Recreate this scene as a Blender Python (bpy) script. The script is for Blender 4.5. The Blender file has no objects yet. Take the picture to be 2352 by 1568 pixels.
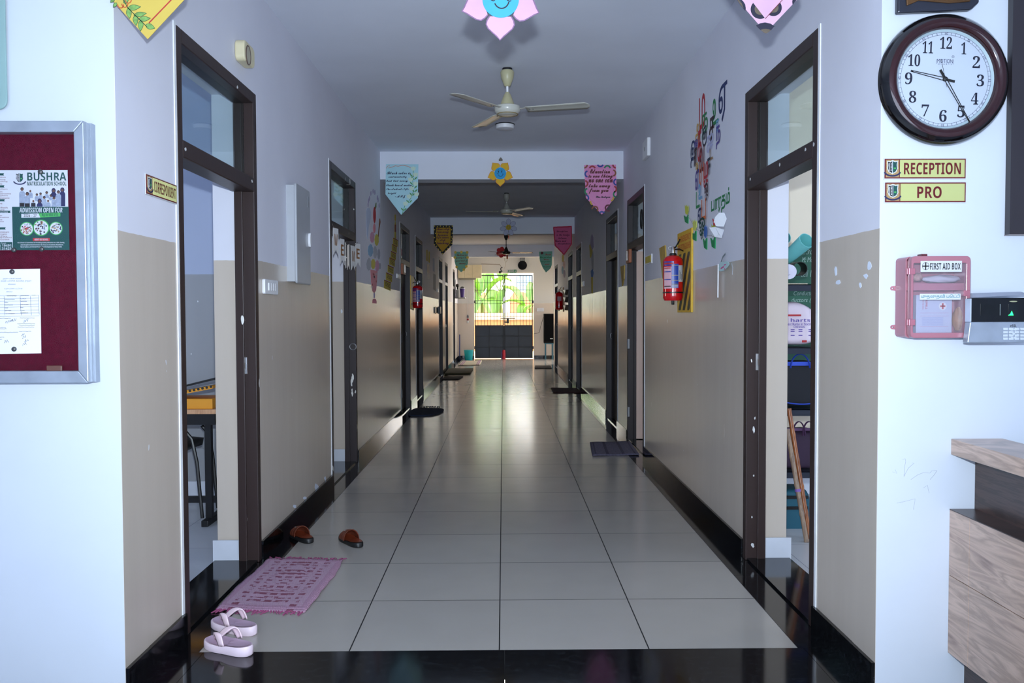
import bpy, bmesh, math, random
from mathutils import Vector, Matrix
RND = random.Random(7)
sc = bpy.context.scene
COL = sc.collection
PI = math.pi
V = Vector
# ---------------------------------------------------------------- camera
F, YAW, PIT, ROL, H = 1962.3, .0100, .0330, -.0034, 1.3467
cy, sy, cp, sp, cr, sr = math.cos(YAW), math.sin(YAW), math.cos(PIT), math.sin(PIT), math.cos(ROL), math.sin(ROL)
AX_R = V((cy, -sy, 0)); AX_H = V((sy, cy, 0)); AX_Z = V((0, 0, 1))
FWD = AX_H*cp - AX_Z*sp; UP = AX_Z*cp + AX_H*sp
EYE = V((0, 0, H))
cam = bpy.data.cameras.new('camera'); camo = bpy.data.objects.new('camera', cam); COL.objects.link(camo)
cam.sensor_width = 36; cam.lens = F/2352*36; cam.clip_start = .05; cam.clip_end = 300
ri = AX_R*cr + UP*sr; ui = UP*cr - AX_R*sr
m3 = Matrix((ri, ui, -FWD)).transposed()
camo.matrix_world = Matrix.Translation(EYE) @ m3.to_4x4()
sc.camera = camo
sc.view_settings.view_transform = 'Standard'; sc.view_settings.look = 'None'
sc.view_settings.exposure = 0; sc.view_settings.gamma = 1
sc.view_settings.use_curve_mapping = False
# measured places of the corridor, metres
XL, XR, YF, YE, HC, HB, DADO = -1.337, 1.318, 2.985, 25.2, 3.112, 2.81, 1.639
WT = .235
B1, B2, B3 = 9.387, 15.826, 22.18

def ray(x, y):
    dx, dy = x-1176, y-784
    px, py = cr*dx+sr*dy, -sr*dx+cr*dy
    return FWD + AX_R*(px/F) - UP*(py/F)

class Fr:
    """a flat working frame: origin o, directions u, v and outward normal n"""
    def __init__(s, o, u, v, n=None):
        s.o, s.u, s.v = V(o), V(u).normalized(), V(v).normalized()
        s.n = V(n).normalized() if n else s.u.cross(s.v)
    def p(s, a, b, d=0): return s.o + s.u*a + s.v*b + s.n*d
    def px(s, x, y, d=0):
        r = ray(x, y); o = s.o + s.n*d
        t = (o-EYE).dot(s.n)/r.dot(s.n)
        q = EYE + r*t - o
        return (q.dot(s.u), q.dot(s.v))
    def pxs(s, pts, d=0): return [s.px(x, y, d) for x, y in pts]
    def mat(s, a=0, b=0, d=0):
        m = Matrix((s.u, s.v, s.n)).transposed().to_4x4(); m.translation = s.p(a, b, d); return m
FL = Fr((XL, 0, 0), (0, 1, 0), (0, 0, 1), (1, 0, 0))
FRr = Fr((XR, 0, 0), (0, -1, 0), (0, 0, 1), (-1, 0, 0))
FZ = Fr((0, 0, 0), (1, 0, 0), (0, 1, 0), (0, 0, 1))
def FY(Y): return Fr((0, Y, 0), (1, 0, 0), (0, 0, 1), (0, -1, 0))
FF = FY(YF)
def yL(x): return FL.px(x, 721)[0]          # how far along a side wall a photo column lies
def yR(x): return -FRr.px(x, 721)[0]

# ---------------------------------------------------------------- materials
def lin(c): return tuple((v/255/12.92 if v/255 <= .04045 else ((v/255+.055)/1.055)**2.4) for v in c)
MATS = {}
class NT:
    def __init__(s, name):
        s.m = bpy.data.materials.new(name); s.m.use_nodes = True
        s.t = s.m.node_tree; s.b = s.t.nodes['Principled BSDF']
    def n(s, typ, ins=None, **kw):
        nd = s.t.nodes.new(typ)
        for k, v in kw.items(): setattr(nd, k, v)
        for k, v in (ins or {}).items(): s.put(nd.inputs[k], v)
        return nd
    def put(s, sock, v):
        if isinstance(v, bpy.types.NodeSocket): s.t.links.new(v, sock)
        elif hasattr(v, 'outputs'): s.t.links.new(v.outputs[0], sock)
        else: sock.default_value = v
    def math(s, op, a, b=0): return s.n('ShaderNodeMath', {0: a, 1: b}, operation=op)
    def mix(s, f, a, b):
        nd = s.n('ShaderNodeMix', data_type='RGBA')
        for k, v in ((0, f), (6, a), (7, b)): s.put(nd.inputs[k], v)
        return nd.outputs[2]
    def ramp(s, f, stops):
        nd = s.n('ShaderNodeValToRGB', {0: f}); e = nd.color_ramp.elements
        while len(e) < len(stops): e.new(.5)
        for el, (p, c) in zip(e, stops): el.position = p; el.color = c if len(c) == 4 else (*c, 1)
        return nd.outputs[0]
    def noise(s, scale, vec=None, detail=3, stretch=None):
        if vec is None: vec = s.n('ShaderNodeNewGeometry').outputs['Position']
        if stretch: vec = s.n('ShaderNodeVectorMath', {0: vec, 1: stretch}, operation='MULTIPLY').outputs[0]
        return s.n('ShaderNodeTexNoise', {'Vector': vec, 'Scale': scale, 'Detail': detail}).outputs[0]
    def bump(s, h, st, dist=.01):
        s.put(s.b.inputs['Normal'], s.n('ShaderNodeBump', {'Height': h, 'Strength': st, 'Distance': dist}))
def c4(c): return (*lin(c), 1)
ALB = 1.
def M(name, c=None, rough=.5, metal=0, var=.06, scale=9, spec=.5, emit=0, coat=0, bump=0):
    if name in MATS: return MATS[name]
    k = NT(name); b = k.b
    lo = tuple(max(0, v*ALB*(1-var)) for v in lin(c)); hi = tuple(min(1, v*ALB*(1+var)) for v in lin(c))
    nz = k.noise(scale)
    k.put(b.inputs['Base Color'], k.ramp(nz, [(.3, lo), (.7, hi)]))
    b.inputs['Roughness'].default_value = rough; b.inputs['Metallic'].default_value = metal
    b.inputs['Specular IOR Level'].default_value = spec; b.inputs['Coat Weight'].default_value = coat
    if bump: k.bump(k.noise(scale*12), bump, .004)
    if emit:
        b.inputs['Emission Color'].default_value = c4(c); b.inputs['Emission Strength'].default_value = emit
    MATS[name] = k.m; return k.m
def wall_paint(nm='two tone wall paint', tA=(202, 190, 177), tB=(184, 171, 157), wA=(212, 212, 222), wB=(224, 224, 234)):
    k = NT(nm)
    z = k.n('ShaderNodeSeparateXYZ', {0: k.n('ShaderNodeNewGeometry').outputs['Position']}).outputs[2]
    z = k.math('ADD', z, k.math('MULTIPLY', k.noise(14), .006))
    up = k.math('GREATER_THAN', z, DADO+.003)
    st = k.noise(9, detail=4, stretch=(1, 1, .12))
    blot = k.noise(2.2, detail=5)
    tan = k.mix(k.math('MULTIPLY', st, .6), c4(tA), c4(tB))
    wh = k.mix(blot, c4(wA), c4(wB))
    # chalky marks and chips where paint has come off
    ch = k.math('GREATER_THAN', k.noise(16, detail=2, stretch=(1, 1, .6)), .775)
    tan = k.mix(ch, tan, c4((222, 224, 228)))
    k.put(k.b.inputs['Base Color'], k.mix(up, tan, wh))
    r = k.n('ShaderNodeMapRange', {0: up, 3: .2, 4: .55})
    k.put(k.b.inputs['Roughness'], k.math('ADD', r, k.math('MULTIPLY', st, .1)))
    k.b.inputs['Specular IOR Level'].default_value = .5
    k.bump(st, .12, .012)
    return k.m
def tiles(name, c1, c2, x0, y0, pitch, rough, grout, gw=.004):
    k = NT(name)
    s = k.n('ShaderNodeSeparateXYZ', {0: k.n('ShaderNodeNewGeometry').outputs['Position']})
    ax, cell = [], []
    for i, o in ((0, x0), (1, y0)):
        t = k.math('DIVIDE', k.math('SUBTRACT', s.outputs[i], o), pitch)
        f = k.math('ABSOLUTE', k.math('SUBTRACT', k.math('FRACT', t), .5))
        ax.append(k.math('GREATER_THAN', f, .5-gw/2/pitch)); cell.append(k.math('FLOOR', t))
    g = k.math('MAXIMUM', ax[0], ax[1])
    wn = k.n('ShaderNodeTexWhiteNoise', {0: k.n('ShaderNodeCombineXYZ', {0: cell[0], 1: cell[1]})})
    nz = k.noise(5, detail=6)
    f = k.math('ADD', k.math('MULTIPLY', wn.outputs[0], .5), k.math('MULTIPLY', nz, .5))
    k.put(k.b.inputs['Base Color'], k.mix(g, k.mix(f, c4(c1), c4(c2)), c4(grout)))
    k.put(k.b.inputs['Roughness'], k.math('ADD', k.math('MULTIPLY', g, .5), k.math('ADD', rough, k.math('MULTIPLY', nz, .08))))
    k.bump(k.math('SUBTRACT', k.math('MULTIPLY', nz, .15), g), .25, .002)
    return k.m
def granite():
    k = NT('black granite')
    v = k.n('ShaderNodeTexVoronoi', {'Vector': k.n('ShaderNodeNewGeometry').outputs['Position'], 'Scale': 160.}).outputs['Distance']
    nz = k.noise(30, detail=5)
    k.put(k.b.inputs['Base Color'], k.mix(k.math('MULTIPLY', k.math('GREATER_THAN', nz, .56), k.math('LESS_THAN', v, .5)), c4((9, 10, 13)), c4((30, 33, 36))))
    k.b.inputs['Roughness'].default_value = .09
    return k.m
def chipped(name, c, rough, amount, sc_=7., stretch=(1, 1, .5)):
    k = NT(name)
    n1 = k.noise(sc_, detail=3, stretch=stretch)
    ch = k.math('GREATER_THAN', n1, amount)
    st = k.noise(25, stretch=(1, 1, .05))
    k.put(k.b.inputs['Base Color'], k.mix(ch, k.mix(st, c4(tuple(v*.93 for v in c)), c4(tuple(v*1.07 for v in c))), c4((222, 220, 214))))
    k.b.inputs['Roughness'].default_value = rough
    k.bump(st, .1, .004); k.b.inputs['Specular IOR Level'].default_value = .35
    return k.m
def wood(name, c1, c2, scale, stretch, rough=.35):
    k = NT(name)
    w = k.noise(scale, detail=6, stretch=stretch)
    w2 = k.noise(scale*3.1, detail=4, stretch=stretch)
    f = k.math('ADD', k.math('MULTIPLY', w, .75), k.math('MULTIPLY', w2, .25))
    k.put(k.b.inputs['Base Color'], k.ramp(f, [(.3, lin(c1)), (.48, lin(c2)), (.55, lin(c1)), (.7, lin(c2))]))
    k.b.inputs['Roughness'].default_value = rough
    return k.m
def glass(name, tint=(1, 1, 1), gloss=.1, rough=.02, haze=None, hazef=.0):
    k = NT(name); t = k.t
    tr = k.n('ShaderNodeBsdfTransparent', {0: (*tint, 1)})
    gl = k.n('ShaderNodeBsdfGlossy', {'Roughness': rough, 'Color': (1, 1, 1, 1)})
    lw = k.math('ADD', k.math('MULTIPLY', k.math('POWER', k.n('ShaderNodeLayerWeight', {0: .5}).outputs['Facing'], 5.), .5), .035)
    base = tr.outputs[0]
    if haze:
        df = k.n('ShaderNodeBsdfDiffuse', {0: c4(haze)})
        base = k.n('ShaderNodeMixShader', {0: hazef, 1: base, 2: df}).outputs[0]
    mx = k.n('ShaderNodeMixShader', {0: k.math('MINIMUM', k.math('MULTIPLY', lw, gloss*10), 1.), 1: base, 2: gl})
    k.put(t.nodes['Material Output'].inputs[0], mx.outputs[0])
    return k.m
m_wall = wall_paint(); m_wblue = wall_paint('darker blue grey room wall', (152, 154, 158), (144, 146, 150), (160, 171, 196), (168, 178, 202)); m_wend = wall_paint('end wall paint', (214, 196, 174), (206, 188, 166), (216, 214, 207), (224, 222, 215)); m_wcream = wall_paint('cream room paint', (212, 199, 180), (204, 190, 170), (226, 214, 190), (232, 220, 198)); m_gran = granite()  # office partition gets the same two tones, darker and bluer
m_white = M('white front wall paint', (197, 203, 212), .6, var=.02, scale=3)
m_ceil = M('ceiling paint', (222, 226, 236), .8, var=.03, scale=2)
m_tile = tiles('grey beige corridor tiles', (158, 153, 147), (170, 165, 158), -.021, 3.376, .6, .13, (24, 24, 26), .0055)
m_rtile = tiles('pale room tiles', (185, 190, 198), (196, 200, 206), -.2, 4.9, .6, .2, (110, 115, 125))
m_marb = M('white marble skirting', (205, 210, 220), .25, var=.05, scale=6)
m_brown = chipped('brown painted door wood', (50, 37, 35), .4, .74)
m_brown_worn = chipped('worn brown painted door wood', (44, 34, 36), .4, .67, 9)
m_leaf = M('dark brown door leaf', (28, 22, 25), .5, var=.15, scale=6, spec=.3)
m_brown_far = chipped('dark painted door wood', (36, 28, 31), .42, .76)
m_lip = M('white plaster edge', (226, 228, 232), .6)
m_glass = glass('clear window glass', (.86, .92, .92), .1)
m_steel = M('brushed steel', (190, 190, 192), .3, 1)
m_alu = M('aluminium', (205, 214, 226), .35, .55, var=.08, scale=14)
m_black = M('black plastic', (18, 18, 20), .4)
m_whitep = M('white plastic', (232, 232, 234), .4)
m_ink = M('black ink', (16, 16, 18), .6)
m_paper = M('white paper', (232, 234, 240), .8, var=.02)

# ---------------------------------------------------------------- mesh builder
ORG = {}
class MB:
    def __init__(s, mat=None): s.v, s.f, s.mi, s.mats, s.uvs = [], [], [], [], {}; s.cur = 0; mat and s.use(mat)
    def use(s, mat):
        if mat not in s.mats: s.mats.append(mat)
        s.cur = s.mats.index(mat); return s
    def add(s, vs, fs):
        o = len(s.v); s.v += [V(q) for q in vs]
        for f in fs: s.f.append([o+i for i in f]); s.mi.append(s.cur)
        return s
    def box(s, x0, x1, y0, y1, z0, z1):
        x0, x1 = sorted((x0, x1)); y0, y1 = sorted((y0, y1)); z0, z1 = sorted((z0, z1))
        return s.add([(x, y, z) for x in (x0, x1) for y in (y0, y1) for z in (z0, z1)], [(0, 1, 3, 2), (4, 6, 7, 5), (0, 4, 5, 1), (2, 3, 7, 6), (0, 2, 6, 4), (1, 5, 7, 3)])
    def prism(s, fr, pts, d0, d1, taper=1):
        n = len(pts); ca = sum(p[0] for p in pts)/n; cb = sum(p[1] for p in pts)/n
        vs = [fr.p(a, b, d0) for a, b in pts] + [fr.p(ca+(a-ca)*taper, cb+(b-cb)*taper, d1) for a, b in pts]
        return s.add(vs, [list(range(n))[::-1], list(range(n, 2*n))] + [(i, (i+1) % n, n+(i+1) % n, n+i) for i in range(n)])
    def rect(s, fr, a0, b0, a1, b1, d0, d1): return s.prism(fr, [(a0, b0), (a1, b0), (a1, b1), (a0, b1)], d0, d1)
    def tube(s, pts, r, n=8, caps=True, closed=False, flat=None):
        pts = [V(p) for p in pts]; N = len(pts); rs = r if isinstance(r, (list, tuple)) else [r]*N
        rings = []; prev = None
        for i, p in enumerate(pts):
            a = pts[(i-1) % N] if (closed or i) else p; b = pts[(i+1) % N] if (closed or i < N-1) else p
            t = (b-a).normalized()
            if prev is None:
                ref = V((0, 0, 1)) if abs(t.z) < .9 else V((1, 0, 0)); x = t.cross(ref).normalized()
            else: x = (prev - t*prev.dot(t)).normalized()
            prev = x; y = t.cross(x)
            rings.append([p + (x*math.cos(2*PI*k/n) + y*math.sin(2*PI*k/n)*(flat or 1))*rs[i] for k in range(n)])
        vs = [q for g in rings for q in g]; fs = []
        for i in range(N if closed else N-1):
            j = (i+1) % N
            fs += [(i*n+k, i*n+(k+1) % n, j*n+(k+1) % n, j*n+k) for k in range(n)]
        if caps and not closed: fs += [list(range(n))[::-1], list(range((N-1)*n, N*n))]
        return s.add(vs, fs)
    def lathe(s, c, ax, prof, n=24, caps=True):
        c, ax = V(c), V(ax).normalized(); ref = V((0, 0, 1)) if abs(ax.z) < .9 else V((1, 0, 0))
        x = ax.cross(ref).normalized(); y = ax.cross(x)
        vs = [c + ax*h + (x*math.cos(2*PI*k/n)+y*math.sin(2*PI*k/n))*max(r, 1e-5) for r, h in prof for k in range(n)]
        fs = [(i*n+k, i*n+(k+1) % n, (i+1)*n+(k+1) % n, (i+1)*n+k) for i in range(len(prof)-1) for k in range(n)]
        if caps: fs += [list(range(n))[::-1], list(range((len(prof)-1)*n, len(prof)*n))]
        return s.add(vs, fs)
    def stroke(s, fr, pts, w, d0, d1):
        """a flat ribbon of width w along 2-D points, as one piece"""
        L, Rr = [], []; N = len(pts)
        for i, (a, b) in enumerate(pts):
            p0, p1 = pts[max(0, i-1)], pts[min(N-1, i+1)]
            t = V((p1[0]-p0[0], p1[1]-p0[1])); t = t.normalized() if t.length > 1e-9 else V((1, 0))
            ww = w[i] if isinstance(w, list) else w
            L.append((a-t.y*ww/2, b+t.x*ww/2)); Rr.append((a+t.y*ww/2, b-t.x*ww/2))
        vs = [fr.p(*q, d0) for q in L] + [fr.p(*q, d0) for q in Rr] + [fr.p(*q, d1) for q in L] + [fr.p(*q, d1) for q in Rr]
        fs = []
        for i in range(N-1):
            fs += [(2*N+i, 2*N+i+1, 3*N+i+1, 3*N+i), (i, N+i, N+i+1, i+1), (i, i+1, 2*N+i+1, 2*N+i), (N+i, 3*N+i, 3*N+i+1, N+i+1)]
        fs += [(0, 2*N, 3*N, N), (N-1, 2*N-1, 4*N-1, 3*N-1)]
        return s.add(vs, fs)
    def grid(s, fn, nu, nv, uv=True):
        o = len(s.v)
        s.v += [V(fn(i/nu, j/nv)) for j in range(nv+1) for i in range(nu+1)]
        for j in range(nv):
            for i in range(nu):
                q = [o+j*(nu+1)+i, o+j*(nu+1)+i+1, o+(j+1)*(nu+1)+i+1, o+(j+1)*(nu+1)+i]
                s.uvs[len(s.f)] = [(i/nu, j/nv), ((i+1)/nu, j/nv), ((i+1)/nu, (j+1)/nv), (i/nu, (j+1)/nv)]
                s.f.append(q); s.mi.append(s.cur)
        return s
    def build(s, name, parent=None, smooth=False, bev=0, solid=0, seg=2, loc=None, recalc=True):
        if parent is not None: o = ORG[parent]
        elif loc is not None: o = V(loc)
        else:
            lo = [min(q[i] for q in s.v) for i in range(3)]; hi = [max(q[i] for q in s.v) for i in range(3)]
            o = V(((lo[0]+hi[0])/2, (lo[1]+hi[1])/2, lo[2]))
        me = bpy.data.meshes.new(name); me.from_pydata([tuple(q-o) for q in s.v], [], s.f)
        for m in s.mats: me.materials.append(m)
        me.polygons.foreach_set('material_index', s.mi)
        if s.uvs:
            ul = me.uv_layers.new(name='UVMap')
            for p in me.polygons:
                u = s.uvs.get(p.index)
                if u:
                    for li, c in zip(p.loop_indices, u): ul.data[li].uv = c
        if recalc:
            bm = bmesh.new(); bm.from_mesh(me); bmesh.ops.recalc_face_normals(bm, faces=bm.faces); bm.to_mesh(me); bm.free()
        if smooth: me.polygons.foreach_set('use_smooth', [True]*len(me.polygons))
        ob = bpy.data.objects.new(name, me); COL.objects.link(ob)
        if parent is not None: ob.parent = parent
        else: ob.location = o
        ORG[ob] = o
        if smooth and not solid:
            try:
                md = ob.modifiers.new('smooth', 'EDGE_SPLIT'); md.split_angle = math.radians(42)
            except Exception: pass
        if solid: md = ob.modifiers.new('solid', 'SOLIDIFY'); md.thickness = solid; md.offset = 0
        if bev:
            md = ob.modifiers.new('bevel', 'BEVEL'); md.width = bev; md.segments = seg; md.limit_method = 'ANGLE'; md.angle_limit = math.radians(40)
        return ob
def tag(o, label, cat=None, group=None, kind=None):
    o['label'] = label
    if cat: o['category'] = cat
    if group: o['group'] = group
    if kind: o['kind'] = kind
    return o
def thing(name, label, cat, loc, group=None, kind=None):
    o = bpy.data.objects.new(name, None); COL.objects.link(o); o.location = V(loc); o.empty_display_size = .1
    ORG[o] = V(loc); return tag(o, label, cat, group, kind)
def circ(a, b, r, n=32, ry=None, rot=0, a0=0, a1=2*PI):
    ry = ry or r; full = abs(a1-a0-2*PI) < 1e-6; out = []
    for i in range(n if full else n+1):
        t = a0+(a1-a0)*i/n; x, y = r*math.cos(t), ry*math.sin(t)
        out.append((a+x*math.cos(rot)-y*math.sin(rot), b+x*math.sin(rot)+y*math.cos(rot)))
    return out
def scallop(a, b, r, k, amp=.1, ry=None, n=48):
    ry = ry or r
    return [(a+r*(1+amp*abs(math.sin(k*t/2)))*math.cos(t), b+ry*(1+amp*abs(math.sin(k*t/2)))*math.sin(t)) for t in (2*PI*i/n for i in range(n))]
def mstr(s, up, lo, dg=None):
    return ''.join(chr(up+ord(c)-65) if 'A' <= c <= 'Z' else chr(lo+ord(c)-97) if 'a' <= c <= 'z' else chr(dg+ord(c)-48) if dg and '0' <= c <= '9' else c for c in s)
def script(s): return mstr(s, 0x1D4D0, 0x1D4EA)          # handwriting letter forms
def heavy(s): return mstr(s, 0x1D5D4, 0x1D5EE, 0x1D7EC)  # heavy sans letter forms
def serif(s): return mstr(s, 0x1D400, 0x1D41A, 0x1D7CE)  # bold serif letter forms
def text(body, fr, box, d, mat, parent, name='lettering', bold=0, shear=0, thick=.0006, rot=0, keep=False, spacing=1, fat=0):
    """lettering fitted into box (a0, b0, a1, b1) of the frame"""
    if bold and not any('\u0b80' <= ch <= '\u0bff' for ch in body):
        if body.isascii(): body = heavy(body)
        bold = 0
    cu = bpy.data.curves.new('t', 'FONT'); cu.body = body; cu.size = 1; cu.offset = bold; cu.shear = shear
    cu.space_character = spacing; cu.resolution_u = 3
    ob = bpy.data.objects.new('t', cu); COL.objects.link(ob)
    dg = bpy.context.evaluated_depsgraph_get(); dg.update()
    me = bpy.data.meshes.new_from_object(ob.evaluated_get(dg))
    bpy.data.objects.remove(ob); bpy.data.curves.remove(cu)
    if not me.vertices: return None
    xs = [v.co.x for v in me.vertices]; ys = [v.co.y for v in me.vertices]
    x0, x1, y0, y1 = min(xs), max(xs), min(ys), max(ys)
    a0, b0, a1, b1 = box; ca, cb = (a0+a1)/2, (b0+b1)/2
    sx, s_y = (a1-a0)/(x1-x0), (b1-b0)/(y1-y0)
    if keep: sx = s_y = min(sx, s_y)
    o = ORG[parent] if parent else V((0, 0, 0)); c, s = math.cos(rot), math.sin(rot)
    bm = bmesh.new(); bm.from_mesh(me)
    for v in bm.verts:
        x, y = (v.co.x-(x0+x1)/2)*sx, (v.co.y-(y0+y1)/2)*s_y
        v.co = fr.p(ca+x*c-y*s, cb+x*s+y*c, d+thick) - o
    if fat:
        g0 = bm.verts[:]+bm.edges[:]+bm.faces[:]
        for q_, (da, db) in enumerate(((fat, 0), (0, fat), (fat, fat))):
            dv = bmesh.ops.duplicate(bm, geom=g0)['geom']; sh_ = fr.u*da+fr.v*db+fr.n*.00006*(q_+1)
            for v in dv:
                if isinstance(v, bmesh.types.BMVert): v.co += sh_
    bm.to_mesh(me); bm.free()
    me.materials.clear(); me.materials.append(mat); me.name = name
    ob = bpy.data.objects.new(name, me); COL.objects.link(ob); ORG[ob] = o
    if parent: ob.parent = parent
    return ob
def pxbox(fr, x0, y0, x1, y1, d=0):
    a0, b1 = fr.px(x0, y0, d); a1, b0 = fr.px(x1, y1, d)
    return (a0, b0, a1, b1)
def pillow(mb, x0, x1, y0, y1, z0, z1, e=.3, top=1., wob=.006):
    sg = lambda c, p: math.copysign(abs(c)**p, c)
    def fn(u, v):
        t, q = u*2*PI, (v-.5)*PI; k = 1-(1-top)*max(0, math.sin(q))**1.2
        x = sg(math.cos(q), e)*sg(math.cos(t), e); y = sg(math.cos(q), e)*sg(math.sin(t), e)*.98; z = sg(math.sin(q), e*.7)
        return ((x0+x1)/2+x*k*(x1-x0)/2+wob*math.sin(9*z+3*x), (y0+y1)/2+y*(y1-y0)/2*(1-.3*(1-top)*(z+1)/2), (z0+z1)/2+z*(z1-z0)/2)
    return mb.grid(fn, 32, 20)
WORLD, SUN, FLASH, EXPO = 6.0, 17.0, 75.0, 0.0
# ---------------------------------------------------------------- the setting
def struct(mb, name, label, cat, **k):
    o = mb.build(name, **k); return tag(o, label, cat, kind='structure')
HD = 2.53
# Y ranges of the door openings in the side walls
L = [(yL(412), yL(592)), (yL(759), yL(818)), (yL(920), yL(941.5)), (yL(955), yL(970.5)), (yL(1008), yL(1016.3)), (yL(1022.6), yL(1028.4)), (yL(1040.5), yL(1044.6))]
Rr_ = [(yR(1876), yR(1711)), (yR(1480), yR(1441.5)), (yR(1419), yR(1393)), (yR(1336), yR(1324)), (yR(1316), yR(1305.5)), (yR(1281.5), yR(1275))]
Y2 = B3+.25
def side_wall(name, xs, sgn, doors, y0, y1, label):
    w = MB(m_wall); xo = xs-sgn*WT if sgn > 0 else xs+WT
    y = y0
    for a, b in doors + [(y1, y1)]:
        if a > y: w.box(xs, xo, y, a, 0, HC)
        if b > a: w.box(xs, xo, a, b, HD, HC)
        y = b
    struct(w, name, label, 'wall')
side_wall('wall_left', XL, 1, L, YF+.2, YE, 'long corridor wall in two tone paint with the electrical panel box')
side_wall('wall_right', XR, -1, Rr_, YF+.2, Y2, 'long corridor wall in two tone paint carrying the colourful letters')
# white front walls either side of the corridor mouth
w = MB(m_white).box(XL, -3.6, YF, YF+.2, 0, HC)
# hold the white face just proud of the corridor wall end
struct(w, 'wall_front_left', 'bright white wall that carries the notice board', 'wall')
w = MB(m_white).box(XR, 3.6, YF, YF+.2, 0, HC)
struct(w, 'wall_front_right', 'bright white wall that carries the round clock', 'wall')
# the corridor faces of the two front wall ends get the corridor paint (a plaster return)
struct(MB(m_wall).box(XL, XL+.0012, YF+.0005, YF+.2, 0, HC), 'wall_left_return', 'narrow two tone painted wall end beside the correspondent sign', 'wall')
struct(MB(m_wall).box(XR, XR-.0012, YF+.0005, YF+.2, 0, HC), 'wall_right_return', 'narrow two tone painted wall end beside the first aid box wall', 'wall')
# end wall with the gate opening
FE = FY(YE)
ga0, gb1 = FE.px(1088.5, 627); ga1, _ = FE.px(1225.5, 700)
w = MB(m_wend).box(XL-WT, ga0, YE, YE+.23, 0, HC).box(ga1, 2.1, YE, YE+.23, 0, HC).box(ga0, ga1, YE, YE+.23, gb1, HC)
struct(w, 'wall_end', 'far end wall around the gate opening', 'wall')
# bay beside the gate; unseen outer wall opening shaped to let sun in
BX = 2.1
w = MB(m_wend).box(BX, BX+.2, Y2-.3, 22.5, 0, HC).box(BX, BX+.2, 25.0, YE+.2, 0, HC).box(BX, BX+.2, 23.9, 25.0, 1.95, HC).box(BX, BX+.2, 22.5, 22.9, 1.95, HC).box(BX, BX+.2, 22.9, 23.9, 2.8, HC)
struct(w, 'wall_bay', 'unseen outer wall of the side bay, its opening shaped for sunlight', 'wall')
struct(MB(m_wall).box(XR+WT, 2.1, Y2-.12, Y2, 0, HC), 'wall_bay_return', 'wall closing the side bay behind the last classroom', 'wall')
# floors
fz = -.12
struct(MB(m_tile).box(-1.221, 1.179, 3.376, YE+.0, fz, 0), 'floor', 'corridor floor of grey beige square tiles', 'floor')
struct(MB(m_tile).box(1.179, 2.3, Y2, YE, fz, 0), 'floor_bay', 'tiled floor of the side bay by the gate', 'floor')
struct(MB(m_rtile).box(-5.2, XL-WT, YF, YE, fz, 0), 'floor_left_rooms', 'pale tiled floor inside the rooms behind the correspondent door', 'floor')
struct(MB(m_rtile).box(XR+WT, 5.2, YF, Y2-.12, fz, 0), 'floor_right_rooms', 'pale tiled floor inside the store room', 'floor')
struct(MB(m_rtile).box(-3.6, 3.6, -4.5, YF-.55, fz, 0), 'floor_reception', 'reception floor in front of the corridor', 'floor')
def seams(mb, x0, x1, y0, y1, n, horiz=False):
    """granite slabs with hairline joints"""
    for i in range(n):
        if horiz: mb.box(x0+(x1-x0)*i/n+.0008, x0+(x1-x0)*(i+1)/n-.0008, y0, y1, fz, 0)
        else: mb.box(x0, x1, y0+(y1-y0)*i/n+.0008, y0+(y1-y0)*(i+1)/n-.0008, fz, 0)
    return mb
struct(seams(MB(m_gran), -3.6, 3.6, YF-.55, 3.376, 6, True), 'trim_1', 'polished black granite threshold across the corridor mouth', 'floor trim')
struct(seams(MB(m_gran), XL-WT, -1.221, 3.376, YE, 22), 'trim_2', 'black granite floor border along the electrical panel wall', 'floor trim')
struct(seams(MB(m_gran), 1.179, XR+WT, 3.376, Y2, 20), 'trim_3', 'black granite floor border along the colourful letter wall', 'floor trim')
# granite skirting
for nm, xs, s, doors, y1, lb in (('baseboard_left', XL, 1, L, YE, 'black granite skirting under the electrical panel wall'), ('baseboard_right', XR, -1, Rr_, Y2, 'black granite skirting under the colourful letter wall')):
    b = MB(m_gran); y = YF
    for a, c in doors+[(y1, y1)]:
        while y < a-.02:
            e = min(a, y+1.2); b.box(xs, xs+s*.014, y+.0006, e-.0006, 0, .1); y = e
        y = c
    struct(b, nm, lb, 'skirting')
struct(MB(m_gran).box(XL, ga0-.02, YE-.014, YE, 0, .1).box(ga1+.02, 2.1, YE-.014, YE, 0, .1), 'baseboard_end', 'black granite skirting at the foot of the far end wall', 'skirting')
# ceiling and cross beams
struct(MB(m_ceil).box(-5.2, 5.2, -4.5, YE+.23, HC, HC+.15), 'ceiling', 'plain white ceiling over corridor and reception', 'ceiling')
m_beam = M('beam paint', (226, 230, 240), .7, var=.02, scale=3)
for i, (y, lb) in enumerate(((YF+.0, 'ceiling beam over the corridor mouth, out of sight'), (B1, 'white cross beam with the yellow flower, first along the corridor'), (B2, 'white cross beam with the daisy, second along the corridor'), (B3, 'grey cross beam with the red flower, last before the gate'))):
    struct(MB(m_beam).box(XL, XR if i < 3 else 2.1, y, y+.25, HB, HC), f'trim_{i+4}', lb, 'beam')
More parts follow.
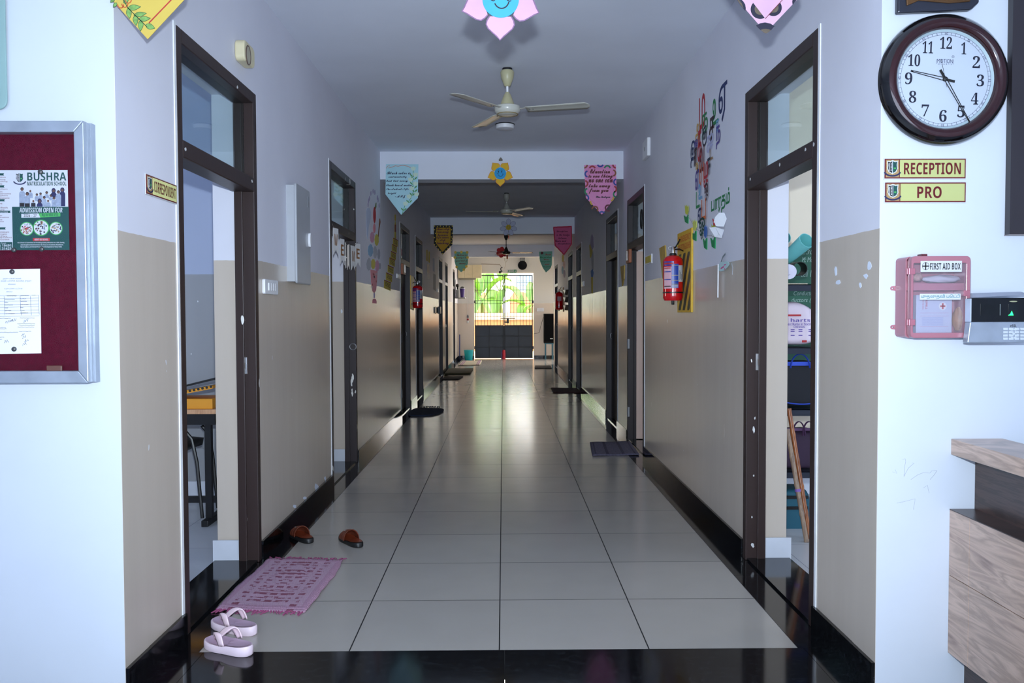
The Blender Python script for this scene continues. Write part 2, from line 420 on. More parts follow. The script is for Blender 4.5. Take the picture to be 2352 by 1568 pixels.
# side rooms
def room(side, parts, xo):
    s = -1 if side == 'left' else 1
    xi = XL-WT if s < 0 else XR+WT
    for j, (y, lb) in enumerate(parts):
        w = MB(m_wall if j else m_wblue if s < 0 else m_wcream).box(xi, xo, y, y+.12, 0, HC)
        struct(w, f'wall_{side}_partition', lb, 'wall')
    return xi
room('left', [(6.28, 'room wall behind the office table'), (9.9, 'room wall seen through the welcome banner doorway')], -5)
room('right', [(6.3, 'room wall behind the green chalkboard'), (9.35, 'room wall behind the second store room')], 5)
def outer(x, wins, name, lb, y1=YE):
    w = MB(m_white); x2 = x+(.2 if x > 0 else -.2); y = YF
    for a, b in wins+[(y1, y1)]:
        if a > y: w.box(x, x2, y, a, 0, HC)
        if b > a: w.box(x, x2, a, b, 0, .9).box(x, x2, a, b, 2.2, HC)
        y = b
    struct(w, name, lb, 'wall')
outer(-5, [(7.6, 8.6)], 'wall_outer_left', 'outer wall of the office rooms')
outer(5, [(4.2, 5.2), (7.4, 8.2)], 'wall_outer_right', 'outer wall of the store rooms', Y2)
# marble skirting seen inside the open rooms
def mskirt(x0, x1, y0, y1, lb): struct(MB(m_marb).box(x0, x1, y0, y1, 0, .12), 'baseboard_room', lb, 'skirting')
mskirt(-5, XL-WT, 6.265, 6.28, 'marble skirting behind the office table')
mskirt(XR+WT, 5, 6.285, 6.3, 'marble skirting behind the store room rack')
for (a, b), s, lb in ((L[0], -1, 'marble skirting block inside the correspondent door'), (L[1], -1, 'marble skirting block inside the welcome banner door'), (Rr_[0], 1, 'marble skirting block inside the store room door')):
    xs = XL if s < 0 else XR
    mskirt(xs+s*.105, xs+s*(WT+.01), b-.052, b-.04, lb)
# the reception around the camera
struct(MB(m_white).box(-3.8, -3.6, -4.5, YF+.2, 0, HC), 'wall_reception_left', 'reception side wall beyond the notice board', 'wall')
struct(MB(m_white).box(3.6, 3.8, -4.5, YF+.2, 0, HC), 'wall_reception_right', 'reception side wall behind the counter', 'wall')
struct(MB(m_white).box(-3.8, -2.6, -4.7, -4.5, 0, HC).box(2.6, 3.8, -4.7, -4.5, 0, HC).box(-2.6, 2.6, -4.7, -4.5, 2.75, HC), 'wall_reception_back', 'reception wall with the wide entrance opening', 'wall')

# ---------------------------------------------------------------- doors
def door(i, side, ab, label, wood_, closed=True, jamb_lip=True):
    s = -1 if side == 'L' else 1
    xs = XL if s < 0 else XR; a, b = ab; fd = .1; fw = .055
    d = thing(f'door_{i}', label, 'door', (xs, (a+b)/2, 0), kind='structure')
    out = xs - s*.006; inn = xs + s*fd
    f = MB(wood_).box(out, inn, a, a+fw, 0, HD).box(out, inn, b-fw, b, 0, HD).box(out, inn, a+fw, b-fw, HD-.06, HD)
    # rebate strips that the leaf shuts against
    r0, r1 = xs+s*.055, xs+s*.1
    f.box(r0, r1, a+fw, a+fw+.014, 0, HD-.06).box(r0, r1, b-fw-.014, b-fw, 0, HD-.06)
    f.build('door_frame', d, bev=.004)
    MB(wood_).box(out+s*.0, inn, a+fw, b-fw, 2.0, 2.075).build('transom_rail', d, bev=.005)
    MB(m_glass).box(xs+s*.045, xs+s*.051, a+fw, b-fw, 2.075, HD-.06).build('transom_pane', d)
    MB(m_gran).box(xs+s*.002, xs+s*(WT), a+fw, b-fw, .0, .012).build('threshold', d)
    if jamb_lip: MB(m_lip).box(xs-s*.004, xs+s*.01, a-.022, a, .1, HD+.01).build('plaster_edge', d)
    if closed:
        lf = MB(m_leaf).box(xs+s*.062, xs+s*.098, a+fw+.002, b-fw-.002, .02, 1.998).build('door_leaf', d)
        MB(m_steel).tube([(xs+s*.052, b-fw-.07, 1.02), (xs+s*.036, b-fw-.07, 1.03), (xs+s*.036, b-fw-.07, 1.08), (xs+s*.052, b-fw-.07, 1.09)], .006).build('handle', lf, smooth=True)
    return d
dl = ['open door under the correspondent sign, brown frame and glass transom', 'open door with the welcome banner, paint flaking off its brown frame', 'closed dark door after the yellow card ladder, brown frame', 'closed dark door beside the hung fire extinguisher and navy mat', 'closed dark door with a black hasp, beside the small dark mats', 'closed dark door by the olive mat', 'closed dark door nearest the gate, on the white painted wall']
dr = ['open store room door with the bamboo sticks inside, brown frame', 'door with a pale pink leaf swung open, behind the fire extinguisher', 'closed dark door between the pink leaf door and the tall paper figure', 'closed dark door at the maroon mat', 'closed dark door past the maroon mat, before the black paper pockets', 'closed dark door nearest the speaker']
D = []
for i, ab in enumerate(L): D.append(door(i+1, 'L', ab, dl[i], m_brown if i == 0 else m_brown_worn if i == 1 else m_brown_far, closed=i > 1))
for i, ab in enumerate(Rr_): D.append(door(i+8, 'R', ab, dr[i], m_brown if i == 0 else m_brown_far, closed=i > 1))
# door furniture the photo shows
def strike(d, s, xs, y, z):
    p = MB(m_steel).box(xs+s*.045, xs+s*.085, y-.004, y, z-.045, z+.045)
    o = p.build('strike_plate', d, bev=.001)
    MB(M('brass tongue', (170, 120, 60), .4, .8)).box(xs+s*.055, xs+s*.075, y-.012, y-.004, z-.018, z+.018).build('latch_keeper', o, bev=.002)
strike(D[0], -1, XL, L[0][1]-.055, 1.07)
strike(D[7], 1, XR, Rr_[0][1]-.055, 1.08)
m_block = M('orange brown block', (150, 82, 44), .45)
def hinge(d, xs, s, y, z):
    h = MB(M('dull hinge steel', (120, 122, 126), .45, .8)).box(xs-s*.009, xs+s*.012, y-.01, y-.006, z-.05, z+.05).tube([(xs-s*.009, y-.012, z-.052), (xs-s*.009, y-.012, z+.052)], .006)
    h.build('hinge', d, smooth=True)
for d, xs, s, ab in ((D[2], XL, -1, L[2]), (D[8], XR, 1, Rr_[1])):
    y = ab[0]+.02 if s < 0 else ab[1]-.055
    o = MB(m_block).box(xs-s*.005, xs-s*.035, ab[1]-.32 if s > 0 else ab[0]+.02, ab[1]-.12 if s > 0 else ab[0]+.3, 1.86, 2.0).build('door_block', d, bev=.006)
    MB(m_steel).box(xs-s*.035, xs-s*.038, ab[1]-.2 if s > 0 else ab[0]+.2, ab[1]-.13 if s > 0 else ab[0]+.29, 1.89, 1.99).build('metal_plate', o)
for z in (.3, 1.02):
    hinge(D[2], XL, -1, L[2][0]+.05, z)
    hinge(D[8], XR, 1, Rr_[1][1]-.05, z)
# pink inner face of the leaf that stands open into the room
yb = Rr_[1][1]-.06
MB(M('pale pink door laminate', (196, 172, 160), .35, scale=3)).box(XR+.08, XR+.85, yb-.036, yb, .02, 1.99).build('door_leaf', D[8])
# flaked paint and a pull on the banner door, ring sticker on the pink leaf door's transom
k = MB(m_steel).tube([V((XL-.0, L[1][1]-.056, 1.05)) + V((-.03*math.sin(t)-.02, -.012, .028*math.cos(t))) for t in (PI*2*i/12 for i in range(12))], .005, closed=True)
k.build('latch_ring', D[1], smooth=True)
m_flake = M('flaked bare plaster', (200, 200, 200), .8)
fk = MB(m_flake)
FJ = Fr((XL, L[1][1]-.0555, 0), (1, 0, 0), (0, 0, 1), (0, -1, 0))
FK = Fr((XL+.0062, 0, 0), (0, 1, 0), (0, 0, 1), (1, 0, 0))
for x, y0, y1 in ((804, 770, 808), (805, 855, 885), (804, 888, 918), (806, 925, 960), (801, 785, 800), (806, 985, 1000)):
    q = []
    for t in range(9): q.append((x+RND.uniform(1, 3.4), y0+(y1-y0)*t/8))
    for t in range(9): q.append((x-RND.uniform(.5, 3), y1-(y1-y0)*t/8))
    pts = [FK.px(*c) for c in q]
    lo, hi = L[1][1]-.054, L[1][1]-.002
    pts = [(min(hi, max(lo, a)), b) for a, b in pts]
    fk.prism(FK, pts, 0, .0012)
fk.build('flaked_patch', D[1])
fr2 = Fr((XR+.044, 0, 0), (0, -1, 0), (0, 0, 1), (-1, 0, 0)); a_, b_ = fr2.px(1474, 503)
mb = MB(m_black); n = 24
mb.tube([fr2.p(a_+.05*math.cos(2*PI*i/n), b_+.09*math.sin(2*PI*i/n), .003) for i in range(n)], .008, closed=True, n=6)
mb.build('ring_sticker', D[8])
# large chips on the near frames
def chip(d, fr, x, y, w, h, par=None):
    a, b = fr.px(x, y); m = MB(m_flake)
    m.prism(fr, [(a+w*RND.uniform(.5, 1)*math.cos(t)/2, b+h*RND.uniform(.5, 1)*math.sin(t)/2) for t in (2*PI*i/9 for i in range(9))], 0, .001)
    m.build('paint_chip', d)
FR6 = Fr((XR-.0062, 0, 0), (0, -1, 0), (0, 0, 1), (-1, 0, 0)); FL6 = FK
for y_, fr, x, d in ((0, FL6, 566, D[0]),):
    pass
F1 = Fr((0, L[0][1]-.0555, 0), (1, 0, 0), (0, 0, 1), (0, -1, 0)); F8 = Fr((0, Rr_[0][1]-.0555, 0), (1, 0, 0), (0, 0, 1), (0, -1, 0))
for x, y, w, h in ((565, 1196, .02, .055), (551, 652, .012, .04)): chip(D[0], F1, x, y, w, h)
for x, y, w, h in ((1731, 985, .018, .05), (1734, 960, .01, .02), (1729, 1252, .024, .03), (1727, 1187, .01, .015), (1731, 1092, .012, .012)): chip(D[7], F8, x, y, w, h)
FTR = Fr((XR-.0062, 0, 0), (0, -1, 0), (0, 0, 1), (-1, 0, 0))
for x, y in ((1869, 331), (1791, 378), (1723, 411), (1850, 343)): chip(D[7], FTR, x, y, .02, .02)
for x, y in ((426, 343), (545, 200), (579, 416)): chip(D[0], FL6, x, y, .03, .02)
# scuffs where plaster lost its paint
def scuff(fr, pts, nm, lb, m=None):
    mb = MB(m or M('bare plaster scuff', (214, 222, 236), .8))
    mb.prism(fr, fr.pxs(pts), 0, .0008); return mb
wr = bpy.data.objects['wall_right']; wl = bpy.data.objects['wall_left']; rr = bpy.data.objects['wall_right_return']
FRp = Fr((XR-.0012, 0, 0), (0, -1, 0), (0, 0, 1), (-1, 0, 0))
scf = MB(M('bare plaster scuff', (214, 222, 236), .8))
for x0, y0, w_, h_ in ((1920, 622, 4, 20), (1997, 612, 6, 13), (1989, 634, 7, 8), (1976, 654, 4, 8), (1926, 648, 8, 7)):
    scf.prism(FRp, FRp.pxs([(x0+w_*RND.uniform(.5, 1)*math.cos(t), y0+h_*RND.uniform(.5, 1)*math.sin(t)) for t in (2*PI*i/9 for i in range(9))]), 0, .0008)
scf.build('plaster_scuff', wr)
scl = MB(M('bare plaster scuff')) 
for x0, y0, w_, h_ in ((727, 1117, 5, 10), (747, 1098, 3, 7), (700, 1143, 5, 5), (677, 1163, 5, 5), (310, 664, 3, 4), (589, 860, 2, 9)):
    scl.prism(FL, FL.pxs([(x0+w_*RND.uniform(.5, 1)*math.cos(t), y0+h_*RND.uniform(.5, 1)*math.sin(t)) for t in (2*PI*i/9 for i in range(9))]), 0, .0008)
scl.build('plaster_scuff', wl)
# ---------------------------------------------------------------- front wall, notice board side
ALB = .62
m_green = M('dark green print', (16, 84, 78), .5, var=.03); m_lgreen = M('light green print', (86, 196, 96), .5, var=.03)
m_navy = M('navy print', (40, 42, 92), .5); m_maroon = M('maroon print', (122, 18, 30), .5, var=.03); m_redp = M('red print', (206, 42, 52), .5)
m_skin = M('brown skin print', (122, 84, 66), .6); m_hair = M('black hair print', (34, 28, 32), .6); m_shirt = M('grey check print', (172, 184, 204), .6, var=.18, scale=160)
m_wprint = M('white print', (238, 240, 244), .6, var=.01); m_ochre = M('tan print', (196, 158, 110), .6, var=.2, scale=200)
def emblem(fr, a, b, s, d, parent):
    """the school crest: a shield half black and white, half green, over a ribbon"""
    mb = MB(m_wprint)
    sh = [(-.5, .55), (-.25, .5), (0, .6), (.25, .5), (.5, .55), (.46, .2), (.5, -.1), (.35, -.38), (0, -.55), (-.35, -.38), (-.5, -.1), (-.46, .2)]
    P = lambda pts, k=1: [(a+x*s*k*.9, b+y*s*k) for x, y in pts]
    mb.prism(fr, P(sh), d, d+.0006)
    mb.use(m_ink).prism(fr, P([(-.42, .46), (-.2, .42), (-.03, .5), (-.03, -.46), (-.3, -.33), (-.42, -.1), (-.38, .2)]), d, d+.0009)
    mb.use(m_green).prism(fr, P([(.03, .5), (.22, .42), (.42, .46), (.38, .2), (.42, -.1), (.3, -.33), (.03, -.46)]), d, d+.0009)
    mb.use(m_wprint)
    for i in range(6): mb.rect(fr, a-.16*s, b+(.3-.12*i)*s, a-.07*s, b+(.37-.12*i)*s, d, d+.0012)
    mb.rect(fr, a-.3*s, b-.3*s, a-.24*s, b+.35*s, d, d+.0012)
    mb.use(m_lgreen).rect(fr, a+.1*s, b-.14*s, a+.28*s, b-.02*s, d, d+.0012)
    mb.use(m_navy).stroke(fr, [(a+s*.68*math.cos(t), b-.28*s+s*.42*math.sin(t)) for t in (PI*(1.08+.84*i/12) for i in range(13))], s*.13, d, d+.0009)
    return mb.build('school_crest', parent)
nb = thing('notice_board', 'aluminium framed maroon felt notice board on the bright front wall', 'notice board', FF.p(-1.75, 1.1))
dF = .068
bx0, by1 = FF.px(217, 287); _, by0 = FF.px(217, 879)
fx1 = FF.px(195.5, 500, dF)[0]; fx0 = FF.px(172.5, 500, dF)[0]
ft = FF.px(100, 277, dF)[1]; fbm = FF.px(100, 880, dF)[1]; it = FF.px(100, 303, dF)[1]; ib = FF.px(100, 852, dF)[1]
lx0, lx1 = -2.55, -2.51
MB(M('maroon felt', (97, 17, 40), 1., var=.18, scale=60, spec=.05)).rect(FF, lx0+.02, fbm+.02, fx1-.02, ft-.02, .0, .03).build('felt_panel', nb)
m_alud = M('board aluminium', (196, 206, 220), .35, .5, var=.1, scale=14)
def frame_side(pts):
    MB(m_alud).prism(FF, pts, 0, dF).build('board_frame', nb, bev=.003)
frame_side([(fx0, ib), (fx1, fbm), (fx1, ft), (fx0, it)]); frame_side([(lx0, ft), (lx1, it), (lx1, ib), (lx0, fbm)])
frame_side([(fx0, it), (fx1, ft), (lx0, ft), (lx1, it)]); frame_side([(lx0, fbm), (fx1, fbm), (fx0, ib), (lx1, ib)])
k = MB(m_alud).rect(FF, fx1, fbm, fx1+.008, ft, .0, .03).rect(FF, fx1, fbm+.003, fx1+.004, ft-.003, .03, .048); k.build('edge_rail', nb)
MB(glass('notice board glass', (.98, .98, .99), .02)).rect(FF, lx1, ib, fx0, it, .05, .054).build('glass_door', nb)
a, b = FF.px(108, 839, .056); a1, b1 = FF.px(144, 852, .056)
MB(M('brown pull tab', (120, 78, 66), .4)).rect(FF, a, b1, a1, b, .054, .062).build('pull_tab', nb, bev=.003)
# poster
DP = .031
po = thing('poster', 'green and white school admission poster pinned to the maroon notice board', 'poster', FF.p(-1.7, 1.6, DP))
q = lambda x, y: FF.px(x, y, DP)
def qr(mb, x0, y0, x1, y1, d=.0006): a0, b1_ = q(x0, y0); a1_, b0 = q(x1, y1); return mb.rect(FF, a0, b0, a1_, b1_, DP, DP+d)
qr(MB(m_wprint), -135, 391, 159, 574, .0008).build('sheet', po)
g = MB(m_green); qr(g, 28, 475, 160, 574, .0012); qr(g, -135, 556, 29, 574, .0012)
for y in (398, 425.5, 457.5, 484, 522):
    x1 = {398: 10, 425.5: 11, 457.5: 12, 484: 25, 522: 14}[y]
    g.prism(FF, [q(-60, y), q(x1, y), q(x1-2, y+2.5), q(x1, y+5), q(-60, y+5)][::-1], DP, DP+.0012)
g.build('green_band', po)
def pt(s, x0, y0, x1, y1, m, bold=0, shear=0, d=.0014, par=po): return text(s, FF, pxbox(FF, x0, y0, x1, y1, DP), DP+d, m, par, bold=bold, shear=shear)
pt(heavy('BUSHRA'), 63, 396, 153, 415, m_green, .02); pt(heavy('MATRICULATION SCHOOL'), 63, 417, 153, 426, m_green, .0)
pt(heavy('ADMISSION OPEN FOR'), 45, 477, 144, 488, m_wprint, .02, .15)
k = MB(m_wprint); k.prism(FF, [q(49.5, 500), q(93, 499.5), q(89, 490), q(49.5, 491)], DP, DP+.0014)
k.use(m_lgreen).prism(FF, [q(93, 499.5), q(139, 497), q(139, 488.5), q(89, 490)], DP, DP+.0014); k.build('year_strip', po)
pt('2026 - 27', 55, 491.5, 85, 498.5, m_ink, 0, 0, .0016); pt('Kg to VIII STD', 97, 490, 134, 498, m_green, .02, 0, .0016)
for cx, cy_, r in ((62, 525.5, 16), (95, 523, 19), (129, 524.5, 15.5)):
    a, b = q(cx, cy_); r_ = r*FF.px(1, 0, DP)[0] - r*FF.px(0, 0, DP)[0]
    o = MB(m_lgreen).prism(FF, circ(a, b, abs(r_), 32), DP, DP+.0014).build('photo_ring', po)
    k = MB(m_wprint).prism(FF, circ(a, b, abs(r_)*.88, 32), DP, DP+.0017)
    for i in range(46):
        t, rr_ = RND.uniform(0, 2*PI), abs(r_)*.8*math.sqrt(RND.random()); x, y = a+rr_*math.cos(t), b+rr_*math.sin(t)
        k.use(RND.choice([m_hair, m_shirt, m_navy, m_skin, m_ochre] if cx > 70 else [m_ochre, m_ochre, m_skin, m_redp, m_hair] if y < b+.005 else [m_shirt, m_hair, m_redp]))
        k.prism(FF, circ(x, y, abs(r_)*RND.uniform(.06, .12), 7), DP, DP+.0019+i*2e-6)
    k.build('printed_photo', o)
qr(MB(m_redp), 76, 546.5, 115, 553.5, .0014).build('red_strip', po); pt('ABOUT OUR SCHOOL', 80, 548, 112, 552, m_wprint, .02, 0, .0016)
for s, x0, x1, y in (('Our School is Committed to Providing Quality Education in a Safe, Caring,', 41, 149, 555.5), ('and Disciplined Environment. We Focus on Academic Excellence,', 48, 146, 560.5), ('Moral Values, and Overall Personality Development of Every Child.', 48, 143, 565.3)): pt(s, x0, y, x1, y+3.6, m_wprint, .012)
for s, y, x0, x1 in (('Syllabus', 405.5, -14, 14), ('Learning', 411, -14, 13.5), ('and Teaching', 415.5, -25, 18), ('Environments', 420.5, -34, 6), ('Leading Teachers', 433, -36, 18), ('Tuition', 438.5, -18, 6), ('Online Classrooms', 443, -30, 26), ('Atmosphere', 448, -18, 19), ('Clean Environment', 453, -40, 23), ('Creative', 465.5, -20, 6), ('Individuals', 475, -16, 18.5), ('Failure', 480, -12, 11), ('Academic Seminars', 531, -36, 22), ('Methodologies', 536, -20, 17), ('Universal Care', 540.5, -24, 17), ('Exciting, Meaningful Lessons', 544, -44, 28), ('Exam, Failure & Guided', 548.5, -46, 22), ('Special Education', 497.5, -34, 21.5), ('Indoor', 493, -16, 6), ('Dance', 502.5, -10, 6), ('Spoken Class', 507.5, -30, 10)): pt(s, x0, y, x1, y+3.4, m_maroon, .0)
pt('ACTIVITIES', -8, 486, 19, 488.5, m_wprint, .02, 0, .0016)
pt('96005 19491', -20, 561, 26.5, 566.5, m_wprint, .03, 0, .0016); pt('89442 31425', -20, 568, 27, 573.5, m_wprint, .03, 0, .0016); pt('Get In Touch', -10, 557, 14.5, 559.8, m_wprint, 0, 0, .0016)
a, b = q(45.5, 408.5); emblem(FF, a, b, .031, DP+.0008, po)
# the printed group of school children, one printed figure each
kids = [(51, 430, 475, 'b', 7), (63, 441, 476, 'b', 7), (70, 434.5, 455, 'c', 6), (77, 457.5, 475, 'c', 6), (85, 444, 462, 'b', 5), (93.5, 442, 458, 'b', 5), (91.5, 457, 474.5, 'h', 7), (102, 450, 474, 'b', 5.5), (107.5, 439, 455, 'b', 5.5), (111, 457, 474.5, 'c', 6), (117, 446, 460, 'b', 5), (123.5, 433, 452, 'h', 7), (124.5, 451, 474.5, 'b', 6), (134.5, 437, 473.5, 'b', 6.5), (143.5, 431.5, 473.5, 'h', 7)]
ph = MB()
for i, (x, y0, y1, t, w_) in enumerate(sorted(kids, key=lambda z: z[1])):
    e = .0009+i*.00003; sc_ = lambda pts: [q(*p_) for p_ in pts][::-1]
    hr = w_*.55
    ph.use(m_navy if t == 'h' else m_shirt).prism(FF, sc_([(x-w_*.55, y0+hr*2.3), (x+w_*.55, y0+hr*2.3), (x+w_*.95, y0+hr*3.4), (x+w_*.95, y1), (x-w_*.95, y1), (x-w_*.95, y0+hr*3.4)]), DP, DP+e)
    if t == 'h': ph.prism(FF, sc_([(x+hr*1.25*math.cos(a), y0+hr*1.2+hr*1.5*math.sin(a)) for a in (2*PI*j/16 for j in range(16))]), DP, DP+e+.00001)
    else: ph.use(m_hair if t == 'b' else m_wprint).prism(FF, sc_([(x+hr*math.cos(a), y0+hr*1.05+hr*1.1*math.sin(a)) for a in (2*PI*j/16 for j in range(16))]), DP, DP+e+.00001)
    ph.use(m_skin).prism(FF, sc_([(x+hr*.72*math.cos(a), y0+hr*1.35+hr*.85*math.sin(a)) for a in (2*PI*j/14 for j in range(14))]), DP, DP+e+.00002)
    if y1 > 474.9: ph.use(m_hair).prism(FF, sc_([(x-w_*.8, y1-9), (x+w_*.8, y1-9), (x+w_*.8, y1-.5), (x-w_*.8, y1-.5)]), DP, DP+e+.00001)
ph.build('printed_group_photo', po)
# typed sheet
sh = thing('notice_sheet', 'white typed sheet with a table and signatures pinned low on the notice board', 'paper', FF.p(-1.75, 1.2, DP))
MB(m_paper).prism(FF, [q(-60, 814), q(95, 811), q(92, 617), q(-60, 620)], DP, DP+.0008).build('sheet', sh)
k = MB(M('grey print', (96, 100, 120), .7)); e = DP+.0012
def ql(x0, y0, x1, y1, w_=.0009): k.stroke(FF, [q(x0, y0), q(x1, y1)], w_, DP, e)
for i, y in enumerate((677.5, 684, 690.5, 698, 704, 711.5, 718.5, 725)): ql(-55, y+2.5, 88+i*.4, y)
for x in (9.5, 46.5, 70): ql(x, 680, x+2.5, 724)
ql(88.5, 677, 90.5, 722)
k.build('ruled_table', sh)
for s, x0, x1, y in (('\u0b85\u0bb0\u0b9a\u0bc1 \u0baa\u0bb3\u0bcd\u0bb3\u0bbf \u0b95\u0bb2\u0bcd\u0bb5\u0bbf', 7, 49, 638), ('\u0b85\u0bb0\u0b9a\u0bbe\u0ba3\u0bc8 \u0b8e\u0ba3\u0bcd \u0ba4\u0bc7\u0ba4\u0bbf \u0baa\u0bb3\u0bcd\u0bb3\u0bbf\u0b95\u0bcd \u0b95\u0bb2\u0bcd\u0bb5\u0bbf\u0ba4\u0bcd \u0ba4\u0bc1\u0bb1\u0bc8', -40, 73, 643.5), ('\u0b9a\u0bc6\u0ba9\u0bcd\u0ba9\u0bc8', 19, 37, 650.5), ('\u0b89\u0bb1\u0bc1\u0baa\u0bcd\u0baa\u0bbf\u0ba9\u0bb0\u0bcd \u0baa\u0b9f\u0bcd\u0b9f\u0bbf\u0baf\u0bb2\u0bcd', 11, 52, 661), ('\u0bb5\u0bbf\u0bb5\u0bb0\u0bae\u0bcd', 15, 29, 668)): pt(s, x0, y, x1, y+3.6, m_ink, .0, 0, .0012, sh)
k = MB(m_ink)
for yy, a0, a1 in ((679.5, 16, 38), (679, 47, 67), (677.5, 74, 82), (687.5, 11, 34), (686, 47, 60), (694, 11, 19), (692, 47, 62), (700.5, 11, 30), (699, 47, 66), (707, 11, 19), (706, 47, 54), (713.5, 11, 26), (712.5, 47, 58), (720, 13, 34), (718.5, 47, 66), (731, -10, 25), (730, 46, 80), (743.5, 40, 81), (746.5, 44, 80), (751, 41, 79), (763, -10, 42), (761, 44, 72), (752, -10, 14), (755, -10, 15), (774, -10, 10), (779, -10, 5)):
    k.stroke(FF, [q(a0+(a1-a0)*i/20, yy+RND.uniform(-.5, .5)) for i in range(21)], .0011, DP, DP+.0012)
for x, y, n_ in ((12, 740, 20), (26, 736, 14), (54, 738, 14), (50, 769, 8), (52, 775, 10), (56, 783, 12), (10, 785, 12), (52, 791, 12)):
    k.stroke(FF, [q(x+i*.9+RND.uniform(-1, 1), y+3*math.sin(i*1.4)+RND.uniform(-1, 1)-i*.25) for i in range(n_)], .0008, DP, DP+.0012)
k.build('typed_lines', sh)
for i, (x, y, lb) in enumerate(((94, 395, 'grey round magnet at the top edge of the admission poster'), (33, 574, 'grey round magnet at the phone number corner of the admission poster'), (97, 572, 'grey round magnet below the small print of the admission poster'), (29, 624, 'grey round magnet at the top of the typed sheet'), (33.5, 801.5, 'grey round magnet at the foot of the typed sheet'))):
    a, b = q(x, y)
    p_ = MB(M('grey magnet', (112, 112, 108), .35, .6)).lathe(FF.p(a, b, DP+.001), FF.n, [(.008, 0), (.0085, .003), (.0075, .006), (.004, .008)], 20).build('magnet', smooth=True)
    tag(p_, lb, 'magnet', 'magnets on the notice board')
# glass panel high up
a, b = FF.px(19, 252, .012); gp = thing('glass_sign_panel', 'pale green frosted glass panel with rounded corner, high above the notice board', 'glass panel', FF.p(a-.3, b, .01))
pts = [(a-.6, b), (a-.03, b)] + circ(a-.03, b+.03, .03, 8, a0=-PI/2, a1=0) + [(a, b+.7), (a-.6, b+.7)]
MB(M('pale green frosted glass', (172, 208, 204), .12, var=.03)).prism(FF, pts, .012, .02).build('pane', gp, bev=.002)
MB(m_steel).lathe(FF.p(a-.035, b+.045, 0), FF.n, [(.008, 0), (.008, .02), (.011, .021), (.01, .026)], 18).build('standoff_screw', gp, smooth=True)
# ---------------------------------------------------------------- front wall, clock side
ck = None
ccx, ccy = 2172, 181
D0 = .05
a, b = FF.px(ccx, ccy, .03); RO = .222
ck = thing('wall_clock', 'large round wall clock with dark red brown rim on the bright front wall', 'clock', FF.p(a, b-RO, 0))
rimm = M('dark red brown lacquer', (58, 16, 14), .12, var=.15, scale=6, coat=.6); rimb = M('black lacquer', (14, 10, 11), .12, coat=.6)
CF = Fr(FF.p(a, b), (math.cos(-.03), 0, math.sin(-.03)), (-math.sin(-.03), 0, math.cos(-.03)), (0, -1, 0))
rim = MB(rimb).lathe(CF.o, CF.n, [(RO, 0), (RO+.004, .012), (RO, .026), (RO-.012, .04), (RO-.02, .046)], 96, caps=False)
rim.use(rimm).lathe(CF.o, CF.n, [(RO-.02, .046), (RO-.03, .05), (RO-.042, .048), (RO-.05, .04), (RO-.053, .03), (RO-.053, .024)], 96, caps=False)
rim.build('clock_rim', ck, smooth=True)
RFc = RO-.05
face = MB(M('clock face', (222, 232, 246), .5, var=.01)).lathe(CF.o, CF.n, [(RFc, .0), (RFc, .022)], 96).build('clock_face', ck)
MB(M('pale rim bevel', (200, 222, 228), .3)).lathe(CF.o, CF.n, [(RFc-.001, .022), (RFc-.001, .030), (RFc-.010, .0225)], 96, caps=False).build('inner_bezel', ck, smooth=True)
k = MB(m_navy); rt0, rt1 = RFc*.885, RFc*.935
for i in range(60):
    t = PI/2 - i*PI/30
    if i % 5: k.stroke(CF, [(rt0*math.cos(t), rt0*math.sin(t)), (rt1*math.cos(t), rt1*math.sin(t))], .0009, .022, .0228)
for r_ in (rt0, rt1): k.tube([CF.p(r_*math.cos(2*PI*i/72), r_*math.sin(2*PI*i/72), .0222) for i in range(72)], .0005, n=4, closed=True)
k.build('minute_ring', ck)
m_num = M('dark navy numerals', (18, 24, 50), .5)
for i in range(1, 13):
    t = PI/2 - i*PI/6; r_ = RFc*.725; x, y = r_*math.cos(t), r_*math.sin(t); w_ = .026 if i < 10 else .042; w_ = .018 if i == 1 else .037 if i == 11 else w_
    text(serif(str(i)), CF, (x-w_/2, y-.0205, x+w_/2, y+.0205), .022, m_num, ck, 'numeral')
    x, y = RFc*.91*math.cos(t), RFc*.91*math.sin(t)
    text(str(i*5), CF, (x-.0055, y-.004, x+.0055, y+.004), .022, m_navy, ck, 'minute_numeral', rot=t-PI/2)
text('MOTION', CF, (-.028, .056, .026, .070), .022, m_navy, ck, 'maker_lettering'); text('QUARTZ', CF, (-.026, .050, .024, .054), .022, m_navy, ck, 'maker_lettering', spacing=1.6)
text('R', CF, (.0245, .076, .0285, .081), .022, m_navy, ck, 'maker_lettering'); 
k = MB(m_navy).tube([CF.p(.0265+.0042*math.cos(2*PI*i/20), .0785+.0042*math.sin(2*PI*i/20), .0225) for i in range(20)], .0004, n=4, closed=True); k.tube([CF.p(-.030, .069, .0225), CF.p(-.030, .052, .0225)], .0005, n=4); k.tube([CF.p(.0275, .069, .0225), CF.p(.0275, .052, .0225)], .0005, n=4); k.build('maker_mark', ck)
def hand(nm, ang, ln, tail, w0, w1, d):
    ca, sa = math.cos(ang), math.sin(ang); P = lambda r_, o: (r_*ca-o*sa, r_*sa+o*ca); mb = MB(m_ink)
    mb.stroke(CF, [P(.004, w0), P(ln*.96, w1)], .0024, d, d+.0012); mb.stroke(CF, [P(.004, -w0), P(ln*.96, -w1)], .0024, d, d+.0012)
    mb.stroke(CF, [P(ln*.93, 0), P(ln, 0)], w1*2+.0024, d, d+.0012); mb.stroke(CF, [P(.005, 0), P(-tail, 0)], .0085, d, d+.0014)
    mb.build(nm, ck)
hand('hour_hand', math.radians(168), .122, .035, .005, .0018, .025)
hand('minute_hand', math.radians(-58), .172, .036, .0045, .0014, .028)
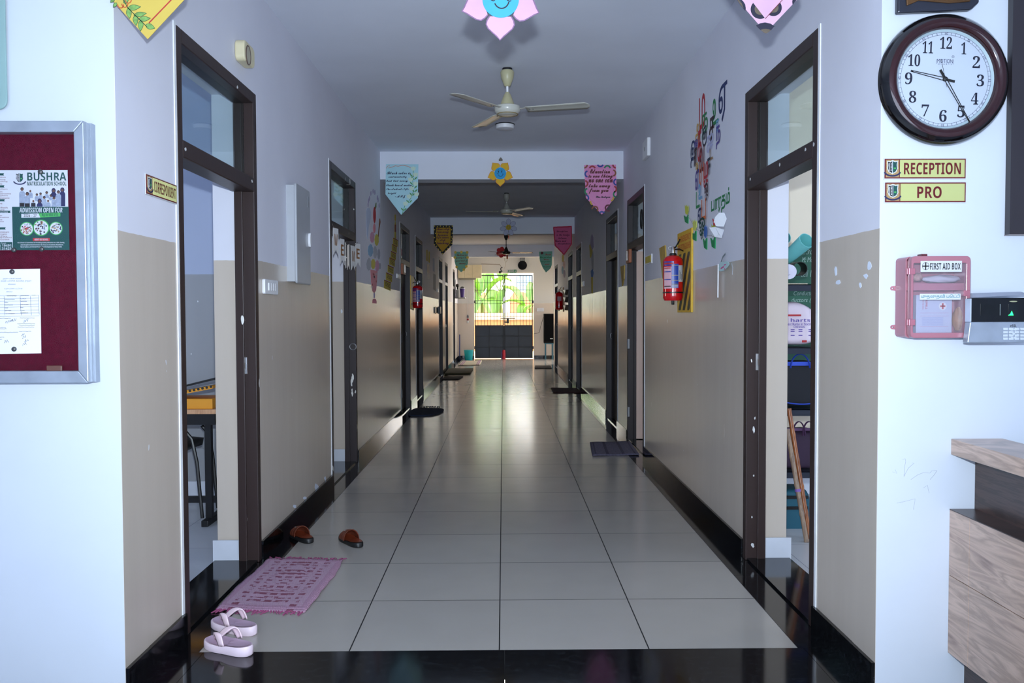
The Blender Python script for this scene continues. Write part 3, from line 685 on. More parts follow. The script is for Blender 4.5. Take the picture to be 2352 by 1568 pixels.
k = MB(m_ink).stroke(CF, [(-.02*math.cos(1.85), -.03*math.sin(1.85)), (.07*math.cos(1.85), .07*math.sin(1.85))], .0012, .031, .0316).lathe(CF.p(0, 0, .022), CF.n, [(.007, 0), (.007, .010), (.003, .012)], 16); k.build('second_hand', ck)
MB(glass('clock glass', (1, 1, 1), .02)).lathe(CF.o, CF.n, [(RFc+.002, .034), (RFc*.6, .0365), (.001, .037)], 64, caps=False).build('clock_glass', ck, smooth=True)
# name boards
m_sig = M('pale yellow sign face', (222, 226, 146), .4, var=.02); m_gold = M('gold printed pattern', (196, 160, 104), .5, var=.3, scale=240)
def name_board(fr, quad, words_, lb, tx, dd=.0, face=None):
    """quad in photo pixels: tl, tr, br, bl"""
    P = fr.pxs(quad, dd); a0 = min(p[0] for p in P); a1 = max(p[0] for p in P); b1 = (P[0][1]+P[1][1])/2; b0 = (P[2][1]+P[3][1])/2
    h = b1-b0; t = thing('name_board', lb, 'sign', fr.p((a0+a1)/2, b0, 0), 'name boards')
    MB(m_wprint).rect(fr, a0-.003, b0-.004, a1+.003, b1+.003, dd, dd+.003).build('backing', t)
    MB(m_maroon).rect(fr, a0, b0, a1, b1, dd, dd+.005).build('border', t)
    sx = a0+h*.78
    MB(m_gold).rect(fr, a0+.004, b0+.004, sx-.003, b1-.004, dd, dd+.0056).build('crest_field', t)
    MB(face or m_sig).rect(fr, sx, b0+.004, a1-.004, b1-.004, dd, dd+.0056).build('sign_face', t)
    emblem(fr, (a0+sx)/2, (b0+b1)/2+.004, h*.62, dd+.0056, t)
    w_ = a1-.004-sx; text(heavy(words_), fr, (sx+w_*tx[0], b0+h*.2, sx+w_*tx[1], b1-h*.2), dd+.0056, M('dark red lettering', (118, 10, 22), .4), t, bold=.015)
name_board(FF, [(2031, 363), (2216, 367), (2216, 412), (2031, 408)], 'RECEPTION', 'yellow RECEPTION sign with maroon border under the clock', (.06, .94))
name_board(FF, [(2032, 418), (2216, 421), (2216, 466), (2032, 463)], 'PRO', 'yellow PRO sign with maroon border, lower of the two under the clock', (.26, .64))
FL3 = Fr((XL+.0012, 0, 0), (0, 1, 0), (0, 0, 1), (1, 0, 0))
ALB = 1.
m_sig2 = M('pale yellow sign face lightened for shade', (226, 226, 150), .4, var=.02)  # same sign yellow, lightened to offset the weaker light on this wall
ALB = .62
name_board(FL3, [(334, 403), (403, 424), (403, 465), (334, 446)], 'CORRESPONDENT', 'yellow CORRESPONDENT sign beside the open office door', (.05, .95), face=m_sig2)
# first aid box
m_pink = M('translucent pink plastic', (196, 120, 136), .25, var=.04); 
k = NT('pink box shell'); k.b.inputs['Base Color'].default_value = c4((172, 112, 124)); k.b.inputs['Roughness'].default_value = .2; k.b.inputs['Transmission Weight'].default_value = .0; k.b.inputs['Alpha'].default_value = .82; m_shell = k.m
fa = thing('first_aid_box', 'pink plastic first aid box with clear door on the bright front wall', 'first aid box', FF.p(1.45, 1.2))
FD = .105
x0 = FF.px(2056, 680)[0]; x1 = FF.px(2229, 680, FD)[0]; y0_ = FF.px(2100, 776, FD)[1]; y1_ = FF.px(2100, 588, FD)[1]
xf0 = FF.px(2087, 680, FD)[0]
def rrect(a0, b0, a1, b1, r, n=6):
    return circ(a1-r, b1-r, r, n, a0=0, a1=PI/2)+circ(a0+r, b1-r, r, n, a0=PI/2, a1=PI)+circ(a0+r, b0+r, r, n, a0=PI, a1=1.5*PI)+circ(a1-r, b0+r, r, n, a0=1.5*PI, a1=2*PI)
def rim_ring(mb, fr, outer, inner, d0, d1):
    n = len(outer); vs = [fr.p(*p_, d0) for p_ in outer]+[fr.p(*p_, d0) for p_ in inner]+[fr.p(*p_, d1) for p_ in outer]+[fr.p(*p_, d1) for p_ in inner]
    fs = []
    for i in range(n):
        j = (i+1) % n
        fs += [(i, j, 2*n+j, 2*n+i), (n+i, 3*n+i, 3*n+j, n+j), (2*n+i, 2*n+j, 3*n+j, 3*n+i), (i, n+i, n+j, j)]
    return mb.add(vs, fs)
# the shell narrows slightly towards the back; open front
ob_ = rrect(x0, y0_, x1, y1_, .014)
mb = MB(m_shell); rim_ring(mb, FF, ob_, rrect(x0+.004, y0_+.004, x1-.004, y1_-.004, .011), .002, FD*.72); mb.rect(FF, x0+.004, y0_+.004, x1-.004, y1_-.004, .001, .004); mb.build('box_shell', fa)
mb = MB(m_shell); dr0 = rrect(x0+.006, y0_, x1, y1_, .014); win = rrect(FF.px(2098, 680, FD)[0], FF.px(2100, 764, FD)[1], FF.px(2219, 680, FD)[0], FF.px(2100, 604, FD)[1], .004)
rim_ring(mb, FF, dr0, rrect(x0+.010, y0_+.004, x1-.004, y1_-.004, .011), FD*.74, FD); rim_ring(mb, FF, dr0, win, FD-.004, FD); dob = mb.build('door', fa, bev=.002)
MB(glass('clear plastic door', (.96, .95, .97), .05, .06, (230, 220, 228), .06)).prism(FF, win, FD-.004, FD-.002).build('door_window', dob)
mid = FF.px(2100, 659, .06)[1]
MB(m_pink).rect(FF, x0+.005, mid-.006, x1-.005, mid+.002, .005, FD*.68).rect(FF, x0+.005, mid-.012, x1-.005, mid+.012, FD*.66, FD*.7).build('shelf', fa)
for y in (608+40, 608+150):
    pass
for y in (623, 740):
    a, b = FF.px(2093, y, FD); MB(m_pink).rect(FF, a-.016, b-.010, a+.012, b+.010, FD, FD+.004).tube([FF.p(a-.008, b-.011, FD+.004), FF.p(a-.008, b+.011, FD+.004)], .004).build('hinge', dob, bev=.001)
a, b = FF.px(2221, 674, FD); MB(m_pink).rect(FF, a-.012, b-.009, a+.010, b+.011, FD-.02, FD+.002).build('latch', dob, bev=.001)
for y in (662, 751):
    a, b = FF.px(2056, y); o = MB(m_pink).prism(FF, [(a+.002, b-.009)]+[(a+.002, b+.009)]+circ(a-.010, b, .0075, 10, a0=PI/2, a1=1.5*PI), 0, .003).build('mounting_lug', fa)
    MB(m_steel).lathe(FF.p(a-.010, b, .003), FF.n, [(.003, 0), (.0028, .0015), (.001, .002)], 10).build('screw', o, smooth=True)
a, b = FF.px(2120, 587, .05); MB(M('dark red clip', (110, 40, 48), .4)).rect(FF, a-.010, b-.002, a+.010, b+.005, .03, .06).build('top_clip', fa)
dd = FD+.0005
s0 = pxbox(FF, 2114.5, 599, 2209, 624, FD)
st = MB(m_wprint).rect(FF, *s0, FD, dd).build('label_sticker', fa)
text(heavy('FIRST AID BOX'), FF, pxbox(FF, 2136, 604, 2206, 619, FD), dd, m_ink, st)
a, b = FF.px(2126, 611, FD); k = MB(m_ink).tube([FF.p(a+.0115*math.cos(2*PI*i/32), b+.0125*math.sin(2*PI*i/32), dd+.0003) for i in range(32)], .0006, n=4, closed=True); k.rect(FF, a-.011, b-.0018, a+.011, b+.0018, dd, dd+.0006).rect(FF, a-.0018, b-.012, a+.0018, b+.012, dd, dd+.0006); k.build('cross_mark', st)
s1 = pxbox(FF, 2112.5, 674.5, 2206.5, 688, FD)
st2 = MB(m_wprint).rect(FF, *s1, FD, dd).build('label_sticker', fa)
text('\u0bae\u0bc1\u0ba4\u0bb2\u0bc1\u0ba4\u0bb5\u0bbf \u0baa\u0bc6\u0b9f\u0bcd\u0b9f\u0bbf', FF, pxbox(FF, 2116, 676, 2204, 686.5, FD), dd, M('teal lettering', (30, 150, 160), .5), st2, bold=.01)
# what is in the box
bagm = M('crumpled clear plastic bag', (208, 204, 216), .25, var=.06); 
def blob(name, lb, cat, c, rx, ry, rz, m, amp=.18, seed=1, group=None, flat=None, top=False):
    r_ = random.Random(seed); ph_ = [r_.uniform(0, 6.3) for _ in range(8)]
    def fn(u, v):
        t, p_ = u*2*PI, (v-.5)*PI
        k_ = 1+amp*(math.sin(3*t+ph_[0])*math.cos(2*p_+ph_[1])+.6*math.sin(5*t+ph_[2]+3*p_)+.4*math.sin(9*p_+ph_[3]+4*t))
        z = math.sin(p_)*rz*k_
        if flat is not None: z = max(z, -rz*flat)
        return (c[0]+math.cos(p_)*math.cos(t)*rx*k_, c[1]+math.cos(p_)*math.sin(t)*ry*k_, c[2]+z)
    o = MB(m).grid(fn, 28, 16).build(name, smooth=True)
    return tag(o, lb, cat, group)
def PF(x, y, d): a_, b_ = FF.px(x, y, d); return FF.p(a_, b_, d)
c = PF(2163, 641, .05); blob('plastic_bag', 'crumpled clear plastic bag on the upper shelf of the first aid box', 'bag', c, .066, .018, .014, bagm, .1, 3, flat=.9)
c = PF(2107, 637, .05); blob('bandage_roll', 'small tan and white roll in the corner of the first aid box shelf', 'bandage', c, .016, .018, .015, M('tan cloth', (190, 150, 140), .8, var=.3, scale=60), .08, 5, flat=.9)
kx0, kx1 = FF.px(2104, 700, .06)[0], FF.px(2186, 700, .06)[0]; kb0, kb1 = y0_+.006, FF.px(2150, 677, .06)[1]
kt = thing('first_aid_kit', 'white first aid kit box with red cross inside the pink box', 'first aid kit', FF.p((kx0+kx1)/2, kb0, .05))
m_kit = M('pale blue white card', (206, 214, 236), .5, var=.02)
MB(m_kit).rect(FF, kx0, kb0, kx1, kb1, .02, .062).build('carton', kt, bev=.001)
a, b = FF.px(2165.5, 703, .063); k = MB(m_wprint).prism(FF, circ(a, b, .0135, 28), .062, .0625); k.build('white_disc', kt)
k = MB(m_redp).rect(FF, a-.0085, b-.0026, a+.0085, b+.0026, .062, .0632).rect(FF, a-.0026, b-.010, a+.0026, b+.010, .062, .0632); k.build('red_cross', kt)
text(serif('CAREWELL'), FF, (FF.px(2137, 0, .063)[0]-.021, FF.px(0, 703, .063)[1]-.0035, FF.px(2137, 0, .063)[0]+.021, FF.px(0, 703, .063)[1]+.0035), .062, m_redp, kt, rot=-PI/2)
text('FIRST AID BOX', FF, (FF.px(2129, 0, .063)[0]-.019, FF.px(0, 705, .063)[1]-.002, FF.px(2129, 0, .063)[0]+.019, FF.px(0, 705, .063)[1]+.002), .062, m_redp, kt, rot=-PI/2)
k = MB(M('pale pink print', (214, 160, 180), .6)); 
for y in (719, 726, 750): aa, bb = FF.px(2113, y, .063); k.rect(FF, aa, bb, kx1-.012, bb+.0007, .062, .0626)
k.use(M('pale blue print', (150, 170, 220), .6))
for y in range(729, 748, 2): aa, bb = FF.px(2118, y, .063); k.rect(FF, aa, bb, kx1-.03, bb+.0007, .062, .0626)
k.build('printed_lines', kt)
c = PF(2201, 735, .045); blob('paper_pouch', 'crumpled brown paper pouch beside the first aid kit', 'pouch', c, .018, .019, .042, M('brown pouch', (186, 138, 96), .6, var=.25, scale=30), .1, 9, flat=.85)
# attendance device
ad = thing('attendance_device', 'black and silver fingerprint attendance device beside the first aid box', 'fingerprint reader', FF.p(1.7, 1.24))
AD = .14
dv = .032; P = lambda x, y: FF.px(x, y, AD)
ax0, ab1 = P(2229, 684); _, abm = P(2229, 739); sx0, ab0 = P(2222, 787); ax1 = ax0+.205
MB(m_alud).prism(FF, [(sx0, ab0), (ax1, ab0), (ax1, abm), (ax0, abm)], AD-dv, AD).build('silver_body', ad, bev=.003)
MB(M('gloss black plastic', (10, 12, 16), .08)).rect(FF, ax0+.004, abm, ax1, ab1, AD-dv, AD-.002).build('black_fascia', ad, bev=.002)
MB(m_alu).rect(FF, ax0, abm, ax0+.004, ab1-.002, AD-dv, AD-.001).build('silver_edge', ad)
k = MB(M('dark display glass', (6, 9, 10), .15)).rect(FF, *pxbox(FF, 2253, 697, 2298, 724, AD), AD-.002, AD-.0012); k.build('display', ad)
MB(M('grey display edge', (120, 130, 130), .3)).rect(FF, *pxbox(FF, 2297, 698, 2298.5, 724, AD), AD-.002, AD-.0008).build('display_edge', ad)
sb = pxbox(FF, 2317, 698, 2339, 729, AD); so = MB(M('sensor window', (14, 22, 26), .1)).rect(FF, *sb, AD-.002, AD-.001).build('fingerprint_window', ad)
a, b = P(2320, 722); MB(M('green sensor glow', (30, 255, 110), .4, emit=4)).prism(FF, [(a-.006, b-.003), (a+.012, b-.003), (a+.006, b+.012), (a+.001, b+.002)], AD-.001, AD-.0003).build('green_glow', so)
a, b = P(2328, 692); MB(M('pale lens', (190, 190, 150), .2)).prism(FF, circ(a, b, .0135, 24, .0022), AD-.002, AD-.0008).build('indicator_lens', ad)
m_key = M('clear key', (232, 240, 248), .2)
for i in range(4):
    for j in range(4):
        x, y = 2251+j*12.4, 751+i*7.1; MB(m_key).rect(FF, *pxbox(FF, x, y, x+9.5, y+5), AD-.001, AD+.0016).build('key', ad, bev=.0006)
a, b = P(2328, 766); k = MB(m_key)
for i in range(8):
    t0 = PI/4*i+.1; k.stroke(FF, [(a+.013*math.cos(t0+.06*j), b+.0145*math.sin(t0+.06*j)) for j in range(11)], .0055, AD-.001, AD+.0012)
k.prism(FF, circ(a, b, .004, 16), AD-.001, AD+.0015); k.build('key_pad_ring', ad)
text('eSSL', FF, pxbox(FF, 2320, 745, 2335, 751, AD), AD, m_ink, ad, 'maker_lettering', bold=.02)
MB(m_steel).rect(FF, ax0+.03, abm-.01, ax1-.01, ab1-.01, 0, AD-dv+.002).build('wall_bracket', ad)
k = MB(M('white paper packet', (206, 212, 230), .6)).add([FF.p(*P(2248, 683), AD-.01), FF.p(ax1, P(0, 683)[1], AD-.01), FF.p(ax1, P(0, 676)[1], AD-.06), FF.p(*P(2253, 672), AD-.06), FF.p(*P(2240, 682), AD-.1), FF.p(ax1, P(0, 682)[1], AD-.1)], [(0, 1, 2, 3), (3, 2, 5, 4), (0, 3, 4), (1, 5, 2), (0, 4, 5, 1)])
tag(k.build('paper_packet'), 'folded white paper lying on top of the fingerprint device', 'paper')
# dark wall panel and the plaque above the clock
a, b = FF.px(2319, 538, .03); dp = thing('wall_panel', 'dark grey brown panel on the bright wall beside the clock', 'panel', FF.p(a+.3, b, 0))
MB(M('dark grey laminate', (58, 52, 56), .35, var=.1, scale=3)).rect(FF, a, b, a+.7, b+1.2, 0, .03).build('board', dp)
MB(M('pale edge strip', (170, 160, 160), .5)).rect(FF, a-.002, b-.003, a+.7, b, 0, .031).build('edge_strip', dp)
pa = FF.pxs([(2063, 29), (2233, 21), (2251, 4), (2251, -90), (2063, -90)], .03); pl = thing('shield_plaque', 'dark plaque with gold inlay, cut off above the clock', 'plaque', FF.p(pa[0][0]+.15, pa[0][1], 0))
MB(M('dark plaque metal', (64, 66, 78), .3, .3)).prism(FF, [pa[0], pa[1], pa[2], (pa[2][0], pa[2][1]+.35), (pa[0][0], pa[0][1]+.38)], 0, .028).build('plaque_body', pl, bev=.006)
pin = FF.pxs([(2082, 14), (2110, 2), (2180, 8), (2228, 4), (2235, -90), (2075, -90)], .03)
MB(M('gold brown inlay', (120, 84, 48), .4, .4, var=.2)).prism(FF, pin, .028, .034).build('inlay', pl, bev=.003)
# pencil scribbles low on the white wall
k = MB(M('grey pencil', (176, 180, 190), .8))
for pts in ([(2073, 1055), (2079, 1053), (2080, 1060), (2078, 1070), (2076, 1094)], [(2076, 1094), (2086, 1075), (2100, 1063), (2094, 1063)], [(2092, 1101), (2108, 1090), (2121, 1085), (2136, 1086), (2140, 1081), (2152, 1080)], [(2136, 1101), (2145, 1091), (2152, 1081)], [(2121, 1120), (2130, 1114), (2134, 1132)], [(2060, 1155), (2075, 1152), (2102, 1145), (2098, 1170)], [(2050, 1083), (2060, 1087), (2056, 1078)]):
    k.stroke(FF, FF.pxs(pts), .0008, 0, .0005)
k.build('pencil_scribble', bpy.data.objects['wall_front_right'])
ALB = 1.
# ---------------------------------------------------------------- reception counter
m_lam = wood('light wood laminate', (128, 108, 96), (176, 154, 140), 3.2, (.3, 1.6, 7), .3)
k_ = NT('light wood laminate counter'); 
pos = k_.n('ShaderNodeNewGeometry').outputs['Position']
rotv = k_.n('ShaderNodeMapping', {0: pos, 2: (.42, 0, 0), 3: (1, 1.0, 9)}).outputs[0]
nz = k_.n('ShaderNodeTexNoise', {'Vector': rotv, 'Scale': 2.2, 'Detail': 7, 'Distortion': .6}).outputs[0]
k_.put(k_.b.inputs['Base Color'], k_.ramp(nz, [(.28, lin((140, 116, 104))), (.42, lin((196, 168, 150))), (.5, lin((164, 140, 124))), (.58, lin((202, 174, 156))), (.75, lin((148, 126, 114)))])); k_.b.inputs['Roughness'].default_value = .3; m_lam = k_.m
m_dlam = wood('dark brown laminate', (46, 32, 28), (70, 50, 44), 4, (1, 1, 14), .3)
X0 = FF.px(2179, 1300)[0]; X1 = FF.px(2239, 1100)[0]; zb = FF.px(2200, 1497)[1]; zm = FF.px(2200, 1168)[1]; zt0 = FF.px(2240, 1043)[1]; zt1 = FF.px(2183, 1007)[1]
Xs = FF.px(2184, 1015)[0]; Xe = FF.px(2303, 1003)[0]
YC = 1.5
ct = thing('reception_counter', 'reception counter in light and dark wood laminate under the first aid box', 'counter', ((X0+Xe)/2, 2.2, 0))
ys = YF-.10
for i, (z0, z1) in enumerate(((zb, (zb+zm)/2+.02), ((zb+zm)/2+.0225, zm-.003))):
    for j, (y0, y1) in enumerate(((YF-.001, 2.855), (2.8525, YC))):
        MB(m_lam).box(X0, X0+.02, y0, y1, z0, z1).build('front_panel', ct, bev=.001)
MB(m_dlam).box(X0, X1+.02, YF-.001, YC, zm-.003, zm).build('ledge', ct)
MB(m_dlam).box(X1, X1+.02, YF-.001, YC, zm, zt0).build('upper_panel', ct)
MB(m_lam).box(Xs, Xe, YF-.001, YC, zt0, zt1).build('counter_top', ct, bev=.002)
MB(m_dlam).box(X0+.06, X0+.08, YF-.001, YC, 0, zb).box(X0+.02, Xe, YF-.001, YC, zb, zb+.02).box(X1+.02, Xe, YF-.03, YC, zb+.02, zt0).build('plinth', ct)
# ---------------------------------------------------------------- wall with the panel box
m_cream = M('aged cream plastic', (214, 204, 168), .4)
a0, b1 = FL.px(552, 88, .03); a1, b0 = FL.px(577, 160, .03)
o = thing('call_bell', 'cream plastic bell box with a round grille high on the wall past the first doorway', 'bell box', FL.p((a0+a1)/2, b0))
MB(m_cream).prism(FL, rrect(a0, b0, a1, b1, .03), 0, .05).build('bell_body', o, bev=.008)
a, b = FL.px(570, 127, .05); k = MB(M('dark ring', (90, 70, 60), .4)); k.tube([FL.p(a+.038*math.cos(2*PI*i/32), b+.047*math.sin(2*PI*i/32), .051) for i in range(32)], .003, n=6, closed=True); k.build('grille_ring', o)
MB(M('grey cream grille', (176, 170, 150), .6)).prism(FL, circ(a, b, .035, 28, .044), .05, .0515).build('grille', o)
# electrical panel box
a0, b1 = FL.px(657, 420, .0); a1, b0 = FL.px(712, 652, .06)
a0 = FL.px(657, 540)[0]; a1 = FL.px(711, 540, .06)[0]; b0 = FL.px(657, 650)[1]; b1 = FL.px(657, 420)[1]
m_pw = M('off white powder coat', (172, 175, 180), .3, var=.02)
o = thing('electrical_panel', 'off white steel electrical panel box with hinged lid on the wall', 'panel box', FL.p((a0+a1)/2, b0))
MB(m_pw).rect(FL, a0+.012, b0+.012, a1-.012, b1-.012, 0, .05).build('panel_body', o)
lid = MB(m_pw).prism(FL, rrect(a0, b0, a1, b1, .02), .05, .066).build('lid', o, bev=.007)
a, b = FL.px(711, 552, .066); MB(m_whitep).prism(FL, circ(a-.03, b, .02, 18, .045), .066, .082).build('lid_catch', lid, bev=.003)
a, b = FL.px(708, 464, .067); MB(M('grey badge', (120, 124, 130), .4)).rect(FL, a-.008, b-.035, a+.004, b+.035, .066, .068).build('badge', lid)
def switch_plate(fr, x0, y0, x1, y1, lb, keys, par=None, dd=.018):
    a0, b1 = fr.px(x0, y0, dd/2); a1, b0 = fr.px(x1, y1, dd/2); a0, a1 = sorted((a0, a1))
    o = thing('switch_plate', lb, 'switch plate', fr.p((a0+a1)/2, b0))
    MB(m_whitep).prism(fr, rrect(a0, b0, a1, b1, .012), 0, dd).build('plate', o, bev=.004)
    w_ = (a1-a0)*.62/keys
    for i in range(keys):
        s = a0+(a1-a0)*.22+i*w_; MB(m_whitep).prism(fr, [(s+.002, b0+.02), (s+w_-.002, b0+.02), (s+w_-.002, b1-.02), (s+.002, b1-.02)], dd, dd+.006).build('switch_rocker', o, bev=.0015)
    return o
switch_plate(FL, 605, 640, 636, 677, 'white rocker switch plate below the electrical panel box', 4)
# welcome banner
W = thing('welcome_banner', 'white WELCOME letter bunting strung across the second doorway', 'bunting', FL.p(L[1][0]+.4, 1.85))
BY0, BY1 = L[1][0], L[1][1]
m_flag = M('white card flag', (226, 224, 222), .7, var=.02); m_let = M('brown gold letter', (150, 104, 62), .4)
sag = lambda t: (BY0+(BY1-BY0)*t, 2.04-.05*t-.34*t*(1-t)*1.0)
MB(M('thin cord', (120, 112, 104), .7)).tube([FL.p(*sag(i/24), .02) for i in range(25)], .0025, n=5).build('cord', W)
for ch, t, tw in zip('WELCOME', (.07, .3, .43, .53, .64, .74, .95), (.1, .15, .2, .25, .1, .1, 0)):
    a, b = sag(t); an = .25*(t-.45)*-1
    if ch == 'E' and t == .95: an = -.05
    fu = V((.0+.35*math.sin(t*9), 1, 0)).normalized(); Ff = Fr(FL.p(a, b, .03), fu, (0, 0, 1))
    if Ff.n.x < 0: Ff = Fr(FL.p(a, b, .03), fu, (0, 0, 1), -Ff.n)
    fl = MB(m_flag).prism(Ff, [(-.052, 0), (-.052, -.21), (0, -.165), (.052, -.21), (.052, 0)][::-1], 0, .002).build('letter_flag', W)
    text(ch, Ff, (-.034, -.135, .034, -.045), .002, m_let, fl, 'letter', bold=.05)
# ice cream made of paper cutouts
cc = {'lav': (186, 196, 218), 'red': (176, 32, 42), 'rose': (222, 140, 150), 'choc': (128, 78, 50), 'pink': (206, 152, 176), 'yel': (206, 192, 90), 'blue': (142, 176, 204), 'grey': (180, 182, 190), 'cone': (224, 150, 156), 'lil': (170, 158, 190), 'gry2': (170, 172, 184)}
cm = {k_: M('paper '+k_, v_, .8, var=.04) for k_, v_ in cc.items()}
S = 5.227
def cz(x, y): return (820+x/S, 420+y/S)
def ell(x, y, rx, ry, n=24, tilt=0): return [(x+rx*math.cos(t)+tilt*math.sin(t)*ry, y+ry*math.sin(t)) for t in (2*PI*i/n for i in range(n))]
def scal(x, y, rx, ry, k=9): return [(x+rx*(1+.12*abs(math.sin(k*t/2)))*math.cos(t), y+ry*(1+.12*abs(math.sin(k*t/2)))*math.sin(t)) for t in (2*PI*i/54 for i in range(54))]
lvl = [0]
def cut(fr, name, lb, cat, pts, m, grp, conv=cz, d=None):
    lvl[0] += 1; d = d or .0015+.0004*(lvl[0] % 4)
    o = MB(m).prism(fr, fr.pxs([conv(*p) for p in pts]), .0004, d).build(name)
    return tag(o, lb, cat, grp)
G1 = 'ice cream paper cutouts'
for pts, m, nm, lb in (
    ([(122, 300), (150, 302), (166, 350), (162, 430), (140, 520), (126, 672), (120, 670), (112, 520), (108, 400), (110, 330)], 'lav', 'paper_feather', 'pale blue paper feather shape at the side of the cutout ice cream'),
    (ell(209, 385, 16, 98), 'red', 'paper_cherry', 'dark red paper cherry at the top of the cutout ice cream'),
    (ell(206, 543, 15, 58), 'rose', 'paper_scoop', 'small rose paper oval under the dark red cherry'),
    ([(268, 430), (276, 424), (282, 470), (266, 560), (258, 660), (250, 640), (258, 540)], 'choc', 'paper_wafer', 'thin brown paper wafer stick of the cutout ice cream'),
    (scal(181, 652, 25, 62), 'pink', 'paper_scoop', 'mauve scalloped paper scoop beside the yellow scoop, upper row'),
    (scal(234, 684, 23, 64), 'yel', 'paper_scoop', 'yellow scalloped paper scoop under the wafer stick'),
    (scal(160, 810, 28, 70), 'blue', 'paper_scoop', 'light blue scalloped paper scoop of the middle row'),
    (scal(216, 832, 22, 68), 'grey', 'paper_scoop', 'grey paper scoop with rose centre in the middle row'),
    (scal(260, 855, 16, 58), 'gry2', 'paper_scoop', 'small grey paper scoop at the end of the middle row'),
    (scal(140, 975, 27, 70), 'grey', 'paper_scoop', 'grey paper scoop at the start of the lowest row'),
    (scal(240, 995, 22, 62), 'pink', 'paper_scoop', 'mauve paper scoop of the lowest row, above the cone'),
    (scal(274, 998, 12, 36), 'gry2', 'paper_scoop', 'tiny grey paper scoop at the end of the lowest row'),
    (scal(193, 973, 25, 56), 'yel', 'paper_scoop', 'yellow paper scoop of the lowest row, above the cone'),
    ([(158, 1038), (200, 1046), (244, 1058), (238, 1180), (228, 1290), (206, 1320), (186, 1300), (168, 1190)], 'cone', 'paper_cone', 'pink paper cone glass with dark flecks'),
    ([(200, 1320), (214, 1322), (212, 1382), (200, 1380)], 'lil', 'paper_strip', 'lilac paper stem under the pink cone'),
    ([(184, 1444), (186, 1405), (200, 1388), (220, 1390), (232, 1410), (234, 1447)], 'rose', 'paper_pedestal', 'rose paper foot of the cutout ice cream glass')):
    o = cut(FL, nm, lb, 'paper cutout', pts, cm[m], None)
    if nm == 'paper_cone':
        k = MB(m_ink)
        for i in range(9):
            x, y = RND.uniform(175, 232), RND.uniform(1070, 1270); k.use(RND.choice([m_ink, m_redp, m_wprint])); k.prism(FL, FL.pxs([cz(x+5*math.cos(t), y+15*math.sin(t)) for t in (2*PI*j/8 for j in range(8))]), .003, .0034)
        k.build('fleck_print', o)
    if nm == 'paper_cherry': MB(M('leaf green paper', (96, 120, 60), .8)).prism(FL, FL.pxs([cz(*p) for p in ((212, 300), (224, 240), (232, 236), (232, 290), (222, 315))]), .0004, .0018).build('cherry_stalk', o)
arc = [(132, 262), (137, 215), (148, 185), (166, 125), (192, 100), (213, 112), (244, 175), (252, 205), (264, 270)]
for (x, y), lb in zip(arc, ('lowest', 'second', 'third', 'fourth', 'topmost', 'sixth', 'seventh', 'eighth', 'last')):
    cut(FL, 'paper_letter', f'small lilac paper letter over the cutout ice cream, {lb} along the arch', 'paper letter', [(x-5, y+28), (x-7, y-8), (x-1, y-30), (x+4, y-26), (x+6, y+10), (x+1, y+30)], cm['lil'], 'arched paper letters')
m_card = M('yellow card', (212, 190, 84), .8, var=.08); m_cardr = M('red card edge', (150, 70, 40), .7); m_pen = M('brown pencil print', (110, 94, 44), .8)
names = ('topmost', 'second from the top', 'third from the top', 'middle', 'third from the bottom', 'second from the bottom', 'lowest')
for (x, y, w_, h_), lb in zip(((432, 662, 56, 78), (418, 737, 58, 78), (405, 820, 62, 78), (388, 898, 66, 80), (368, 988, 70, 82), (347, 1078, 74, 84), (324, 1166, 80, 96)), names):
    o = cut(FL, 'yellow_card', f'yellow lettered card stuck on the wall, {lb} of the stair of seven', 'card', [(x, y), (x+w_, y+w_*.2+18), (x+w_-2, y+h_+w_*.2+16), (x-2, y+h_)], m_card, 'stair of yellow cards')
    k = MB(m_cardr).stroke(FL, FL.pxs([cz(x, y), cz(x+w_, y+w_*.2+18)]), .012, .002, .0034)
    k.use(m_pen)
    for r_ in range(3):
        k.stroke(FL, FL.pxs([cz(x+8+(w_-16)*i/9, y+22+r_*17+(w_*.2+18)*i/9+RND.uniform(-5, 5)) for i in range(10)]), .006, .002, .0034)
    k.build('handwriting', o)
o = cut(FL, 'paper_pencil', 'tall yellow and brown paper pencil above the stair of yellow cards', 'paper cutout', [(450, 380), (466, 380), (466, 440), (460, 460), (466, 500), (468, 672), (448, 668), (450, 500), (456, 460), (450, 440)], m_card, None)
MB(m_cardr).prism(FL, FL.pxs([cz(*p) for p in ((450, 500), (466, 500), (467, 590), (449, 588))]), .002, .0028).build('pencil_band', o)
o = switch_plate(FL, 911.5, 628, 919, 641, 'small white switch plate above the stair of yellow cards', 1)

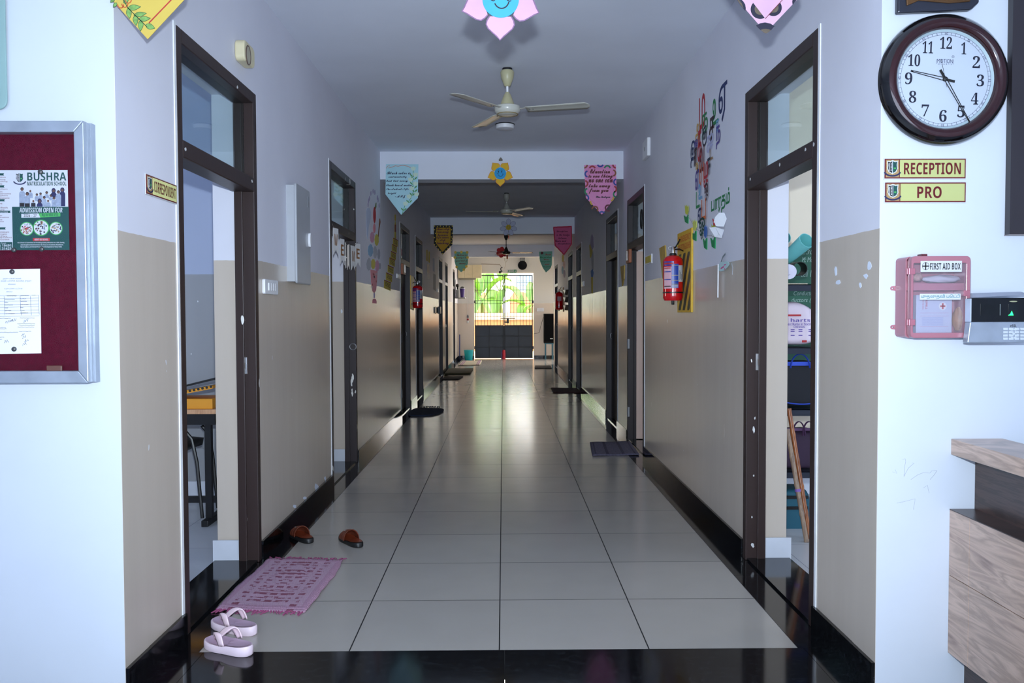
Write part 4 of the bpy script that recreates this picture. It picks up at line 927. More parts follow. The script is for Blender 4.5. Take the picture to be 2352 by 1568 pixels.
# fire extinguishers
m_red = M('extinguisher red', (196, 8, 22), .15, var=.03, coat=.5); m_blue = M('label blue', (30, 62, 150), .35, var=.05); m_lpink = M('label pink', (206, 160, 172), .4)
def extinguisher(lb, c, r, h, fr, label_u):
    """c: bottom centre of the cylinder; fr: the wall it hangs on"""
    c = V(c); n = fr.n; t = thing('fire_extinguisher', lb, 'fire extinguisher', c)
    MB(m_red).lathe(c, (0, 0, 1), [(r*.55, .004), (r*.86, 0), (r*.99, .02), (r, .035), (r, h*.86), (r*.95, h*.91), (r*.75, h*.965), (r*.35, h)], 40).build('cylinder', t, smooth=True)
    MB(m_black).lathe(c+V((0, 0, h*.985)), (0, 0, 1), [(r*.36, 0), (r*.38, .012), (r*.3, .02)], 20).build('neck_ring', t, smooth=True)
    MB(m_steel).lathe(c+V((0, 0, h+.012)), (0, 0, 1), [(r*.2, 0), (r*.22, .03), (r*.14, .05)], 16).build('valve', t, smooth=True)
    ez = c.z+h+.05; f = V(n)
    d1 = (f*.75+n*.1); hd = MB(m_black)
    hd.tube([c+V((0, 0, h+.045)), c+V((0, 0, h+.06))-f*.02, c+V((0, 0, h+.085))-f*.035+n*-.0, c+V((0, 0, h+.115))-f*.05], [.009, .009, .010, .008], flat=.6)
    hd.tube([c+V((0, 0, h+.04)), c+V((0, 0, h+.045))-f*.045, c+V((0, 0, h+.03))-f*.075], [.008, .009, .007], flat=.6)
    hd.build('squeeze_handle', t, smooth=True)
    MB(M('yellow tag', (206, 190, 50), .5)).tube([c+V((0, 0, h+.062))-f*.03+n*.004, c+V((0, 0, h+.105))-f*.048+n*.004], .008, flat=.6).build('yellow_sleeve', t, smooth=True)
    ring = MB(m_steel).tube([c+V((0, 0, h+.05))+f*.02+(f*.014*math.cos(s)+V((0, 0, .012*math.sin(s)))) for s in (2*PI*i/16 for i in range(16))], .0018, n=5, closed=True); ring.build('safety_pin', t, smooth=True)
    st = MB(m_black).lathe(c+V((0, 0, h*.16)), (0, 0, 1), [(r+.0008, 0), (r+.003, .001), (r+.003, .009), (r+.0008, .01)], 40, caps=False)
    w = c-n*((c-fr.o).dot(n)-.0135); st.box(*sorted((c.x-n.x*r*.8, w.x)), c.y-.01-r*.6*0, c.y+.01, c.z+h*.16+.001, c.z+h*.16+.009); st.build('holding_strap', t)
    MB(m_black).lathe(c-V((0, 0, .03)), (0, 0, 1), [(.009, 0), (.011, .004), (.011, .03)], 14).build('nozzle_tip', t, smooth=True)
    # the wrapped label: angle measured from the direction of view
    base = math.atan2(-1, 0)
    def wrap(m, a0, a1, z0, z1, e=.0008, par=None, nm='label'):
        fn = lambda u, v: (c.x+(r+e)*math.cos(base+a0+(a1-a0)*u), c.y+(r+e)*math.sin(base+a0+(a1-a0)*u), c.z+h*(z0+(z1-z0)*v))
        return MB(m).grid(fn, 14, 1).build(nm, par or t, smooth=True)
    if label_u is not None:
        u = label_u
        lab = wrap(m_lpink, u-1.25, u-.33, .26, .74)
        wrap(m_blue, u-1.25, u-.1, .76, .9*.955, .0008, lab, 'label_head'); wrap(m_redp, u-1.2, u-.14, .79, .83, .0012, lab, 'label_line')
        lb2 = wrap(m_blue, u-.33, u+.38, .27, .8)
        for z in (.765, .545, .435, .35): wrap(m_card, u-.3, u+.34, z, z+.008, .0012, lb2, 'label_line')
        for z in (.285, .305, .325): wrap(m_wprint, u-.3, u+.34, z, z+.01, .0012, lb2, 'label_line')
        for z, m_ in ((.7, m_redp), (.62, m_blue), (.45, m_blue), (.3, m_ink)): wrap(m_, u-1.2, u-.4, z, z+.02, .0012, lab, 'label_line')
        sk = wrap(m_wprint, u+.38, u+1.05, .41, .77)
        for i in range(4): wrap(m_ink, u+.5+i*.13, u+.55+i*.13, .44+.03*(i % 2), .66-.04*(i % 3), .0012, sk, 'label_writing')
    else:
        wrap(M('pale grey label', (190, 160, 170), .5), -.5, .6, .5, .75)
    return t
ex, eY = None, 6.15
r_ = ray(1545.5, 690); cX = EYE.x+r_.x/r_.y*eY; cZ = EYE.z+r_.z/r_.y*eY
extinguisher('red fire extinguisher with blue label hung before the striped yellow board', (cX, eY, cZ), .071, .325, FRr, 0)
# striped yellow board
yb_ = thing('hazard_board', 'tall yellow hazard board with black stripes behind the fire extinguisher', 'board', FRr.p(-6.2, 1.35))
YP = [(1557, 543), (1585, 520), (1589, 716), (1560, 717)]
P4 = FRr.pxs([(1556.5, 535), (1588, 520), (1588, 717), (1556.5, 717)], .012)
m_yel = M('worn yellow board', (206, 166, 38), .45, var=.12, scale=12)
a0 = min(p[0] for p in P4); a1 = max(p[0] for p in P4); b0 = P4[2][1]; b1 = (FRr.px(1572, 530, .012)[1])
MB(m_yel).rect(FRr, a0, b0, a1, b1, 0, .014).build('board', yb_, bev=.003)
k = MB(M('faded black stripe', (60, 58, 44), .6, var=.3, scale=25)); hgt = b1-b0; wdt = a1-a0
for i in range(6):
    z = b0-.5+i*.19; lo, hi = [], []
    for j in range(25):
        aa = a0+.02+(wdt-.05)*j/24; z0 = max(b0+.015, min(b1-.16, z+.55*j/24)); z1 = max(b0+.015, min(b1-.16, z+.1+.55*j/24))
        if z1-z0 > .002: lo.append((aa, z0)); hi.append((aa, z1))
    if len(lo) > 2: k.prism(FRr, lo+hi[::-1], .014, .0148)
k.build('stripe_print', yb_)
m_or = M('orange red lettering', (190, 84, 34), .6)
text('IN EMERGENCY', FRr, (a0+.03, b1-.075, a1-.02, b1-.03), .014, m_or, yb_, bold=.02); text('FIRE EXTINGUISHER', FRr, (a0+.02, b1-.135, a1-.02, b1-.09), .014, m_or, yb_, bold=.02)
for (x0, y0, x1, y1, x2, y2, x3, y3), lb in (((1514.5, 570, 1527, 563, 1530, 620, 1522, 640), 'short tan wooden board beside the fire extinguisher'), ((1425, 612, 1434, 609, 1433, 640, 1429, 657), 'short tan board between two dark doors')):
    o = tag(MB(M('tan worn board', (176, 146, 70), .6, var=.15, scale=14)).prism(FRr, FRr.pxs([(x0, y0), (x1, y1), (x2, y2), (x3, y3)], .01), 0, .012).build('wooden_board'), lb, 'board')
eY2 = 12.3; r_ = ray(959.5, 707); extinguisher('red fire extinguisher hung in front of a dark door on the banner side', (EYE.x+r_.x/r_.y*eY2, eY2, EYE.z+r_.z/r_.y*eY2), .074, .325, FL, .15)
o = tag(MB(m_yel).prism(FL, FL.pxs([(943.5, 632), (951, 636), (951, 712), (943.5, 708)], .01), 0, .012).build('mounting_board'), 'narrow yellow board behind the extinguisher on the banner side', 'board')
eY3 = 19.; r_ = ray(1284, 711); extinguisher('red fire extinguisher hung near the gate by the black paper pockets', (EYE.x+r_.x/r_.y*eY3, eY3, EYE.z+r_.z/r_.y*eY3), .085, .39, FRr, None)
# hasp on the fifth door
a, b = FL.px(1003, 712, .03); o = thing('door_hasp', 'black strap hasp sticking out from the door past the banner side extinguisher', 'hasp', FL.p(a, b))
MB(m_black).rect(FL, a-.3, b-.055, a+.45, b+.055, -.0005, .02).build('strap', o, bev=.004)
MB(m_black).rect(FL, a+.3, b-.07, a+.5, b+.07, .02, .08).build('lock_block', o, bev=.008)
# papers further along
for pts, m, lb in (([(979, 573), (982, 574), (982, 600), (979, 598)], m_card, 'narrow yellow paper strip high on the wall past the extinguisher doors'), ([(984, 577), (987, 578), (987, 604), (984, 602)], m_card, 'second narrow yellow paper strip, nearer the gate'), ([(981, 605), (986, 607), (986, 640), (981, 637)], M('dark photo print', (70, 66, 60), .5, var=.5, scale=60), 'dark photo print under the yellow paper strips'), ([(994, 592), (998, 594), (998, 625), (994, 622)], cm['lav'], 'pale lavender paper panel past the dark photo print'), ([(995, 628), (1001, 631), (1001, 668), (995, 664)], cm['grey'], 'grey framed paper low on the wall past the dark photo print')):
    cut(FL, 'wall_paper_sheet', lb, 'paper', pts, m, None, conv=lambda x, y: (x, y))
switch_plate(FL, 1004.2, 663, 1006.8, 672, 'small white switch plate next to the hasp door', 1)
# ---------------------------------------------------------------- wall with the colourful letters
lm = thing('letter_mural', 'Tamil letters in many colours forming a map shape on the wall', 'letter mural', FRr.p(-5.2, 1.9))
T = 6.53
tz = lambda x, y: (1560+x/T, 200+y/T); T2 = 4.9; t2 = lambda x, y: (1540+x/T2, 400+y/T2)
colr = {'r': (176, 26, 44), 'g': (34, 128, 74), 'n': (30, 44, 96), 'm': (110, 30, 44), 'b': (110, 160, 200), 'v': (82, 66, 142), 't': (200, 160, 90), 'k': (28, 34, 54), 'o': (206, 98, 40), 'd': (60, 34, 44), 'y': (150, 112, 70), 'e': (18, 70, 64), 'l': (176, 178, 214)}
colm = {k_: M('wall letter '+k_, v_, .6, var=.02) for k_, v_ in colr.items()}
for ch, c_, x0, y0, x1, y1, cv in (
    ('\u0bae', 'r', 300, 175, 388, 580, tz), ('\u0b89', 'g', 505, 210, 585, 525, tz), ('\u0b8f', 'n', 595, 30, 718, 460, tz), ('\u0ba8', 'g', 345, 445, 428, 720, tz), ('\u0b9e', 'k', 350, 630, 415, 865, tz), ('\u0b9a', 'd', 455, 495, 525, 775, tz), ('\u0bb0', 'b', 560, 520, 600, 670, tz), ('\u0ba8', 'v', 560, 615, 620, 890, tz), ('\u0b85', 't', 250, 590, 315, 790, tz), ('\u0b95', 'r', 285, 680, 340, 1090, tz), ('\u0b87', 'n', 180, 845, 245, 1190, tz), ('\u0b92', 'v', 240, 815, 285, 910, tz), ('\u0ba3', 'd', 232, 940, 275, 1170, tz), ('\u0bb5', 'm', 315, 940, 385, 1250, tz), ('\u0b9f', 'y', 472, 925, 512, 1075, tz), ('\u0b88', 'k', 435, 1090, 480, 1300, tz), ('\u0b8e', 'v', 255, 1275, 312, 1525, tz), ('\u0baf', 'o', 320, 1180, 385, 1450, tz), ('\u0bb4', 'r', 385, 1155, 450, 1480, tz), ('\u0b9c', 'l', 430, 760, 520, 930, tz), ('\u0bb7', 't', 265, 1150, 300, 1270, tz),
    ('\u0b89', 'b', 330, 125, 368, 270, t2), ('\u0b92', 'd', 398, 120, 436, 290, t2), ('\u0b9f', 'g', 303, 210, 342, 370, t2), ('\u0baa', 'o', 365, 300, 412, 498, t2), ('\u0b8e', 'n', 325, 400, 362, 540, t2), ('\u0b93', 'e', 340, 510, 402, 680, t2), ('\u0bb0', 'e', 362, 672, 385, 732, t2)):
    a0, b1 = FRr.px(*cv(x0, y0)); a1, b0 = FRr.px(*cv(x1, y1))
    sl = 0
    if a1 > a0 and b1 > b0: text(ch, FRr, (a0, b0, a1, b1), 0, colm[c_], lm, 'letter', thick=.0006+.0004*len(lm.children), fat=.005)
wd = thing('wall_word', 'green painted Tamil word beside the map of letters', 'wall lettering', FRr.p(-5, 2))
a0, _ = FRr.px(*t2(460, 300)); a1, _ = FRr.px(*t2(668, 300)); _, b0 = FRr.px(*t2(560, 440)); _, b1 = FRr.px(*t2(640, 165))
text('\u0baa\u0bbe\u0bb0\u0ba4\u0bae\u0bcd', FRr, (a0, b0, a1, b1), 0, colm['g'], wd, 'letter', thick=.001, fat=.006)
# paper tulips on a thread
m_tg = M('green paper', (30, 132, 76), .8, var=.05); m_tw = [M('yellow green paper', (190, 196, 70), .8), M('pale yellow green paper', (206, 214, 104), .8), M('blue paper', (60, 104, 176), .8), M('olive yellow paper', (186, 190, 60), .8)]
for i, (x, y, sx, hh) in enumerate(((196, 405, 20, 58), (286, 580, 22, 66), (408, 650, 18, 76), (500, 640, 22, 76))):
    lb = ('yellow green paper tulip at the high end of the thread', 'pale yellow green paper tulip, second on the thread', 'blue paper tulip in the thread of paper flowers', 'olive yellow paper tulip beside the curled white papers')[i]
    a, b = FRr.px(*t2(x, y)); t = thing('paper_tulip', lb, 'paper flower', FRr.p(a, b, .01))
    MB(m_tw[i]).prism(FRr, FRr.pxs([t2(x-sx, y-hh), t2(x-sx*.4, y-hh*.6), t2(x, y-hh*1.05), t2(x+sx*.4, y-hh*.6), t2(x+sx, y-hh*.9), t2(x+sx, y+hh*.2), t2(x+sx*.3, y+hh*.9), t2(x-sx*.7, y+hh*.6)]), .008, .010).build('bloom', t)
    MB(m_tg).prism(FRr, FRr.pxs([t2(x-sx*1.9, y+hh*1.0), t2(x-sx*.6, y+hh*1.5), t2(x+sx*.1, y+hh*.9), t2(x+sx*.5, y+hh*.9), t2(x+sx*.4, y+hh*2.6), t2(x-sx*1.2, y+hh*2.3)]), -.0005, .006).build('leaf', t)
tag(MB(M('grey thread', (150, 152, 156), .7)).tube([FRr.p(*FRr.px(*t2(*p)), .007) for p in ((196, 450), (262, 560), (310, 620), (380, 665), (430, 690), (490, 688))], .0014, n=5).build('thread'), 'thin thread joining the paper tulips', 'thread')
def curl(nm, lb, pts, m, dep):
    n_ = len(pts); P = FRr.pxs([t2(*p) for p in pts]); k = MB(m)
    vs = [FRr.p(a, b, d) for (a, b), d in zip(P, dep)]+[FRr.p(a, b, d+.0015) for (a, b), d in zip(P, dep)]
    k.add(vs, [list(range(n_))[::-1], list(range(n_, 2*n_))]+[(i, (i+1) % n_, n_+(i+1) % n_, n_+i) for i in range(n_)])
    return tag(k.build(nm), lb, 'paper')
curl('curled_paper', 'white paper flower back with a red edge, curling off the wall', [(580, 540), (590, 480), (606, 434), (625, 432), (632, 500), (618, 590), (590, 585)], m_paper, [.05, .045, .03, .01, -.0005, .01, .04])
curl('curled_paper', 'white paper piece beside the olive yellow tulip, curling off the wall', [(522, 690), (530, 600), (560, 592), (600, 622), (598, 716), (560, 708)], m_paper, [.03, .05, .03, -.0005, .012, .03])
curl('red_paper_strip', 'thin red paper strip at the edge of a curled white paper', [(570, 500), (577, 502), (590, 578), (580, 572)], m_redp, [.052, .05, .045, .05])
ht = thing('hanging_heart_tag', 'pale green paper heart tag with pink writing hanging by a white stick', 'paper tag', FRr.p(*FRr.px(*t2(600, 1090))))
P = [(546, 1050), (556, 1000), (580, 984), (606, 990), (630, 976), (656, 990), (666, 1012), (640, 1050), (604, 1084), (570, 1094), (548, 1085)]
MB(M('pale green card', (186, 214, 214), .7)).prism(FRr, FRr.pxs([t2(*p) for p in P], .02), .02, .022).build('heart_card', ht)
k = MB(M('pink ink', (206, 60, 130), .6))
for pts in ([(566, 1062), (580, 1052), (590, 1050)], [(588, 1040), (600, 1046), (606, 1020), (622, 1016)], [(604, 1072), (614, 1060)]): k.stroke(FRr, FRr.pxs([t2(*p) for p in pts], .022), .007, .022, .0226)
k.build('pink_writing', ht)
MB(M('grey green ribbon', (120, 130, 134), .7)).stroke(FRr, FRr.pxs([t2(*p) for p in ((604, 894), (575, 930), (556, 985), (550, 1010))], .02), .012, .012, .013).build('ribbon', ht)
MB(m_whitep).tube([FRr.p(*FRr.px(*t2(538, 1012), .015), .015), FRr.p(*FRr.px(*t2(534, 1388), .015), .015)], .004).build('stick', ht)
tag(MB(m_wprint).stroke(FRr, FRr.pxs([t2(*p) for p in ((688, 1004), (700, 1050), (696, 1130))]), .012, 0, .001).build('chalk_mark', wr), 'white scrape mark')
# small fittings
a0, b1 = FRr.px(1478, 328, .02); a1, b0 = FRr.px(1489, 357, .02); a0, a1 = sorted((a0, a1)); o = thing('sensor_box', 'small pale box fixed high on the wall above the pink leaf door', 'sensor', FRr.p((a0+a1)/2, b0)); MB(m_whitep).prism(FRr, rrect(a0, b0, a1, b1, .01), 0, .03).build('box_body', o, bev=.005); MB(M('grey lens', (150, 152, 150), .4)).prism(FRr, circ((a0+a1)/2, (b0+b1)/2, .02, 16), .03, .032).build('lens', o)
a0, b1 = FRr.px(1482, 588, .01); a1, b0 = FRr.px(1496, 604, .01); a0, a1 = sorted((a0, a1)); o = thing('door_number_plate', 'small dull yellow plate on the wall next to the pink leaf door', 'plate', FRr.p((a0+a1)/2, b0)); MB(m_whitep).rect(FRr, a0, b0, a1, b1, 0, .01).build('plate', o, bev=.002); MB(m_card).rect(FRr, a0+.02, b0+.012, a1-.02, b1-.012, .01, .012).build('yellow_face', o); MB(m_cardr).rect(FRr, a0+.05, b0+.02, a0+.06, b1-.02, .012, .0125).build('digit_mark', o)
switch_plate(FRr, 1336.5, 647, 1341, 657, 'small white switch plate next to the maroon mat door', 1)
c3 = lambda x, y: (1240+x/2.41, 450+y/2.41)
for pts, m, lb in (([(283, 225), (290, 208), (298, 230), (300, 280), (290, 300), (280, 270)], cm['lil'], 'lilac paper head of the tall paper figure on the wall'), ([(274, 275), (284, 250), (292, 300), (288, 345), (278, 340)], m_card, 'yellow ochre paper piece on the tall paper figure'), ([(284, 340), (296, 300), (300, 350), (298, 410), (288, 405)], cm['grey'], 'grey paper body of the tall paper figure'), ([(282, 415), (292, 402), (298, 425), (294, 450), (284, 448)], M('mid blue paper', (84, 130, 196), .8), 'blue paper oval low on the tall paper figure'), ([(284, 450), (294, 448), (294, 540), (286, 540)], m_card, 'long yellow paper stem under the blue oval')):
    cut(FRr, 'paper_figure_piece', lb, 'paper cutout', pts, m, None, conv=c3)
for (x, y), m, lb in (((128, 345), m_card, 'yellow paper fleck on the wall beyond the maroon mat'), ((135, 380), m_redp, 'red paper fleck on the wall beyond the maroon mat'), ((126, 410), cm['blue'], 'blue paper fleck on the wall beyond the maroon mat'), ((136, 430), cm['lil'], 'lilac paper fleck on the wall beyond the maroon mat')):
    cut(FRr, 'paper_fleck', lb, 'paper cutout', ell(x, y, 6, 22, 12), m, None, conv=c3)
for y, lb in ((527, 'upper'), (568, 'middle'), (612, 'lower')):
    P = FRr.pxs([c3(141, y-10), c3(160, y-10), c3(153, y+22)])
    o = MB(m_black).prism(FRr, P, .0, .06, .8).build('paper_pocket'); tag(o, f'black triangular wall pocket near the gate extinguisher, {lb} of three', 'wall pocket', 'black wall pockets')
o = tag(MB(M('tan pin board', (176, 140, 110), .7)).prism(FRr, FRr.pxs([c3(128, 505), c3(131, 505), c3(131, 640), c3(128, 640)], .01), 0, .015).build('narrow_board'), 'narrow tan board behind the gate extinguisher', 'board')
# ---------------------------------------------------------------- hanging paper things
def pline(fr, pts, d): return fr.pxs(pts, d)
def lines_text(fr, rows, conv, d, m, par, bold=.0, shear=.0):
    for s, x0, x1, y0, y1 in rows:
        a0, b1 = fr.px(*conv(x0, y0), d); a1, b0 = fr.px(*conv(x1, y1), d)
        text(script(s), fr, (a0, b0, a1, b1), d, m, par, 'handwriting', fat=.0016 if bold < .02 else .0035)
B1F = FY(B1); cA = lambda x, y: (870+x/6.03, 340+y/6.03); cB = lambda x, y: (1140+x/6.03, 340+y/6.03)
DT = .004
def sheet(fr, nm, lb, pts, conv, m, d=DT, cat='pennant', grp='paper pennants on the beams'):
    P = fr.pxs([conv(*p) for p in pts], d); lo = min(P, key=lambda p: p[1])
    o = thing(nm, lb, cat, fr.p(*lo, d), grp); MB(m).prism(fr, P, .0002, d).build('card', o); return o
hand_font = .25
m_pb = M('pale blue card', (172, 216, 226), .7, var=.03); m_lg = M('leaf green', (84, 150, 84), .7); m_pg = M('pale tulip print', (204, 226, 206), .7)
p1 = sheet(B1F, 'hanging_pennant', 'pale blue pennant with tulip border and handwriting on the first beam', [(100, 222), (548, 224), (542, 690), (310, 925), (92, 640)], cA, m_pb)
lines_text(B1F, [('Black color is', 110, 440, 328, 362), ('sentimentally', 135, 385, 388, 418), ('bad but every', 105, 400, 443, 475), ('black board makes', 103, 460, 500, 527), ('the students life', 105, 410, 556, 590), ('bright', 125, 240, 615, 645), ('- A P J', 225, 370, 655, 695)], cA, DT, m_navy, p1, .012)
k = MB(m_lg)
def lf(k, fr, conv, x, y, l, an, w_, d=.0004):
    ca, sa = math.cos(an), math.sin(an); pts = []
    for i in range(9): t = i/8; pts.append((x+l*t*ca-w_*math.sin(PI*t)*sa, y+l*t*sa+w_*math.sin(PI*t)*ca))
    for i in range(9): t = 1-i/8; pts.append((x+l*t*ca+w_*math.sin(PI*t)*sa, y+l*t*sa-w_*math.sin(PI*t)*ca))
    k.prism(fr, fr.pxs([conv(*p) for p in pts], DT), DT, DT+d)
for x, y in ((470, 380), (490, 420), (470, 490), (490, 540), (465, 640), (495, 590), (420, 740), (345, 850)):
    lf(k, B1F, cA, x, y+20, 60, -2.3, 9); lf(k, B1F, cA, x, y+20, 60, -.8, 9)
k.stroke(B1F, B1F.pxs([cA(*p) for p in ((478, 310), (470, 450), (480, 600), (440, 700), (360, 800), (325, 910))], DT), .006, DT, DT+.0005)
k.use(m_pg)
for x, y in ((478, 280), (508, 365), (440, 430), (508, 490), (455, 555), (420, 665), (370, 765), (525, 635)):
    k.prism(B1F, B1F.pxs([cA(x+dx, y+dy) for dx, dy in ((-33, -25), (-16, -12), (0, -34), (16, -12), (33, -25), (32, 12), (14, 32), (-14, 32), (-32, 12))], DT), DT, DT+.0008)
k.build('tulip_print', p1)
k = MB(M('orange ink', (214, 120, 84), .7)); k.stroke(B1F, B1F.pxs([cA(*p) for p in ((105, 280), (120, 250), (150, 238), (135, 275), (190, 262), (225, 245), (270, 250), (330, 238), (400, 250), (440, 272))], DT), .005, DT, DT+.0005); k.build('border_print', p1)
m_pp = M('pink card', (232, 150, 196), .7, var=.03)
p2 = sheet(B1F, 'hanging_pennant', 'pink pennant with ring border and maroon handwriting on the first beam', [(1215, 236), (1656, 228), (1668, 650), (1462, 920), (1240, 690)], cB, m_pp)
lines_text(B1F, [('Education', 1295, 1572, 296, 352), ('is one thing', 1275, 1608, 365, 430), ('no one can', 1275, 1608, 435, 478), ('take away', 1280, 1575, 500, 565), ('from you', 1280, 1550, 560, 632)], cB, DT, m_maroon, p2, .035, .3)
lines_text(B1F, [('Elin. Nordegren', 1380, 1575, 665, 700)], cB, DT, m_ink, p2, .02, .3)
k = MB(); rc = {'b': m_blue, 'r': m_redp, 'g': M('ring green', (30, 130, 84), .6), 'w': M('ring brown', (140, 82, 50), .6), 'm': M('ring maroon', (96, 30, 50), .6), 'y': M('ring yellow', (214, 170, 60), .6)}
for x, y, c_, s0, s1 in ((1218, 232, 'w', 0, 90), (1330, 292, 'r', 200, 340), (1440, 216, 'b', 20, 160), (1538, 285, 'g', 190, 350), (1655, 232, 'r', 90, 185), (1270, 358, 'b', 100, 260), (1612, 345, 'w', -80, 80), (1224, 492, 'r', -80, 80), (1668, 470, 'b', 100, 255), (1622, 568, 'r', -75, 75), (1268, 600, 'g', 100, 260), (1236, 690, 'b', -85, 40), (1664, 640, 'g', 100, 250), (1345, 745, 'y', 110, 200), (1580, 690, 'y', -20, 80), (1365, 848, 'w', 180, 400), (1550, 830, 'm', 60, 300), (1462, 922, 'b', 215, 325)):
    pts = [cB(x+40*math.cos(math.radians(t)), y+40*math.sin(math.radians(t))) for t in (s0+(s1-s0)*i/14 for i in range(15))]
    k.use(rc[c_]).stroke(B1F, B1F.pxs(pts, DT), .017, DT, DT+.0006)
k.use(M('thin rose line', (186, 90, 140), .6)).stroke(B1F, B1F.pxs([cB(*p) for p in ((1280, 275), (1610, 275), (1622, 660), (1462, 865), (1275, 680), (1280, 275))], DT), .002, DT, DT+.0004)
k.build('ring_print', p2)
B2F = FY(B2)
p3 = sheet(B2F, 'hanging_pennant', 'golden pennant with black dotted border on the second beam', [(762, 1068), (1028, 1068), (1020, 1335), (884, 1474), (762, 1330)], cA, M('black card', (22, 22, 24), .7))
MB(M('golden card', (204, 154, 34), .7, var=.04)).prism(B2F, B2F.pxs([cA(*p) for p in ((795, 1102), (996, 1102), (992, 1318), (884, 1438), (793, 1320))], DT), DT, DT+.001).build('gold_panel', p3)
lines_text(B2F, [('Never stop', 800, 975, 1108, 1148), ('learning', 805, 965, 1146, 1186), ('because', 815, 955, 1186, 1218), ('life never', 798, 965, 1222, 1262), ('stop', 845, 920, 1262, 1298), ('teaching', 805, 968, 1298, 1345)], cA, DT+.001, m_maroon, p3, .03, .25)
k = MB(M('yellow dot print', (222, 196, 70), .6))
for x, y in [(772+i*41, 1080+(8 if i % 2 else 0)) for i in range(7)]+[(772, 1130), (786, 1180), (772, 1238), (785, 1290), (772, 1335), (1008, 1130), (1018, 1178), (1006, 1230), (1016, 1255), (1004, 1282), (1012, 1318), (985, 1358), (800, 1358), (828, 1400), (858, 1430), (886, 1460), (922, 1424), (955, 1392)]:
    a, b = B2F.px(*cA(x, y), DT); k.prism(B2F, circ(a, b, .011, 10), DT, DT+.0008)
k.build('dot_print', p3)
p4 = sheet(B2F, 'hanging_pennant', 'magenta pink pennant with red wavy edge on the second beam', [(785, 1088), (1046, 1076), (1050, 1330), (938, 1486), (806, 1350)], cB, M('magenta pink card', (206, 88, 134), .7, var=.04))
lines_text(B2F, [('Discipline', 835, 990, 1142, 1172), ('is the bridge', 835, 1015, 1188, 1225), ('between', 860, 970, 1234, 1258), ('Goals and', 815, 968, 1270, 1298), ('Accomplishment', 850, 1036, 1312, 1340)], cB, DT, M('dark plum ink', (90, 20, 60), .7), p4, .012, .25)
k = MB(M('red edge print', (190, 36, 62), .7)); pts = []
cor = [(796, 1098), (1036, 1086), (1042, 1326), (938, 1472), (816, 1346), (796, 1098)]
for (xa, ya), (xb, yb2) in zip(cor, cor[1:]):
    for i in range(14): t = i/14; pts.append((xa+(xb-xa)*t+RND.uniform(-4, 4), ya+(yb2-ya)*t+RND.uniform(-4, 4)))
k.stroke(B2F, B2F.pxs([cB(*p) for p in pts+[pts[0]]], DT), .018, DT, DT+.0008); k.build('wavy_edge_print', p4)
B3F = FY(B3); cC = lambda x, y: (1000+x/4.356, 520+y/4.356); m_te = M('teal card', (112, 176, 160), .7, var=.04)
p5 = sheet(B3F, 'hanging_shield', 'teal shield card with yellow corners on the last beam', [(190, 252), (326, 252), (326, 365), (312, 410), (258, 458), (208, 410), (192, 350)], cC, m_te, grp='teal shields on the last beam')
lines_text(B3F, [('Failure is', 215, 312, 275, 295), ('growing is the', 205, 318, 305, 325), ('great deal of', 205, 318, 335, 355), ('success', 235, 300, 365, 378)], cC, DT, M('dark red ink', (120, 40, 50), .7), p5, .012)
k = MB(m_card)
for x, y in ((200, 258), (318, 258), (260, 256), (322, 310), (194, 310), (310, 400), (212, 405), (285, 430)): a, b = B3F.px(*cC(x, y), DT); k.prism(B3F, scallop(a, b, .028, 5, .3, n=20), DT, DT+.0008)
k.build('corner_print', p5)
cD = lambda x, y: (1060+x/9.22, 530+y/9.22)
p6 = sheet(B3F, 'hanging_shield', 'teal shield card with green and red writing beside the black loudspeaker', [(1640, 440), (1922, 430), (1915, 720), (1880, 800), (1790, 882), (1720, 780), (1660, 640)], cD, m_te, grp='teal shields on the last beam')
lines_text(B3F, [('Dream', 1775, 1890, 480, 515), ('Success', 1740, 1850, 590, 620), ('succeed', 1760, 1860, 690, 720)], cD, DT, m_redp, p6, .012); lines_text(B3F, [('Have you believe', 1660, 1890, 540, 590), ('have you believe', 1690, 1880, 640, 670), ('than yesterday', 1730, 1890, 745, 780)], cD, DT, m_tg, p6, .012)
a, b = B3F.px(*cD(1705, 470), DT); k = MB(m_maroon).prism(B3F, scallop(a, b, .03, 5, .3, n=20), DT, DT+.0008); k.build('flower_print', p6)
# two large pennants at the corridor mouth, only their tips in view
BFm = FY(YF-.0); e2 = .035
def tip(lb, pts, m): 
    P = BFm.pxs(pts, e2); o = thing('hanging_pennant', lb, 'pennant', BFm.p(*min(P, key=lambda p: p[1]), e2), 'paper pennants on the beams'); MB(m).prism(BFm, P, e2-.002, e2).build('card', o); return o
ALB = .62
m_yc = M('warm yellow card', (240, 208, 92), .6, var=.05, scale=5)
p7 = tip('large yellow pennant with painted green leaves at the corridor mouth', [(339, 90), (432, -10), (432, -250), (180, -250), (180, -85)], m_yc)
k = MB(M('red line print', (206, 50, 50), .6)).stroke(BFm, BFm.pxs([(342, 53), (395, -2), (430, -40)], e2), .004, e2, e2+.0006); k.build('red_line_print', p7)
k = MB(M('leaf outline', (40, 96, 60), .6)); g1, g2 = M('leaf green paint', (140, 190, 96), .6, var=.3, scale=60), None
cE = lambda x, y: (x/3.137, y/3.137)
def lf2(x, y, l, an, w_):
    ca, sa = math.cos(an), math.sin(an); pts = []
    wf = lambda t: w_*math.sin(PI*min(1, t**.8))*(1 if t < .9 else 1)
    for i in range(11): t = i/10; pts.append((x+l*t*ca-wf(t)*sa, y+l*t*sa+wf(t)*ca))
    for i in range(11): t = 1-i/10; pts.append((x+l*t*ca+wf(t)*sa, y+l*t*sa-wf(t)*ca))
    P = BFm.pxs([cE(*p) for p in pts], e2)
    k.use(g1).prism(BFm, P, e2, e2+.0005); k.use(MATS['leaf outline']).stroke(BFm, P+[P[0]], .0013, e2, e2+.0008)
